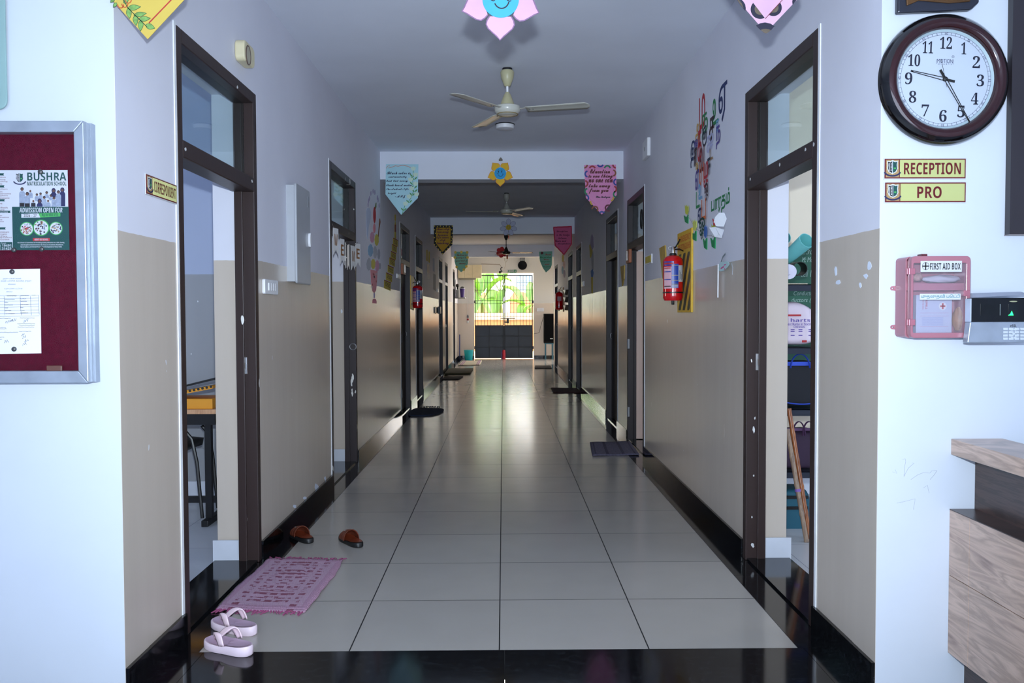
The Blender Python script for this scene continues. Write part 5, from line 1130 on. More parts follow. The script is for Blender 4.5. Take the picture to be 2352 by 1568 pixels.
for x, y, l, an, w_ in ((920, 60, 95, -.12, 20), (925, 60, 75, 1.45, 18), (965, 110, 92, -.15, 17), (975, 110, 75, 1.5, 18), (1000, 140, 85, -.1, 18), (1015, 145, 80, 1.6, 18), (1050, 180, 70, .35, 20), (840, 20, 40, 2.2, 12), (825, -10, 40, 2.4, 12), (890, 20, 40, -.5, 14)): lf2(x, y, l, an, w_)
k.use(MATS['leaf outline']).stroke(BFm, BFm.pxs([cE(*p) for p in ((880, -20), (920, 55), (985, 120), (1030, 165), (1060, 195))], e2), .0025, e2, e2+.0008)
for c_ in ((870, 40), (900, 35), (925, 5)):
    k.use(M('orange petal line', (226, 96, 44), .6)).stroke(BFm, BFm.pxs([cE(c_[0]+22*math.cos(t), c_[1]-8+26*math.sin(t)) for t in (PI*i/8 for i in range(9))], e2), .003, e2, e2+.0008)
k.build('leaf_painting', p7)
cG = lambda x, y: (1660+x/10.69, y/10.69)
p8 = tip('large pink pennant with dark mirror rings at the corridor mouth', [(1759, 75), (1835, -5), (1835, -250), (1600, -250), (1600, -120), (1694, 0)], M('light pink card', (238, 190, 218), .6, var=.03))
mk = M('midnight print', (28, 26, 52), .6); gm = M('gold mirror disc', (176, 156, 132), .15, .7)
outl = [(350, 0), (800, 625), (1060, 815), (1270, 640), (2040, -250), (350, -250)]
mring = []; k = None
def inside(mb, m, cx, cy2, r0, r1, t0, t1, d):
    pts = [(cx+r1*math.cos(math.radians(t0+(t1-t0)*i/16)), cy2+r1*math.sin(math.radians(t0+(t1-t0)*i/16))) for i in range(17)]
    if r0: pts += [(cx+r0*math.cos(math.radians(t1-(t1-t0)*i/16)), cy2+r0*math.sin(math.radians(t1-(t1-t0)*i/16))) for i in range(17)]
    mring.append(MB(m).prism(BFm, BFm.pxs([cG(*p) for p in pts], e2), e2, e2+d).build('mirror_ring_print', p8))
inside(k, mk, 920, 230, 0, 235, 52, 232, .0006); inside(k, gm, 920, 230, 0, 140, 52, 232, .0009)
inside(k, mk, 1245, 190, 0, 205, -52, 128, .0006); inside(k, gm, 1245, 190, 0, 125, -52, 128, .0009)
for m_, pts, d in ((mk, [(815, 628), (920, 572), (1040, 552), (1170, 580), (1272, 645), (1185, 745), (1060, 818), (925, 735)], .0006), (gm, [(925, 738), (985, 712), (1060, 706), (1130, 716), (1180, 742), (1120, 795), (1060, 822), (1000, 795)], .0009), (mk, [(352, -20), (420, -40), (500, 30), (550, 110), (565, 200), (556, 272), (400, 80)], .0006), (gm, [(352, -10), (400, 0), (470, 90), (508, 200), (500, 205), (380, 40)], .0009), (mk, [(1715, 125), (1705, 40), (1725, -60), (1850, -60)], .0006)):
    MB(m_).prism(BFm, BFm.pxs([cG(*p) for p in pts], e2), e2, e2+d).build('mirror_ring_print', p8)

k = MB(M('rose card', (236, 186, 214), .6)).prism(BFm, BFm.pxs([cG(*p) for p in ((690, 0), (1040, 455), (1465, 0), (1465, -260), (690, -260))], e2), e2, e2+.0012); ip = k.build('inner_card', p8)
MB(m_maroon).stroke(BFm, BFm.pxs([cG(*p) for p in ((1465, 0), (1120, 375), (1040, 462))], e2), .0022, e2+.0012, e2+.0016).build('edge_line', ip)
ALB = 1.
# paper flowers
def petal(fr, a, b, ang, r0, r1, w_, d, pointed=True):
    if pointed:
        ca, sa = math.cos(ang), math.sin(ang); pr = ((.42, .27), (.52, .33), (.62, .35), (.72, .30), (.82, .19), (.91, .085), (1, 0))
        pts = [(r1*t, r1*q_) for t, q_ in pr]+[(r1*t, -r1*q_) for t, q_ in pr[-2::-1]]
        return [(a+x*ca-y*sa, b+x*sa+y*ca) for x, y in pts]
    ca, sa = math.cos(ang), math.sin(ang); pts = []
    prof = ((0, .45), (.25, .85), (.5, 1), (.7, .86), (.88, .42), (1, 0)) if pointed else ((0, .3), (.3, .75), (.6, 1), (.82, .8), (.95, .4), (1, 0))
    for t, q_ in prof: pts.append((r0+(r1-r0)*t, w_*q_))
    for t, q_ in prof[-2::-1]: pts.append((r0+(r1-r0)*t, -w_*q_))
    return [(a+x*ca-y*sa, b+x*sa+y*ca) for x, y in pts]
def smile(k, fr, a, b, r, d, m):
    k.use(m); S_ = lambda pts, w_: k.stroke(fr, [(a+x*r, b+y*r) for x, y in pts], w_*r, d, d+.0006)
    S_([(.42*math.cos(t)+.05, .5*math.sin(t)) for t in (PI*(1.15+.75*i/12) for i in range(13))], .07)
    S_([(-.55, -.02), (-.4, -.1), (-.3, -.02)], .06); S_([(.35, -.05), (.48, -.12), (.58, -.08)], .06)
    for x in (-.3, .25):
        k.prism(fr, circ(a+x*r, b+.28*r, .08*r, 14, .17*r), d, d+.0006); S_([(x-.16, .5), (x, .62), (x+.14, .5)], .05)
def flower(fr, nm, lb, x, y, n_, r0, r1, w_, pm, em, cm_, rc_, a0, d, pointed=True, face=True):
    a, b = fr.px(x, y, d); t = thing(nm, lb, 'paper flower', fr.p(a, b-r1, d))
    for i in range(n_):
        P = petal(fr, a, b, a0+2*PI*i/n_, r0, r1, w_, d, pointed)
        o = MB(pm).prism(fr, P, d-.004, d-.002+.0002*(i % 2)).build('petal', t)
        MB(em).stroke(fr, P, .004 if r1 > .1 else .003, d-.002, d-.0012).build('petal_outline', o)
    o = MB(cm_).prism(fr, circ(a, b, rc_, 40), d-.004, d).build('centre', t)
    if face: k_ = MB(); smile(k_, fr, a, b, rc_, d, m_ink); k_.build('smile_print', o)
    return t
flower(B1F, 'hanging_paper_flower', 'yellow paper flower with blue smiling face on the first beam', 1149, 398, 5, .05, .142, .06, M('sunny yellow card', (232, 184, 40), .7), M('orange rim', (216, 110, 40), .7), M('sky blue card', (40, 156, 214), .7), .064, -PI/2, .03)
a, b = B1F.px(1150, 365); o = tag(MB(M('grey brown lump', (130, 122, 108), .8)).lathe(B1F.p(a, b-.02), V((0, -.2, 1)), [(.02, 0), (.024, .01), (.014, .024), (.004, .036)], 10).build('ceiling_hook', smooth=True), 'small grey brown hook lump on the first beam above the yellow flower', 'hook')
flower(B2F, 'hanging_paper_flower', 'white paper daisy with yellow smiling centre on the second beam', 1168, 522, 7, .03, .16, .042, M('white petal card', (196, 200, 222), .7), M('thin blue grey outline', (96, 96, 130), .7), M('daisy yellow', (206, 176, 50), .7), .05, PI*.5, .03, False)
a, b = B2F.px(1168, 541); tag(MB(M('orange red ribbon', (206, 60, 40), .7)).stroke(B2F, [(a-.0, b), (a+.002, b-.06)], .012, .02, .022).build('hanging_ribbon'), 'short orange ribbon hanging under the daisy', 'ribbon')
flower(B3F, 'hanging_paper_flower', 'red paper flower hanging at the last beam behind the brown fan', 1152, 579, 6, .02, .14, .055, M('red card', (176, 20, 36), .7), M('dark red rim', (110, 10, 24), .7), M('dark red card', (120, 16, 30), .7), .035, .4, .03, False, False)
a, b = B3F.px(1159, 592, .03); o = thing('hanging_string', 'beige string loop with a brown tag hanging under the red flower', 'string', B3F.p(a, b, .03))
MB(M('beige string', (186, 160, 120), .7)).tube([B3F.p(*B3F.px(*cD(*p), .03), .03) for p in ((905, 575), (915, 630), (935, 668), (960, 640), (968, 590))], .004, n=6).tube([B3F.p(*B3F.px(*cD(*p), .03), .03) for p in ((935, 668), (930, 740), (905, 795))], .003, n=6).build('string_loop', o)
a0, b1 = B3F.px(*cD(952, 510), .03); a1, b0 = B3F.px(*cD(985, 592), .03); MB(M('brown tag', (150, 80, 44), .6)).rect(B3F, a0, b0, a1, b1, .025, .035).build('brown_tag', o)
ALB = .5
flower(BFm, 'hanging_paper_flower', 'large pink paper flower with sky blue face hung at the corridor mouth', 1150, -2, 5, .058, .137, .062, M('light pink petal card', (244, 190, 216), .7), M('mauve outline', (150, 110, 150), .7), M('bright sky blue card', (66, 190, 244), .7), .062, -PI/2-.02, .05)
ALB = 1.
# ---------------------------------------------------------------- fans and ceiling light
def fan(nm, lb, hx, ytop, yhub, Yf, mb_, mc, mr, angs, R_=.6, metal=None):
    X = EYE.x+(ray(hx, 400).x/ray(hx, 400).y)*Yf; r_ = ray(hx, yhub); zh = H+r_.z/r_.y*Yf
    t = thing(nm, lb, 'ceiling fan', (X, Yf, zh-.06)); c = V((X, Yf, 0)); up = (0, 0, 1)
    MB(mc).lathe(c+V((0, 0, HC-.13)), up, [(.014, 0), (.022, .004), (.045, .06), (.05, .1), (.045, .112)], 24).build('canopy', t, smooth=True)
    MB(m_black).lathe(c+V((0, 0, HC-.02)), up, [(.036, 0), (.036, .02)], 20).build('ceiling_hook_plate', t)
    MB(mr).tube([c+V((0, 0, zh+.04)), c+V((0, 0, HC-.1))], .009, 12).build('down_rod', t, smooth=True)
    MB(mc).lathe(c+V((0, 0, zh+.02)), up, [(.052, 0), (.047, .02), (.026, .075), (.014, .095)], 24).build('lower_cup', t, smooth=True)
    MB(mb_).lathe(c+V((0, 0, zh-.045)), up, [(.03, -.004), (.07, 0), (.078, .008), (.09, .02), (.095, .04), (.09, .058), (.06, .068)], 36).build('motor_housing', t, smooth=True)
    MB(M(nm+' ring', (176, 150, 90), .25, .6)).lathe(c+V((0, 0, zh-.046)), up, [(.076, 0), (.079, .003), (.076, .006)], 36, caps=False).build('trim_ring', t, smooth=True)
    for a in angs:
        a = math.radians(a); u = V((math.cos(a), math.sin(a), 0)); w = V((-math.sin(a), math.cos(a), 0)); pit = math.radians(-8)
        def fn(p_, q_):
            r0 = .14+(R_-.14)*p_; wid = .052+.012*p_
            if p_ > .93: wid *= math.sqrt(max(0, 1-((p_-.93)/.075)**2))
            s = (q_-.5)*2*wid; return c+u*r0+w*(s*math.cos(pit))+V((0, 0, zh-.012+s*math.sin(pit)-.004*(2*q_-1)**2))
        bl = MB(mb_).grid(fn, 16, 4).build('blade', t, smooth=True, solid=.003)
        MB(mb_).box(0, 0, 0, 0, 0, 0)
        k = MB(mb_); p0, p1 = c+u*.08+V((0, 0, zh-.01)), c+u*.2+V((0, 0, zh-.006)); k.tube([p0, (p0+p1)/2+V((0, 0, .004)), p1], [.016, .013, .018], 8, flat=.25); ba = k.build('blade_arm', bl, smooth=True)
        for rr2 in (.165, .19): MB(m_steel).lathe(c+u*rr2+V((0, 0, zh-.018)), (0, 0, -1), [(.005, -.004), (.005, .001), (.003, .002)], 8).build('screw', bl)
    return t
m_fanw = M('ivory fan enamel', (192, 191, 180), .25, var=.04); m_fanc = M('yellowed ivory plastic', (182, 176, 140), .4)
def fan_y(ytop): 
    r_ = ray(1165, ytop); return (HC-H)/r_.z*r_.y
f1 = fan('ceiling_fan', 'ivory three blade ceiling fan nearest the corridor mouth', 1166, 157, 249, fan_y(157), m_fanw, m_fanc, m_whitep, (-15, 233, 113))
fan('ceiling_fan', 'ivory three blade ceiling fan between the first and second beams', 1163.5, 443, 484, fan_y(443), M('ivory fan enamel b', (180, 178, 165), .2), M('grey ivory plastic', (150, 148, 140), .4), m_whitep, (187, -53, 67))
m_fb = M('dark brown fan enamel', (52, 38, 32), .15, .3)
fan('ceiling_fan', 'dark brown ceiling fan before the last beam near the gate', 1162, 538, 579, fan_y(538), m_fb, m_black, m_black, (-8, 232, 112))
r_ = ray(1160, 285); t_ = (HC-H)/r_.z; c = EYE+r_*t_
o = thing('ceiling_light', 'small round white ceiling light behind the nearest fan', 'ceiling light', (c.x, c.y, HC-.05))
MB(m_whitep).lathe((c.x, c.y, HC), (0, 0, -1), [(.085, 0), (.085, .03), (.08, .042), (.07, .045)], 36).build('light_body', o, smooth=True); MB(m_black).lathe((c.x, c.y, HC), (0, 0, -1), [(.09, 0), (.09, .008)], 36).build('base_ring', o); MB(M('opal diffuser', (222, 224, 232), .4)).lathe((c.x, c.y, HC-.044), (0, 0, -1), [(.068, 0), (.05, .004), (.001, .006)], 30).build('diffuser', o, smooth=True)
# ---------------------------------------------------------------- things on the floor
def quad_map(fr, quad):
    tl, tr, br, bl = [V((*fr.px(*p), 0)) for p in quad]
    return lambda u, v: (bl*(1-u)+br*u)*(1-v)+(tl*(1-u)+tr*u)*v
def rug_mat():
    k = NT('pink woven rug'); uv = k.n('ShaderNodeTexCoord').outputs['UV']; s = k.n('ShaderNodeSeparateXYZ', {0: uv}); u, v = s.outputs[0], s.outputs[1]
    fl = lambda x, n: k.math('FLOOR', k.math('MULTIPLY', x, n))
    # symmetrical blocks of darker weft: rows that start and stop
    us = k.math('ABSOLUTE', k.math('SUBTRACT', u, .5))
    wn = k.n('ShaderNodeTexWhiteNoise', {0: k.n('ShaderNodeCombineXYZ', {0: fl(us, 24), 1: fl(v, 44)})}).outputs[0]
    nz = k.noise(60, k.n('ShaderNodeCombineXYZ', {0: u, 1: k.math('MULTIPLY', v, 4)}), 4)
    mid = k.math('MULTIPLY', k.math('LESS_THAN', us, .24), k.math('LESS_THAN', k.math('ABSOLUTE', k.math('SUBTRACT', v, .5)), .4))
    side = k.math('MULTIPLY', k.math('GREATER_THAN', us, .29), k.math('LESS_THAN', us, .37))
    row = k.math('GREATER_THAN', k.math('SINE', k.math('MULTIPLY', v, 100)), -.35)
    zone = k.math('MULTIPLY', k.math('MAXIMUM', mid, side), row)
    f = k.math('MULTIPLY', zone, k.math('GREATER_THAN', k.math('ADD', k.math('MULTIPLY', wn, .55), k.math('MULTIPLY', nz, .8)), .66))
    bord = k.math('GREATER_THAN', k.math('MAXIMUM', us, k.math('ABSOLUTE', k.math('SUBTRACT', v, .5))), .43)
    base = k.mix(nz, c4((170, 134, 156)), c4((192, 160, 178)))
    base = k.mix(k.math('MULTIPLY', bord, .45), base, c4((166, 116, 144)))
    k.put(k.b.inputs['Base Color'], k.mix(k.math('MULTIPLY', f, .85), base, c4((124, 48, 76))))
    k.b.inputs['Roughness'].default_value = .95
    wv = k.math('ADD', k.math('SINE', k.math('MULTIPLY', v, 420)), k.math('SINE', k.math('ADD', k.math('MULTIPLY', u, 500), k.math('MULTIPLY', v, 300))))
    k.bump(wv, .5, .002)
    return k.m
RQ = [(618, 1284), (789, 1288), (699, 1408), (496, 1401)]
rm_ = quad_map(FZ, RQ); rt = thing('woven_rug', 'pink woven cotton rug with fringed ends outside the office door', 'rug', (-.99, 3.9, 0))
def rugz(u, v):
    p = rm_(u, v); e = .004*math.sin(v*9+u*2)+.003*math.sin(v*23)
    if u < .02 or u > .98: p = p+V((.002*math.sin(v*31)+.003*math.sin(v*11)+(.012 if u > .5 else -.006)*math.sin(v*PI), 0, 0))
    ed = min(u, 1-u, v, 1-v)
    return (p.x, p.y, .009+.0025*math.sin(u*7+1)*math.sin(v*6)+(.0012 if (int(v*44) % 2) else 0)-(.004 if ed < .02 else 0))
MB(rug_mat()).grid(rugz, 40, 60).build('rug_cloth', rt, smooth=True, solid=.006)
m_fr = M('magenta fringe yarn', (150, 72, 112), .95)
for end in (0, 1):
    for i in range(34):
        u = (i+RND.uniform(.1, .9))/34; p = rm_(u, end); s = -1 if end == 0 else 1; L_ = RND.uniform(.016, .05); dx = RND.uniform(-.028, .02)
        MB(m_fr).tube([(p.x, p.y, .006), (p.x+dx*.4, p.y+s*L_*.5, .007), (p.x+dx, p.y+s*L_, .004)], [.0035, .0038, .0025], 5).build('fringe_tassel', rt, smooth=True)
def mat_thing(lb, quad, m, th=.012, fringe=None, stripes=None, round_=0):
    f = quad_map(FZ, quad)
    def fn(u, v):
        uu = u; p = f(u, v)
        if round_: 
            c = f(.5, .5); k_ = 1-round_*max(0, (abs(2*u-1)**3)*(abs(2*v-1)**2)); p = c+(p-c)*k_
        return (p.x, p.y, th*.7+.002*math.sin(u*9)*math.cos(v*7))
    lo = f(.5, .5)
    t = thing('door_mat', lb, 'door mat', (lo.x, lo.y, 0)); MB(m).grid(fn, 24, 16).build('mat_cloth', t, smooth=True, solid=th*.8)
    if stripes:
        for u0, u1, m2 in stripes:
            MB(m2).grid(lambda u, v: (*f(u0+(u1-u0)*u, .02+.96*v)[:2], th*1.12+.0022*math.sin((u0+(u1-u0)*u)*9)*math.cos(v*7)), 8, 8).build('stripe', t, smooth=True, solid=.002)
    if fringe:
        for i in range(14):
            u = .3+.45*i/13; p = f(u, 1); MB(fringe).tube([(p.x, p.y, .01), (p.x+RND.uniform(-.02, .02), p.y+.05, .035), (p.x+RND.uniform(-.03, .03), p.y+.12, .012)], .005, 5).build('fringe_tassel', t, smooth=True)
def fabric(name, c=None, sc_=60): 
    return MATS.get(name) or M(name, c, .95, var=.3, scale=sc_, bump=.3)
mat_thing('purple grey woven mat in front of the pink leaf door', [(1355, 1018), (1447, 1016), (1468, 1046), (1361, 1048)], fabric('purple grey mat', (84, 80, 98)), .014, stripes=((.06, .09, fabric('dark purple stripe', (58, 52, 70))), (.3, .36, fabric('dark purple stripe')), (.64, .7, fabric('dark purple stripe')), (.91, .94, fabric('dark purple stripe'))))
mat_thing('navy blue mat with fringe beside the banner side fire extinguisher', [(950, 938), (1027, 940), (1003, 955), (930, 958)], fabric('navy mat', (32, 42, 66)), .016, fringe=fabric('dark yarn', (30, 34, 46)), round_=.2)
mat_thing('maroon brown mat at the closed door past the tall paper figure', [(1266, 892), (1326, 893), (1335, 902.5), (1271, 903)], fabric('maroon mat', (66, 40, 44)), .016)
mat_thing('dark brown mat at the hasp door, nearer than the olive mat', [(1022, 865.5), (1064, 865.5), (1053, 872), (1014, 873)], fabric('dark brown mat', (48, 38, 34)), .018)
mat_thing('olive brown mat before the door past the hasp door', [(1031, 848.5), (1087, 848), (1080, 860), (1020, 861)], fabric('olive mat', (78, 72, 48)), .03)
mb_, ml_ = fabric('beige mat', (178, 170, 150)), fabric('lilac stripe', (150, 110, 150))
mat_thing('beige mat with lilac striped ends by the gate bucket', [(1063, 829.5), (1107, 829), (1102, 839), (1052, 840)], mb_, .018, stripes=((.06, .11, ml_), (.15, .19, ml_), (.82, .86, ml_), (.9, .95, ml_)))
mat_thing('dark grey ribbed mat on the loudspeaker side near the gate', [(1229, 841), (1265, 841), (1267, 846.5), (1228, 846.5)], fabric('dark grey mat', (62, 56, 54)), .018)
# pink flip flops
m_ff = M('pale pink foam', (226, 206, 216), .5, var=.03); m_fs = M('pale pink strap', (222, 196, 204), .35); m_fi = M('pale pink footbed', (178, 152, 172), .6)
def sole_outline(L_, w_, n=36):
    pts = []
    for i in range(n):
        t = 2*PI*i/n; x = math.cos(t); y = math.sin(t)
        wd = w_*(.5+.06*x) ; k_ = .84 if -.5 < x < .35 else 1
        k_ = 1-.13*math.exp(-((x+.15)/.4)**2)
        pts.append((L_/2*x*(abs(x)**-.12 if abs(x) > .05 else 1), wd*y*k_*(abs(y)**-.25 if abs(y) > .05 else 1)))
    return pts
def slipper(lb, heel, toe, strap_m, sole_m, bed_m, style, Ln, w_, thk, grp, mirror=1):
    heel, toe = V((*heel, 0)), V((*toe, 0)); u = (toe-heel).normalized(); v = V((-u.y, u.x, 0)); c = (heel+toe)/2
    nm = 'flip_flop' if style == 'thong' else 'sandal'; t = thing(nm, lb, 'slipper' if style == 'thong' else 'sandal', c, grp)
    fr = Fr(c, u, v, (0, 0, 1)); o = sole_outline(Ln, w_)
    hz = lambda a: thk*(1.15 if a < 0 else 1)-.006*math.sin((a/Ln+.5)*PI)
    n = len(o); vs = [fr.p(a*.96, b*.94, .001) for a, b in o]+[fr.p(a, b, .006) for a, b in o]+[fr.p(a, b, hz(a)-.003) for a, b in o]+[fr.p(a*.97, b*.95, hz(a)+.002) for a, b in o]
    fs = [list(range(n))[::-1]]
    for j in range(3): fs += [(j*n+i, j*n+(i+1) % n, (j+1)*n+(i+1) % n, (j+1)*n+i) for i in range(n)]
    vs.append(fr.p(0, 0, thk*.6)); fs += [(3*n+i, 3*n+(i+1) % n, 4*n) for i in range(n)]
    MB(sole_m).add(vs, fs).build('sole', t, smooth=True)
    vs = [fr.p(a*.95, b*.92, hz(a)+.002) for a, b in o]+[fr.p(a*.86, b*.8, hz(a)-.0015+.0) for a, b in o]+[fr.p(0, 0, thk-.002)]
    vs = [fr.p(a*.93*s_, b*.9*s_, hz(a*s_)+.0034-.004*(1-s_**4)+.0015) for s_ in (1, .8, .6, .4, .2) for a, b in o]+[fr.p(0, 0, hz(0)+.001)]
    MB(bed_m).add(vs, [(j*n+i, j*n+(i+1) % n, (j+1)*n+(i+1) % n, (j+1)*n+i) for j in range(4) for i in range(n)]+[(4*n+i, 4*n+(i+1) % n, 5*n) for i in range(n)]).build('footbed', t, smooth=True)
    if style == 'thong':
        # a broad strap that arches from the toe post to both sides of the sole
        for s in (1, -1):
            def fn(p, q, s=s):
                a = Ln*(.27-.36*p); b = s*(w_*.5*math.sin(p*PI/2)**.9); z = thk+.002+.052*math.sin(min(1, p*1.1)*PI*.62)*(1-.55*p**3)-(.022*p**4)
                wd = .012+.012*math.sin(p*PI*.8); a2 = a+(q-.5)*2*wd*(1-.3*p); 
                return fr.p(a2+.01*p, b+s*.003*math.sin(q*PI), z+.004*math.sin(q*PI)-(.004*(q-.5)))
            MB(strap_m).grid(fn, 16, 5).build('strap', t, smooth=True, solid=.005)
        MB(strap_m).tube([fr.p(Ln*.27, 0, thk-.004), fr.p(Ln*.27, 0, thk+.012)], .005).build('toe_post', t, smooth=True)
    else:
        # closed woven upper over the toes with an open heel
        def up(p, q):
            th = PI*p; a = Ln*(-.02+.47*q); k_ = math.sqrt(max(0, 1-(q/1.04)**2.4)) if q > .55 else 1-.02*q
            kk = math.sqrt(max(.02, 1-((q-.45)/.57)**2)) if q > .45 else 1
            b = math.cos(th)*w_*.5*(kk*.98); z = thk-.004+math.sin(th)*(.058*(1-.5*q))*kk
            return fr.p(a+.006*math.sin(th), b, z)
        MB(strap_m).grid(up, 18, 14).build('upper', t, smooth=True, solid=.004)
        for q in (0.02, .3, .5):
            pts = [up(i/18, q) for i in range(19)]; MB(M('dark tan trim', (96, 44, 26), .4)).tube([p+V((0, 0, .001)) for p in pts], .0035, 6, flat=.7).build('upper_trim', t, smooth=True)
        MB(M('steel buckle', (190, 180, 170), .25, .9)).lathe(fr.p(Ln*.1, mirror*w_*.3, thk+.047), (0, mirror*.3, 1), [(.007, 0), (.006, .003), (.002, .004)], 12).build('rivet', t, smooth=True)
    return t
g = lambda x, y: FZ.px(x, y)
slipper('pale pink flip flop nearer the rug, behind its pair', g(595, 1462), g(484, 1434), m_fs, m_ff, m_fi, 'thong', .245, .096, .034, None)
slipper('pale pink flip flop standing partly on the black granite threshold, away from the rug', g(575, 1506), g(478, 1482), m_fs, m_ff, m_fi, 'thong', .24, .096, .034, None)
m_bs = M('black rubber sole', (20, 20, 22), .5); m_lt = M('brown leather', (98, 48, 33), .35, var=.25, scale=40, bump=.2); m_bd = M('tan brown footbed', (120, 50, 26), .4)
slipper('brown leather slip-on sandal close to the skirting, behind the rug', g(716, 1250), g(672, 1226), m_lt, m_bs, m_bd, 'slip', .262, .098, .024, None)
slipper('brown leather slip-on sandal out on the tiles, behind the rug', g(832, 1261), g(783, 1233), m_lt, m_bs, m_bd, 'slip', .262, .098, .024, None)

# ---------------------------------------------------------------- office behind the first door
def pY(x, y, Y): r_ = ray(x, y); return EYE+r_*(Y/r_.y)
def xY(x, Y): return pY(x, 721, Y).x
Yt0 = 5.45; 
zt = pY(455, 951, Yt0).z; xr = xY(481, Yt0)
tb = thing('office_table', 'pale topped office table with black metal frame inside the correspondent room', 'table', (xr-.5, Yt0+.3, 0))
MB(wood('light desk wood', (186, 140, 104), (206, 160, 122), 5, (6, 1, 1), .4)).box(xr-1.2, xr+.04, Yt0, Yt0+.6, zt, zt+.03).build('table_top', tb, bev=.003)
m_bm = M('black metal frame', (14, 14, 17), .4)
MB(m_bm).box(xr-1.18, xr+.02, Yt0+.015, Yt0+.045, zt-.07, zt).build('apron', tb)
for x in (xr-.03, xr-1.15):
    MB(m_bm).box(x-.02, x+.02, Yt0+.02, Yt0+.06, .03, zt).build('leg', tb); MB(m_bm).box(x-.02, x+.02, Yt0+.53, Yt0+.57, .03, zt).build('leg', tb)
    MB(m_bm).box(x-.022, x+.022, Yt0-.06, Yt0+.66, 0, .04).build('foot_rail', tb, bev=.004)
MB(m_bm).box(xr-1.15, xr-.03, Yt0+.28, Yt0+.32, .08, .12).build('stretcher', tb)
fx = xr-.02; m_orf = M('orange file card', (222, 150, 34), .5, var=.05)
fl_ = thing('file_tray', 'orange document tray with a black sloping lid on the office table', 'tray', (fx-.1, Yt0+.1, zt+.03))
MB(m_orf).box(fx-.36, fx+.02, Yt0+.03, Yt0+.3, zt+.03, zt+.095).build('tray_body', fl_, bev=.003)
MB(m_orf).prism(Fr((0, Yt0+.05, 0), (1, 0, 0), (0, 0, 1), (0, -1, 0)), [(fx-.3, zt+.1), (fx+.02, zt+.16), (fx+.02, zt+.18), (fx-.3, zt+.12)], -.2, .01).build('file_card', fl_)
k = MB(m_ink)
for i in range(11): k.lathe((fx-.26+i*.027, Yt0+.038, zt+.12+i*.0052), (0, -1, 0), [(.008, 0), (.008, .003)], 10)
k.build('punched_hole_print', fl_)
MB(m_black).prism(Fr((0, Yt0+.1, 0), (1, 0, 0), (0, 0, 1), (0, -1, 0)), [(fx-.33, zt+.13), (fx+.03, zt+.215), (fx+.03, zt+.23), (fx-.33, zt+.142)], -.2, .01).build('black_lid', fl_)
ch = thing('office_chair', 'black padded office chair tucked under the office table', 'chair', (xr-.25, Yt0+.2, 0))
zc = pY(445, 1012, Yt0+.1).z
MB(m_black).grid(lambda u, v: (xr-.5+.3*u, Yt0+.08+.34*v, zc-.05+.03*math.sin(PI*u)**.5*math.sin(PI*v)**.5), 10, 10).build('seat', ch, smooth=True, solid=.05)
MB(m_black).grid(lambda u, v: (xr-.46+.26*u, Yt0+.1+.03*math.sin(PI*u), zc+.03+.07*v), 8, 8).build('backrest', ch, smooth=True, solid=.03)
for s in (0, 1):
    y0 = Yt0+.1+.3*s
    MB(m_bm).tube([(xr-.2, y0, zc+.06), (xr-.16, y0, zc+.01), (xr-.13, y0, zc-.14), (xr-.1, y0, .02)], .012, 8).build('leg', ch, smooth=True)
    MB(m_bm).tube([(xr-.46, y0, zc-.04), (xr-.5, y0, .02)], .012, 8).build('leg', ch, smooth=True)
tag(MB(M('grey cable', (150, 150, 156), .6)).tube([(xr-.6, 6.255, .45), (xr-.45, 6.255, .38), (xr-.3, 6.255, .36), (xr-.1, 6.255, .31)], .003, 5).build('wall_cable'), 'thin grey cable drooping along the office wall behind the table', 'cable')
# ---------------------------------------------------------------- store room behind the last near door
YR = 5.2
rk = thing('steel_rack', 'dark blue grey steel rack inside the store room', 'rack', (2.0, YR+.17, 0)); m_rk = M('dark blue grey steel', (46, 52, 66), .35, .3)
rx0, rx1 = 1.60, 2.5
shz = [pY(1842, y, YR).z for y in (653, 798, 940, 1083)]
for z in shz:
    k = MB(m_rk).box(rx0, rx1, YR, YR+.36, z-.004, z).box(rx0, rx1, YR, YR+.003, z-.04, z).build('shelf', rk)
for x in (rx0, rx1-.03):
    for y in (YR+.0, YR+.33): MB(m_rk).box(x, x+.03, y, y+.03, 0, 2.0).build('upright', rk)
m_gb = M('green chalkboard', (22, 82, 62), .6, var=.12, scale=4); m_chalk = M('chalk', (150, 176, 166), .9)
WB = FY(6.3); gz1 = pY(1842, 567, 6.3).z
gb = thing('chalkboard', 'green chalkboard with chalk writing on the store room wall behind the rack', 'chalkboard', (2.4, 6.28, gz1-1.1)); MB(m_gb).rect(WB, 1.6, gz1-1.1, 4.0, gz1, .002, .02).build('board', gb)
MB(M('pale board frame', (196, 186, 160), .5)).rect(WB, 1.6, gz1, 4.0, gz1+.03, .002, .025).build('frame', gb)
for s, x0, x1, y0, y1 in (('2:30', 1838, 1869, 573, 584), ('M: Mou', 1842, 1872, 590, 602), ('cell 14', 1840, 1871, 620, 636), ('A', 1858, 1870, 648, 664), ('Conductor', 1823, 1872, 668, 678), ('ductors ( 3', 1818, 1872, 684, 696), ('state of', 1836, 1872, 703, 714), ('B  Nivo', 1846, 1872, 720, 732)):
    text(s, WB, pxbox(WB, x0, y0, x1, y1, .02), .02, m_chalk, gb, 'chalk_writing', shear=.25)
m_chart = M('pale turquoise chart paper', (112, 196, 196), .6, var=.05); m_dkch = M('black chart paper', (30, 30, 30), .5); m_lvch = M('pale lavender chart paper', (206, 206, 226), .6)
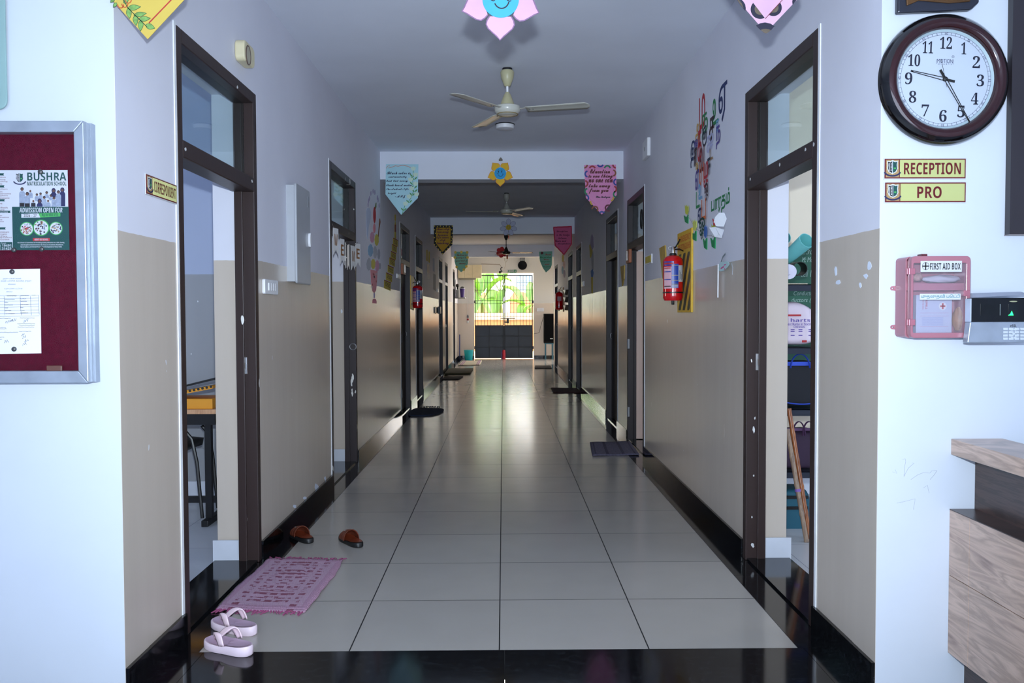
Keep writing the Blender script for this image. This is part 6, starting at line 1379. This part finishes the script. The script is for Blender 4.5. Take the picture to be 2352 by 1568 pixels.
def roll_cap(t, p, ax, r, m):
    MB(m).lathe(p, ax, [(r, 0), (r, .002)], 28).build('roll_end', t)
    MB(m_ink).stroke(Fr(p+ax.normalized()*.0021, (1, 0, 0), (0, 0, 1), ax), [(r*.95*math.cos(a)*(1-a/9), r*.95*math.sin(a)*(1-a/9)) for a in (i*.3 for i in range(26))], .0016, 0, .0004).build('spiral_edge', t)
def roll(lb, p0, p1, r0, m, inner=None, r1=None):
    p0, p1 = V(p0), V(p1); ax = (p1-p0); h = ax.length
    t = thing('chart_roll', lb, 'chart roll', p0)
    MB(m).lathe(p0, ax, [(r0, 0), (r1 or r0, h), ((r1 or r0)*.93, h), (r0*.93, 0)], 28, caps=False).build('rolled_sheet', t, smooth=True)
    return t
S0 = pY(1819, 612, YR+.02); e0 = pY(1858, 548, YR-.05)
roll('turquoise chart roll sticking out over the rack, open end up', pY(1793, 606, YR+.26), pY(1853, 552, YR+.02), .036, m_chart, r1=.05)
roll('second turquoise chart roll, mostly hidden at the door jamb', pY(1776, 560, YR+.34), pY(1802, 546, YR+.12), .035, m_chart, r1=.04)
roll('black chart roll lying on the upper rack shelf', pY(1824, 618, YR+.34), pY(1838, 617, YR+.12), .044, m_dkch)
q0_, q1_ = pY(1806, 622, YR+.11), pY(1812, 624, YR-.03); roll_cap(roll('pale lavender chart roll at the front of the upper rack shelf', q0_, q1_, .045, m_lvch), q1_, (q1_-q0_), .044, m_lvch)
tag(MB(M('tan paper sheets', (176, 170, 150), .8, var=.2, scale=80)).box(1.70, 1.86, YR+.01, YR+.3, shz[0]+.001, shz[0]+.008).build('paper_sheets_bundle'), 'flat bundle of papers under the chart rolls on the rack', 'papers')
bags = M('white printed plastic', (214, 200, 214), .35, var=.06)
pb = thing('printed_carrier_bag', 'white and pink plastic carrier bag with purple writing on the rack', 'bag', pY(1835, 792, YR+.15))
SB = FY(YR+.0); bP = lambda x, y: FY(YR+.02).px(x, y)
pts = [(1795, 789), (1872, 789), (1873, 750), (1866, 738), (1848, 715), (1832, 696), (1820, 690), (1806, 694), (1795, 700)]
def bagfn(u, v):
    tt = v; x0 = 1790; x1 = (1872, 1872.5, 1870, 1850, 1834, 1826)[min(5, int(tt*5.99))]; y = 789-99*v
    xr_ = [1872, 1873, 1866, 1850, 1836, 1824]; q_ = tt*5; i_ = min(4, int(q_)); x1 = xr_[i_]+(xr_[i_+1]-xr_[i_])*(q_-i_)
    p = pY(x0+(x1-x0)*u, y, YR+.02); return (p.x, p.y-.03*math.sin(PI*u)*(1-.5*v)+.006*math.sin(17*u+9*v)+.05*v, p.z)
q0_ = pY(1796, 793, YR+.03); q1_ = pY(1872, 692, YR+.03); pillow(MB(bags), q0_.x-.05, q1_.x, YR+.03, YR+.3, q0_.z, q1_.z, .38, .5, .01).build('bag_body', pb, smooth=True)
m_pur = M('purple print', (84, 66, 150), .5)
for s, x0, x1, y0, y1, m_ in (('harts', 1816, 1861, 731, 739, m_pur), ('Best Name in Textiles', 1806, 1868, 741, 747, m_pur), ('CHENNAI', 1823, 1849, 748, 753, m_pur)):
    q_ = FY(YR+.026); text(heavy(s), q_, pxbox(q_, x0, y0, x1, y1), 0, m_, pb, bold=.03)
q_ = FY(YR+.027); k = MB(m_redp); k.rect(q_, *pxbox(q_, 1842, 781, 1853, 786), 0, .001).rect(q_, *pxbox(q_, 1810, 722, 1840, 726), 0, .001); k.build('red_print', pb)
k = MB(m_pur)
for y in (756, 760, 769): 
    for x in (1816, 1834, 1857): k.rect(q_, *pxbox(q_, x, y, x+9, y+2), 0, .001)
k.build('small_print', pb)
def tote(lb, y0, y1, x0, x1, body, handle, hx, hy, Yb=YR+.05, nm='tote_bag'):
    p0, p1 = pY(x0, y1, Yb), pY(x1, y0, Yb); t = thing(nm, lb, 'bag', ((p0.x+p1.x)/2, Yb+.12, p0.z)); w_, h_ = p1.x-p0.x, p1.z-p0.z
    pillow(MB(body), p0.x, p1.x, Yb, Yb+.24, p0.z, p1.z).build('bag_body', t, smooth=True)
    for s in hx:
        pts = [pY(s+hy[2]*math.cos(a), hy[1]-(hy[1]-hy[0])*math.sin(a), Yb-.012) for a in (PI*i/14 for i in range(15))]
        MB(handle).tube(pts, .012, 6, flat=.3).build('handle', t, smooth=True)
    return t, (p0, p1)
m_db = M('black blue fabric', (16, 20, 30), .8); m_bh = M('bright blue webbing', (44, 76, 190), .6)
t, (p0, p1) = tote('black cloth bag with bright blue trim and handles on the rack', 830, 934, 1795, 1890, m_db, m_bh, (1838,), (813, 845, 22))
k = MB(m_bh).box(p0.x+.02, p1.x-.02, YR+.044, YR+.05, pY(0, 848, YR).z, pY(0, 839, YR).z); k.build('trim_band', t)
MB(m_bh).tube([pY(x, 922+6*math.sin(PI*(x-1795)/95), YR+.045) for x in range(1795, 1891, 5)], .004, 6).build('piping', t, smooth=True)
m_pd = M('dark purple fabric', (48, 30, 54), .8); m_pl = M('purple webbing', (84, 54, 92), .7)
t, (p0, p1) = tote('dark purple cloth bag on the second lowest rack shelf', 990, 1078, 1795, 1890, m_pd, m_pl, (1835, 1858), (968, 1000, 14))
k = MB(m_pl).box(p0.x+.02, p1.x-.02, YR+.043, YR+.05, pY(0, 1000, YR).z, pY(0, 994, YR).z); k.build('trim_band', t)
t, (p0, p1) = tote('teal blue bag with black straps on the store room floor under the rack', 1125, 1240, 1795, 1863, M('teal blue fabric', (24, 84, 104), .7), m_black, (), (0, 0, 0), YR+.06, 'duffel_bag')
for y in (1153, 1178): MB(m_black).box(p0.x+.02, p1.x-.02, YR+.052, YR+.062, pY(0, y+7, YR).z, pY(0, y, YR).z).build('strap', t)
def stick(lb, a, Ya, b, Yb, m, nodes):
    p0, p1 = pY(*a, Ya), pY(*b, Yb); p0.z = max(p0.z, .0); n_ = 40; t = thing('bamboo_stick', lb, 'stick', p0)
    MB(m).tube([p0.lerp(p1, i/n_) for i in range(n_+1)], [.0135+(.0025 if i % nodes == 0 else 0) for i in range(n_+1)], 10).build('cane', t, smooth=True); return t, p0, p1
m_b1 = wood('brown bamboo', (120, 66, 34), (156, 92, 48), 12, (3, 3, .6), .35); m_b2 = wood('grey bamboo', (116, 96, 84), (150, 128, 108), 12, (3, 3, .6), .5)
stick('brown bamboo stick leaning in the store room, taller of the two', (1860, 1243), 5.02, (1812, 938), 5.17, m_b1, 8)
t, p0, p1 = stick('grey bamboo stick with a purple band leaning in the store room', (1853, 1252), 4.95, (1808, 985), 5.08, m_b2, 10)
q0, q1 = p0.lerp(p1, .44), p0.lerp(p1, .465); MB(M('violet tape', (120, 84, 170), .5)).tube([q0, q1], .017, 10).build('tape_band', t, smooth=True)
# ---------------------------------------------------------------- the gate end
E_ = lambda x, y, d=0: FE.px(x, y, d)
YG = YE+.06; FG = FY(YG)
m_gb_ = M('dark gate bars', (22, 26, 34), .5); m_gs = M('dark blue grey gate sheet', (20, 26, 38), .4, .1, var=.4, scale=2.5)
gt = thing('entrance_gate', 'black two leaf steel gate with barred top and sheet metal bottom at the corridor end', 'gate', ((ga0+ga1)/2, YG, 0))
gx = lambda x: FG.px(x, 721)[0]; gz = lambda y: FG.px(1157, y)[1]
zb_, zs, zt_ = gz(822.5), gz(748), gz(631.5)
for x0, x1 in ((1090.5, 1156.5), (1158.5, 1223.5)):
    lf_ = MB(m_gb_); a0, a1 = gx(x0), gx(x1)
    for x in (a0, a1-.025): lf_.box(x, x+.025, YG-.015, YG+.015, zb_, zt_)
    lf_.box(a0, a1, YG-.015, YG+.015, zt_-.025, zt_).box(a0, a1, YG-.015, YG+.015, zb_, zb_+.03).box(a0, a1, YG-.016, YG+.016, zs-.02, zs+.02)
    lo = lf_.build('gate_leaf', gt)
    bars = MB(m_gb_)
    for i in range(1, 9): x = a0+(a1-a0)*i/9; bars.box(x-.0055, x+.0055, YG-.006, YG+.006, zs, zt_)
    for y in (649, 666, 689.5, 697, 718, 726.5): z = gz(y); bars.box(a0, a1, YG-.006, YG+.006, z-.005, z+.005)
    bars.build('bar_grille', lo)
    sh_ = MB(m_gs).box(a0+.02, a1-.02, YG-.004, YG+.004, zb_+.02, zs).build('sheet_panel', lo)
    k = MB(m_gb_); xm = (a0+a1)/2; k.box(xm-.012, xm+.012, YG-.014, YG-.002, zb_, zs)
    for y in (771.5, 797): k.box(a0, a1, YG-.013, YG-.002, gz(y)-.014, gz(y)+.014)
    k.build('sheet_rib', lo)
MB(m_gb_).tube([FG.p(*FG.px(1150, 731), .03), FG.p(*FG.px(1183, 731), .03)], .012, 8).build('slide_bolt', gt, smooth=True)
MB(m_black).rect(FG, *pxbox(FG, 1163.5, 731, 1169, 742), .015, .07).rect(FG, *pxbox(FG, 1158, 738, 1164, 741), .015, .05).build('lock_case', gt, bev=.004)
MB(m_gb_).rect(FG, *pxbox(FG, 1154.8, 748, 1159.6, 822), .014, .022).build('meeting_stile', gt)
for x in (1089.5, 1224.5):
    for y in (693, 798): a, b = FG.px(x, y); a = ga0+.026 if x < 1150 else ga1-.026; MB(m_black).box(a-.024, a+.024, YG-.045, YG, b-.045, b+.045).build('hinge_block', gt, bev=.006)
a, b = FG.px(1157.5, 826, .1); o = thing('red_post', 'short red round post standing at the middle of the gate foot', 'post', (a, YE-.06, 0))
MB(M('red plastic', (196, 24, 48), .3)).lathe((a, YE-.06, 0), (0, 0, 1), [(.055, 0), (.05, .02), (.045, .24), (.035, .265), (.02, .27)], 20).build('post_body', o, smooth=True)
MB(M('dark violet cap', (60, 30, 90), .4)).box(a-.085, a-.05, YE-.09, YE-.03, 0, .25).build('side_flap', o)
# end wall fittings
a0, b1 = E_(1050, 608, .25); a1, b0 = E_(1106, 638, .25); m_ac = M('cream painted box', (222, 206, 164), .45, var=.05)
o = thing('cream_wall_unit', 'long cream boxed unit high on the end wall beside the gate', 'wall unit', FE.p((a0+a1)/2, b0))
MB(m_ac).rect(FE, XL+.02, b0, a1, b1, 0, .25).build('unit_body', o, bev=.01)
for x in (1067, 1085): aa = E_(x, 620, .25)[0]; MB(M('dark cream seam strip', (196, 180, 140), .5)).rect(FE, aa-.006, b0+.01, aa+.006, b1-.01, .25, .253).build('panel_seam', o)  # panel seams as thin strips of darker cream
MB(M('grey louvre', (150, 144, 124), .5)).rect(FE, XL+.04, b0-.05, a1-.16, b0, .02, .2).build('lower_louvre', o)
a, b = E_(1200, 609, .1); r1 = (E_(1210.5, 609, .1)[0]-E_(1189.5, 609, .1)[0])/2
o = thing('ceiling_bell', 'black round fan shaped fitting on a bracket above the gate', 'round fitting', FE.p(a, b-r1))
MB(M('dark grey dish', (14, 16, 20), .75, spec=.2)).lathe(FE.p(a, b, .05), FE.n, [(r1, 0), (r1, .05), (r1*.9, .075), (r1*.4, .085), (.01, .09)], 36).build('round_dish', o, smooth=True)
k = MB(M('grey bracket', (126, 124, 122), .4, .5)); zb1 = E_(1200, 592, .1)[1]
k.box(a-.075, a-.06, YE-.1, YE-.02, b+r1*.8, zb1).box(a+.06, a+.075, YE-.1, YE-.02, b+r1*.8, zb1).box(a-.075, a+.075, YE-.1, YE-.0, zb1-.015, zb1); k.build('bracket', o)
MB(m_black).box(a-.04, a+.04, YE-.05, YE, b-.04, b+.04).build('wall_mount', o)
a0, b1 = E_(1165, 619); a1, b0 = E_(1186.5, 626.5); o = thing('exit_sign', 'green and white emergency exit sign over the gate', 'sign', FE.p((a0+a1)/2, b0))
MB(m_wprint).rect(FE, a0, b0, a1, b1, 0, .012).build('sign_board', o)
w_ = (a1-a0); MB(M('exit green', (20, 120, 84), .5)).rect(FE, a0+w_*.25, b0+.004, a0+w_*.68, b0+.03, .012, .013).rect(FE, a0+w_*.25, b0+.042, a0+w_*.68, b0+.05, .012, .013).rect(FE, a0+w_*.7, b0+.002, a1-.004, b1-.002, .012, .013).build('green_field', o)
text('EXIT', FE, (a0+w_*.28, b0+.053, a0+w_*.66, b1-.008), .012, M('exit green'), o, bold=.02)
k = MB(m_wprint).prism(FE, [(a1-w_*.15-.02, b0+.05), (a1-w_*.15, b0+.012), (a1-w_*.15+.02, b0+.05)], .013, .0136).rect(FE, a1-w_*.15-.008, b0+.045, a1-w_*.15+.008, b1-.012, .013, .0136); k.build('arrow', o)
k = MB(M('exit green')).lathe(FE.p(a0+w_*.14, b1-.02, .0125), FE.n, [(.01, 0), (.01, .001)], 12); k.stroke(FE, [(a0+w_*.14, b1-.03), (a0+w_*.11, b0+.045), (a0+w_*.16, b0+.012)], .012, .012, .013).stroke(FE, [(a0+w_*.08, b0+.06), (a0+w_*.2, b0+.055)], .009, .012, .013).stroke(FE, [(a0+w_*.11, b0+.045), (a0+w_*.06, b0+.012)], .01, .012, .013); k.build('running_figure', o)
a, b = E_(1149.5, 623, .15); o = thing('security_camera', 'small black and white bullet camera above the gate', 'camera', FE.p(a, b-.05, .0))
MB(m_black).lathe(FE.p(a+.03, b, .08), (-.4, -1, -.25), [(.032, 0), (.032, .09), (.038, .1), (.036, .13), (.025, .135)], 18).build('camera_body', o, smooth=True)
MB(m_whitep).lathe(FE.p(a+.035, b+.003, .06), (-.4, -1, -.25), [(.03, 0), (.034, .01), (.034, .04)], 18).build('rear_shell', o, smooth=True)
MB(m_black).tube([FE.p(a+.05, b+.12, 0), FE.p(a+.03, b+.12, .05), FE.p(a+.0, b+.07, .07), FE.p(a+.035, b+.02, .08)], .014, 8).build('mount_arm', o, smooth=True)
tag(MB(M('brown cable run', (150, 130, 110), .7)).tube([FE.p(*E_(1105, 606), .008), FE.p(*E_(1148, 607), .008), FE.p(*E_(1151, 612), .008)], .006, 6).build('camera_cable'), 'thin cable along the end wall to the camera', 'cable')
switch_plate(FE, 1233, 707, 1249, 715, 'white switch board on the end wall above the black loudspeaker', 6, dd=.03)
# loudspeaker on stand
YS = 24.75; s0, s1 = pY(1249.5, 817, YS), pY(1273.5, 720, YS); zs0 = pY(1260, 788, YS).z; zs1 = s1.z
sp_ = thing('loudspeaker', 'tall black loudspeaker on a teal stand at the end wall', 'loudspeaker', ((s0.x+s1.x)/2, YS+.15, zs0))
MB(M('matt black cabinet', (9, 9, 11), .7, spec=.2)).box(s0.x, s1.x, YS, YS+.3, zs0, zs1).build('cabinet', sp_, bev=.012)
MB(M('black speaker mesh', (11, 11, 13), .9, spec=.1)).box(s0.x+.02, s1.x-.02, YS-.012, YS, zs0+.05, zs1-.03).build('speaker_mesh', sp_, bev=.004)
MB(M('pale badge', (190, 190, 184), .4)).box(s1.x-.13, s1.x-.05, YS-.016, YS-.012, zs0+.12, zs0+.145).build('badge', sp_)
st_ = thing('speaker_stand', 'teal painted steel stand under the black loudspeaker', 'stand', ((s0.x+s1.x)/2, YS+.15, 0)); m_tl = M('teal paint', (40, 92, 108), .4)
for x in (s0.x+.05, s1.x-.05):
    for y in (YS+.03, YS+.27): MB(m_tl).box(x-.018, x+.018, y-.018, y+.018, 0, zs0-.02).build('leg', st_)
MB(m_tl).box(s0.x+.02, s1.x-.02, YS, YS+.3, zs0-.025, zs0).build('top_frame', st_)
tag(MB(m_ink).tube([(s0.x-.012, YS+.1, zs0+.75), (s0.x-.08, YS+.25, zs0+.5), (s0.x-.12, YE-.02, zs0+.3), (s0.x-.28, YE+.0005, zs0+.26)], .006, 6).build('speaker_cable'), 'black cable from the loudspeaker to the end wall', 'cable')
# bucket
bx_ = pY(1076.5, 826, 24.6); br = (xY(1088, 24.6)-xY(1065.5, 24.6))/2; m_tq = M('turquoise plastic', (30, 176, 186), .35, var=.03)
bk = thing('bucket', 'turquoise plastic bucket on the floor beside the gate', 'bucket', (bx_.x, 24.6, 0)); bh = pY(1076, 803.5, 24.6).z
MB(m_tq).lathe((bx_.x, 24.6, 0), (0, 0, 1), [(br*.72, .0), (br*.76, .01), (br*.95, bh*.93), (br, bh*.94), (br, bh), (br*.93, bh), (br*.7, .02)], 32, caps=False).lathe((bx_.x, 24.6, .008), (0, 0, 1), [(br*.72, 0), (br*.72, .006)], 32).build('bucket_body', bk, smooth=True)
MB(m_steel).tube([V((bx_.x, 24.6, bh*.95))+V((br*1.0*math.cos(t), -.03-.05*math.sin(t), -.0-.02*math.sin(t))) for t in (PI*i/12 for i in range(13))], .004, 6).build('wire_handle', bk, smooth=True)
p0 = pY(1055.5, 819, 24.9); o = thing('mop', 'blue handled mop leaning in the corner by the bucket', 'mop', (p0.x, 24.95, 0)); p1 = pY(1055.8, 768, 25.1)
MB(M('blue mop handle', (40, 62, 130), .4)).tube([(p0.x+.0, 24.95, .06), p1], .014, 8).build('handle', o, smooth=True); MB(M('dark mop head', (36, 44, 60), .9)).lathe((p0.x, 24.95, 0), (0, 0, 1), [(.05, 0), (.06, .03), (.03, .1)], 12).build('mop_head', o, smooth=True)
# wire shelf with the purple pail
YW = 23.6; zw = pY(1060, 684, YW).z; xw = pY(1068.5, 684, YW).x
o = thing('wall_rack', 'steel wire wall rack beside the door nearest the gate', 'rack', (XL+.1, YW, zw-.05))
k = MB(m_steel); 
for y in (YW-.15, YW+.25): k.tube([(XL+.01, y, zw), (xw, y, zw)], .012, 8).tube([(XL+.01, y, zw), (XL+.012, y, zw+.52)], .012, 8)
k.tube([(xw, YW-.15, zw), (xw, YW+.25, zw)], .012, 8).tube([(XL+.02, YW-.15, zw), (XL+.02, YW+.25, zw)], .012, 8); k.build('wire_frame', o, smooth=True)
MB(m_steel).box(XL+.01, xw, YW-.15, YW+.25, zw, zw+.006).build('shelf_plate', o)
m_vi = M('purple plastic', (96, 70, 150), .35); c = V((xw-.08, YW+.05, zw+.008))
o = thing('pail', 'small purple pail with pale rim on the wire wall rack', 'pail', c)
MB(m_vi).lathe(c, (0, 0, 1), [(.05, 0), (.074, .26), (.07, .26), (.046, .01)], 24, caps=False).lathe(c, (0, 0, 1), [(.05, 0), (.05, .005)], 24).build('pail_body', o, smooth=True); MB(m_whitep).lathe(c+V((0, 0, .25)), (0, 0, 1), [(.075, 0), (.079, .008), (.075, .016)], 24, caps=False).build('pale_rim', o, smooth=True); MB(m_black).lathe(c+V((0, 0, .262)), (0, 0, 1), [(.066, 0), (.05, .03), (.02, .045)], 16).build('dark_contents', o, smooth=True)
c = V((XL+.07, YW+.05, zw+.008)); o = thing('spray_bottle', 'clear bottle with black cap on the wire wall rack', 'bottle', c); MB(M('milky bottle', (190, 190, 186), .3)).lathe(c, (0, 0, 1), [(.04, 0), (.045, .1), (.044, .2), (.018, .24)], 18).build('bottle_body', o, smooth=True); MB(m_black).lathe(c+V((0, 0, .235)), (0, 0, 1), [(.02, 0), (.022, .05), (.045, .08), (.04, .13), (.01, .15)], 14).build('cap', o, smooth=True)
a, b = E_(1074.5, 735, .02); o = thing('pull_cord', 'thin cord with a red and white handle hanging on the end wall', 'pull cord', FE.p(a, b-.1, .02))
MB(m_whitep).tube([FE.p(*E_(1074, 665, .02), .02), FE.p(a, b+.14, .02)], .0035, 6).build('cord', o, smooth=True); MB(m_redp).lathe(FE.p(a, b-.01, .02), (0, 0, 1), [(.025, 0), (.034, .02), (.025, .05), (.008, .06)], 14).build('red_handle', o, smooth=True); MB(m_whitep).lathe(FE.p(a, b-.09, .02), (0, 0, 1), [(.012, 0), (.026, .03), (.024, .08)], 14).build('white_end', o, smooth=True); MB(M('grey clip', (90, 94, 104), .4)).lathe(FE.p(a, b+.07, .02), (0, 0, 1), [(.022, 0), (.03, .02), (.02, .07), (.006, .09)], 12).build('grey_clip', o, smooth=True)
# ---------------------------------------------------------------- beyond the gate
struct(MB(M('pale bounce ground', (186, 184, 176), .95, var=.1, scale=3)).box(2.3, 16, 19, YE, -.2, -.03), 'ground_side', 'unseen pale ground added to bounce sunlight into the side bay', 'ground')  # ground out of view, added to bounce sunlight into the bay
struct(MB(M('sunlit sandy ground', (196, 172, 140), .95, var=.1, scale=3)).box(-30, 30, YE+.0, 70, -.2, -.03), 'ground', 'sandy yard outside the gate', 'ground')
YC_ = 31.0; zc0 = pY(1157, 718.5, YC_).z
cw = thing('compound_wall', 'tan plastered compound wall with a pale coping seen through the gate bars', 'wall', (0, YC_, -.03), kind='structure')
zc1 = pY(1157, 734, YC_).z
MB(M('tan plaster', (150, 108, 66), .9, var=.18, scale=2.5)).box(-8, 8, YC_, YC_+.22, -.03, zc1).build('wall_body', cw); MB(M('pale cream coping', (196, 172, 140), .9, var=.1)).box(-8, 8, YC_-.02, YC_+.24, zc1, zc0).build('coping', cw)
YB = 44.; bld = thing('outside_house', 'sun bleached white house with a barred window beyond the compound wall', 'house', (0, YB, -.03))
MB(M('sunlit white wall', (244, 242, 236), .9, var=.02)).box(-9, 9, YB, YB+4, -.03, 8).build('house_wall', bld)
Wf = FY(YB); wb = pxbox(Wf, 1188, 634, 1222, 666); wo = MB(M('pale blue shutter', (176, 196, 206), .6)).rect(Wf, *wb, 0, .04).build('window', bld); k = MB(M('blue grey bars', (120, 146, 160), .5))
for i in range(7): x = wb[0]+(wb[2]-wb[0])*i/6; k.rect(Wf, x-.025, wb[1], x+.025, wb[3], .04, .07)
for z in (wb[1], (wb[1]*2+wb[3])/3, (wb[1]+2*wb[3])/3, wb[3]): k.rect(Wf, wb[0], z-.02, wb[2], z+.02, .04, .06)
k.build('window_bar_grille', wo)
Sf = FY(39.); m_terr = M('terracotta wall', (170, 124, 88), .9, var=.1)
for pts, lb in (([(1098, 800), (1140, 800), (1140, 690), (1128, 675), (1112, 671), (1098, 684)], 'low terracotta shed beyond the compound wall, behind the broad drooping leaves'), ([(1172, 800), (1226, 800), (1226, 674), (1196, 670), (1183, 668), (1172, 682)], 'low terracotta shed beyond the compound wall on the barred window side')):
    P = Sf.pxs(pts); o = MB(m_terr).prism(Sf, P, -2.5, 0).build('shed'); tag(o, lb, 'shed')
m_bl = NT('banana leaf'); nz_ = m_bl.noise(4); m_bl.put(m_bl.b.inputs['Base Color'], m_bl.mix(nz_, c4((26, 66, 18)), c4((88, 128, 34)))); m_bl.b.inputs['Roughness'].default_value = .45
tl_ = m_bl.n('ShaderNodeBsdfTranslucent', {0: c4((90, 140, 36))}); m_bl.put(m_bl.t.nodes['Material Output'].inputs[0], m_bl.n('ShaderNodeMixShader', {0: .4, 1: m_bl.b, 2: tl_})); m_bl = m_bl.m
m_st = M('banana stem', (110, 124, 60), .6, var=.2, scale=3)
def banana(lb, x, Y, zt, leaves):
    bx = xY(x, Y); t = thing('banana_plant', lb, 'banana plant', (bx, Y, -.03))
    MB(m_st).tube([(bx, Y, -.03), (bx+.03, Y, zt*.5), (bx, Y, zt)], [.13, .11, .06], 12).build('stem', t, smooth=True)
    for (dx, dy, ln, rise, droop, wd) in leaves:
        if rise > .7: droop *= .4
        ln *= .9
        u = V((dx, dy, 0)).normalized(); w = V((-u.y, u.x, 0)); pts = []
        def ctr(p): return V((bx, Y, zt-.1))+u*ln*(p*.9)+V((0, 0, rise*math.sin(p*PI*.55)*1.2-droop*p*p))
        def fn(p, q):
            wdd = 1.2*wd*math.sin(PI*min(1, .06+p*.94))**.6*(0 if p < .12 else min(1, (p-.12)*6)); s = 2*q-1
            tang = (ctr(min(1, p+.02))-ctr(p-.02)).normalized(); nrm = tang.cross(w)
            return ctr(p)+w*s*wdd-nrm*(-abs(s)*wdd*.35)+V((0, 0, .01*math.sin(p*60)*abs(s)))
        lo = MB(m_bl).grid(fn, 26, 6).build('leaf', t, smooth=True, recalc=False)
        MB(m_st).tube([ctr(i/14) for i in range(15)], [.022-.001*i for i in range(15)], 6).build('midrib', lo, smooth=True)
banana('banana plant with broad drooping leaves behind the compound wall, hinge side of the gate', 1107, 33.2, 1.9, ((-.4, -.8, 1.1, .2, .9, .3), (1, -.3, 1.5, .9, .8, .24), (-1, .1, 1.2, .9, .5, .25), (.2, 1, 1.3, 1.2, .5, .26), (.5, -.9, 1.0, .3, 1.0, .27), (-.8, -.5, 1.2, 1.0, .3, .22)))
banana('banana plant in the middle of the gate view behind the compound wall', 1148, 34.5, 2.3, ((.9, -.4, 1.4, .5, 1.6, .3), (-1, -.2, 1.7, 1.3, .9, .28), (.3, .9, 1.5, 1.5, .6, .28), (-.3, -1, 1.0, .2, 1.3, .32), (1, .3, 1.5, 1.3, .4, .25)))
banana('low banana plant on the barred window side behind the compound wall', 1218, 33.6, 1.55, ((-1, -.25, 1.5, .5, .4, .2), (.9, -.2, 1.2, .8, .6, .22), (-.5, -.9, 1.1, .4, .9, .22), (.2, .8, 1.1, 1.0, .3, .2)))
banana('far leafy banana plant beside the cream unit side of the gate', 1090, 36., 2.6, ((.6, -.8, 1.5, .8, 1.0, .28), (1, .2, 1.6, 1.2, .5, .26), (-.8, -.3, 1.4, .9, .9, .26), (.1, -1, 1.2, .5, 1.4, .3)))
# ---------------------------------------------------------------- light
wd_ = bpy.data.worlds.new('sky'); sc.world = wd_; wd_.use_nodes = True; wt = wd_.node_tree; bg = wt.nodes['Background']
tc = wt.nodes.new('ShaderNodeTexCoord'); sx_ = wt.nodes.new('ShaderNodeSeparateXYZ'); wt.links.new(tc.outputs['Generated'], sx_.inputs[0])
rp = wt.nodes.new('ShaderNodeValToRGB'); mr_ = wt.nodes.new('ShaderNodeMapRange'); mr_.inputs[1].default_value = -1; wt.links.new(sx_.outputs[1], mr_.inputs[0]); wt.links.new(mr_.outputs[0], rp.inputs[0])
rp.color_ramp.elements[0].color = (.62, .74, .95, 1); rp.color_ramp.elements[1].color = (1.65, 1.56, 1.4, 1); rp.color_ramp.elements[0].position = .35; rp.color_ramp.elements[1].position = .65
wt.links.new(rp.outputs[0], bg.inputs[0]); bg.inputs[1].default_value = WORLD
def light(nm, typ, loc, rot=None, energy=1, color=(1, 1, 1), **kw):
    l = bpy.data.lights.new(nm, typ); l.energy = energy; l.color = color
    for k_, v_ in kw.items(): setattr(l, k_, v_)
    o = bpy.data.objects.new(nm, l); COL.objects.link(o); o.location = loc
    if rot is not None: o.rotation_euler = V(rot).to_track_quat('-Z', 'Y').to_euler()
    return o
light('sun', 'SUN', (10, 10, 20), (-.5, .2, -.84), SUN, (1, .95, .86), angle=.009)
light('camera_flash', 'AREA', (0, .06, H+.18), (0, 1, .0), FLASH, (.76, .88, 1.0), size=.06, shape='RECTANGLE', size_y=.04, spread=math.radians(108))
def portal(loc, d, sx, sy_):
    o = light('daylight_portal', 'AREA', loc, d, 1, shape='RECTANGLE', size=sx, size_y=sy_); o.data.cycles.is_portal = True
portal((0, -4.55, 1.4), (0, 1, 0), 5.2, 2.75)
portal(((ga0+ga1)/2, YE+.24, gb1/2), (0, -1, 0), ga1-ga0, gb1)
portal((BX+.22, 23.75, 1.4), (-1, 0, 0), 2.5, 2.8)
for y0, y1 in ((7.6, 8.6),): portal((-5.22, (y0+y1)/2, 1.55), (1, 0, 0), y1-y0, 1.35)
for y0, y1 in ((4.2, 5.2), (7.4, 8.2)): portal((5.22, (y0+y1)/2, 1.55), (-1, 0, 0), y1-y0, 1.35)
sc.cycles.use_denoising = True
sc.cycles.max_bounces = 12; sc.cycles.diffuse_bounces = 10; sc.cycles.glossy_bounces = 4; sc.cycles.transparent_max_bounces = 12
sc.cycles.sample_clamp_indirect = 6
sc.cycles.caustics_reflective = False
sc.view_settings.exposure = EXPO
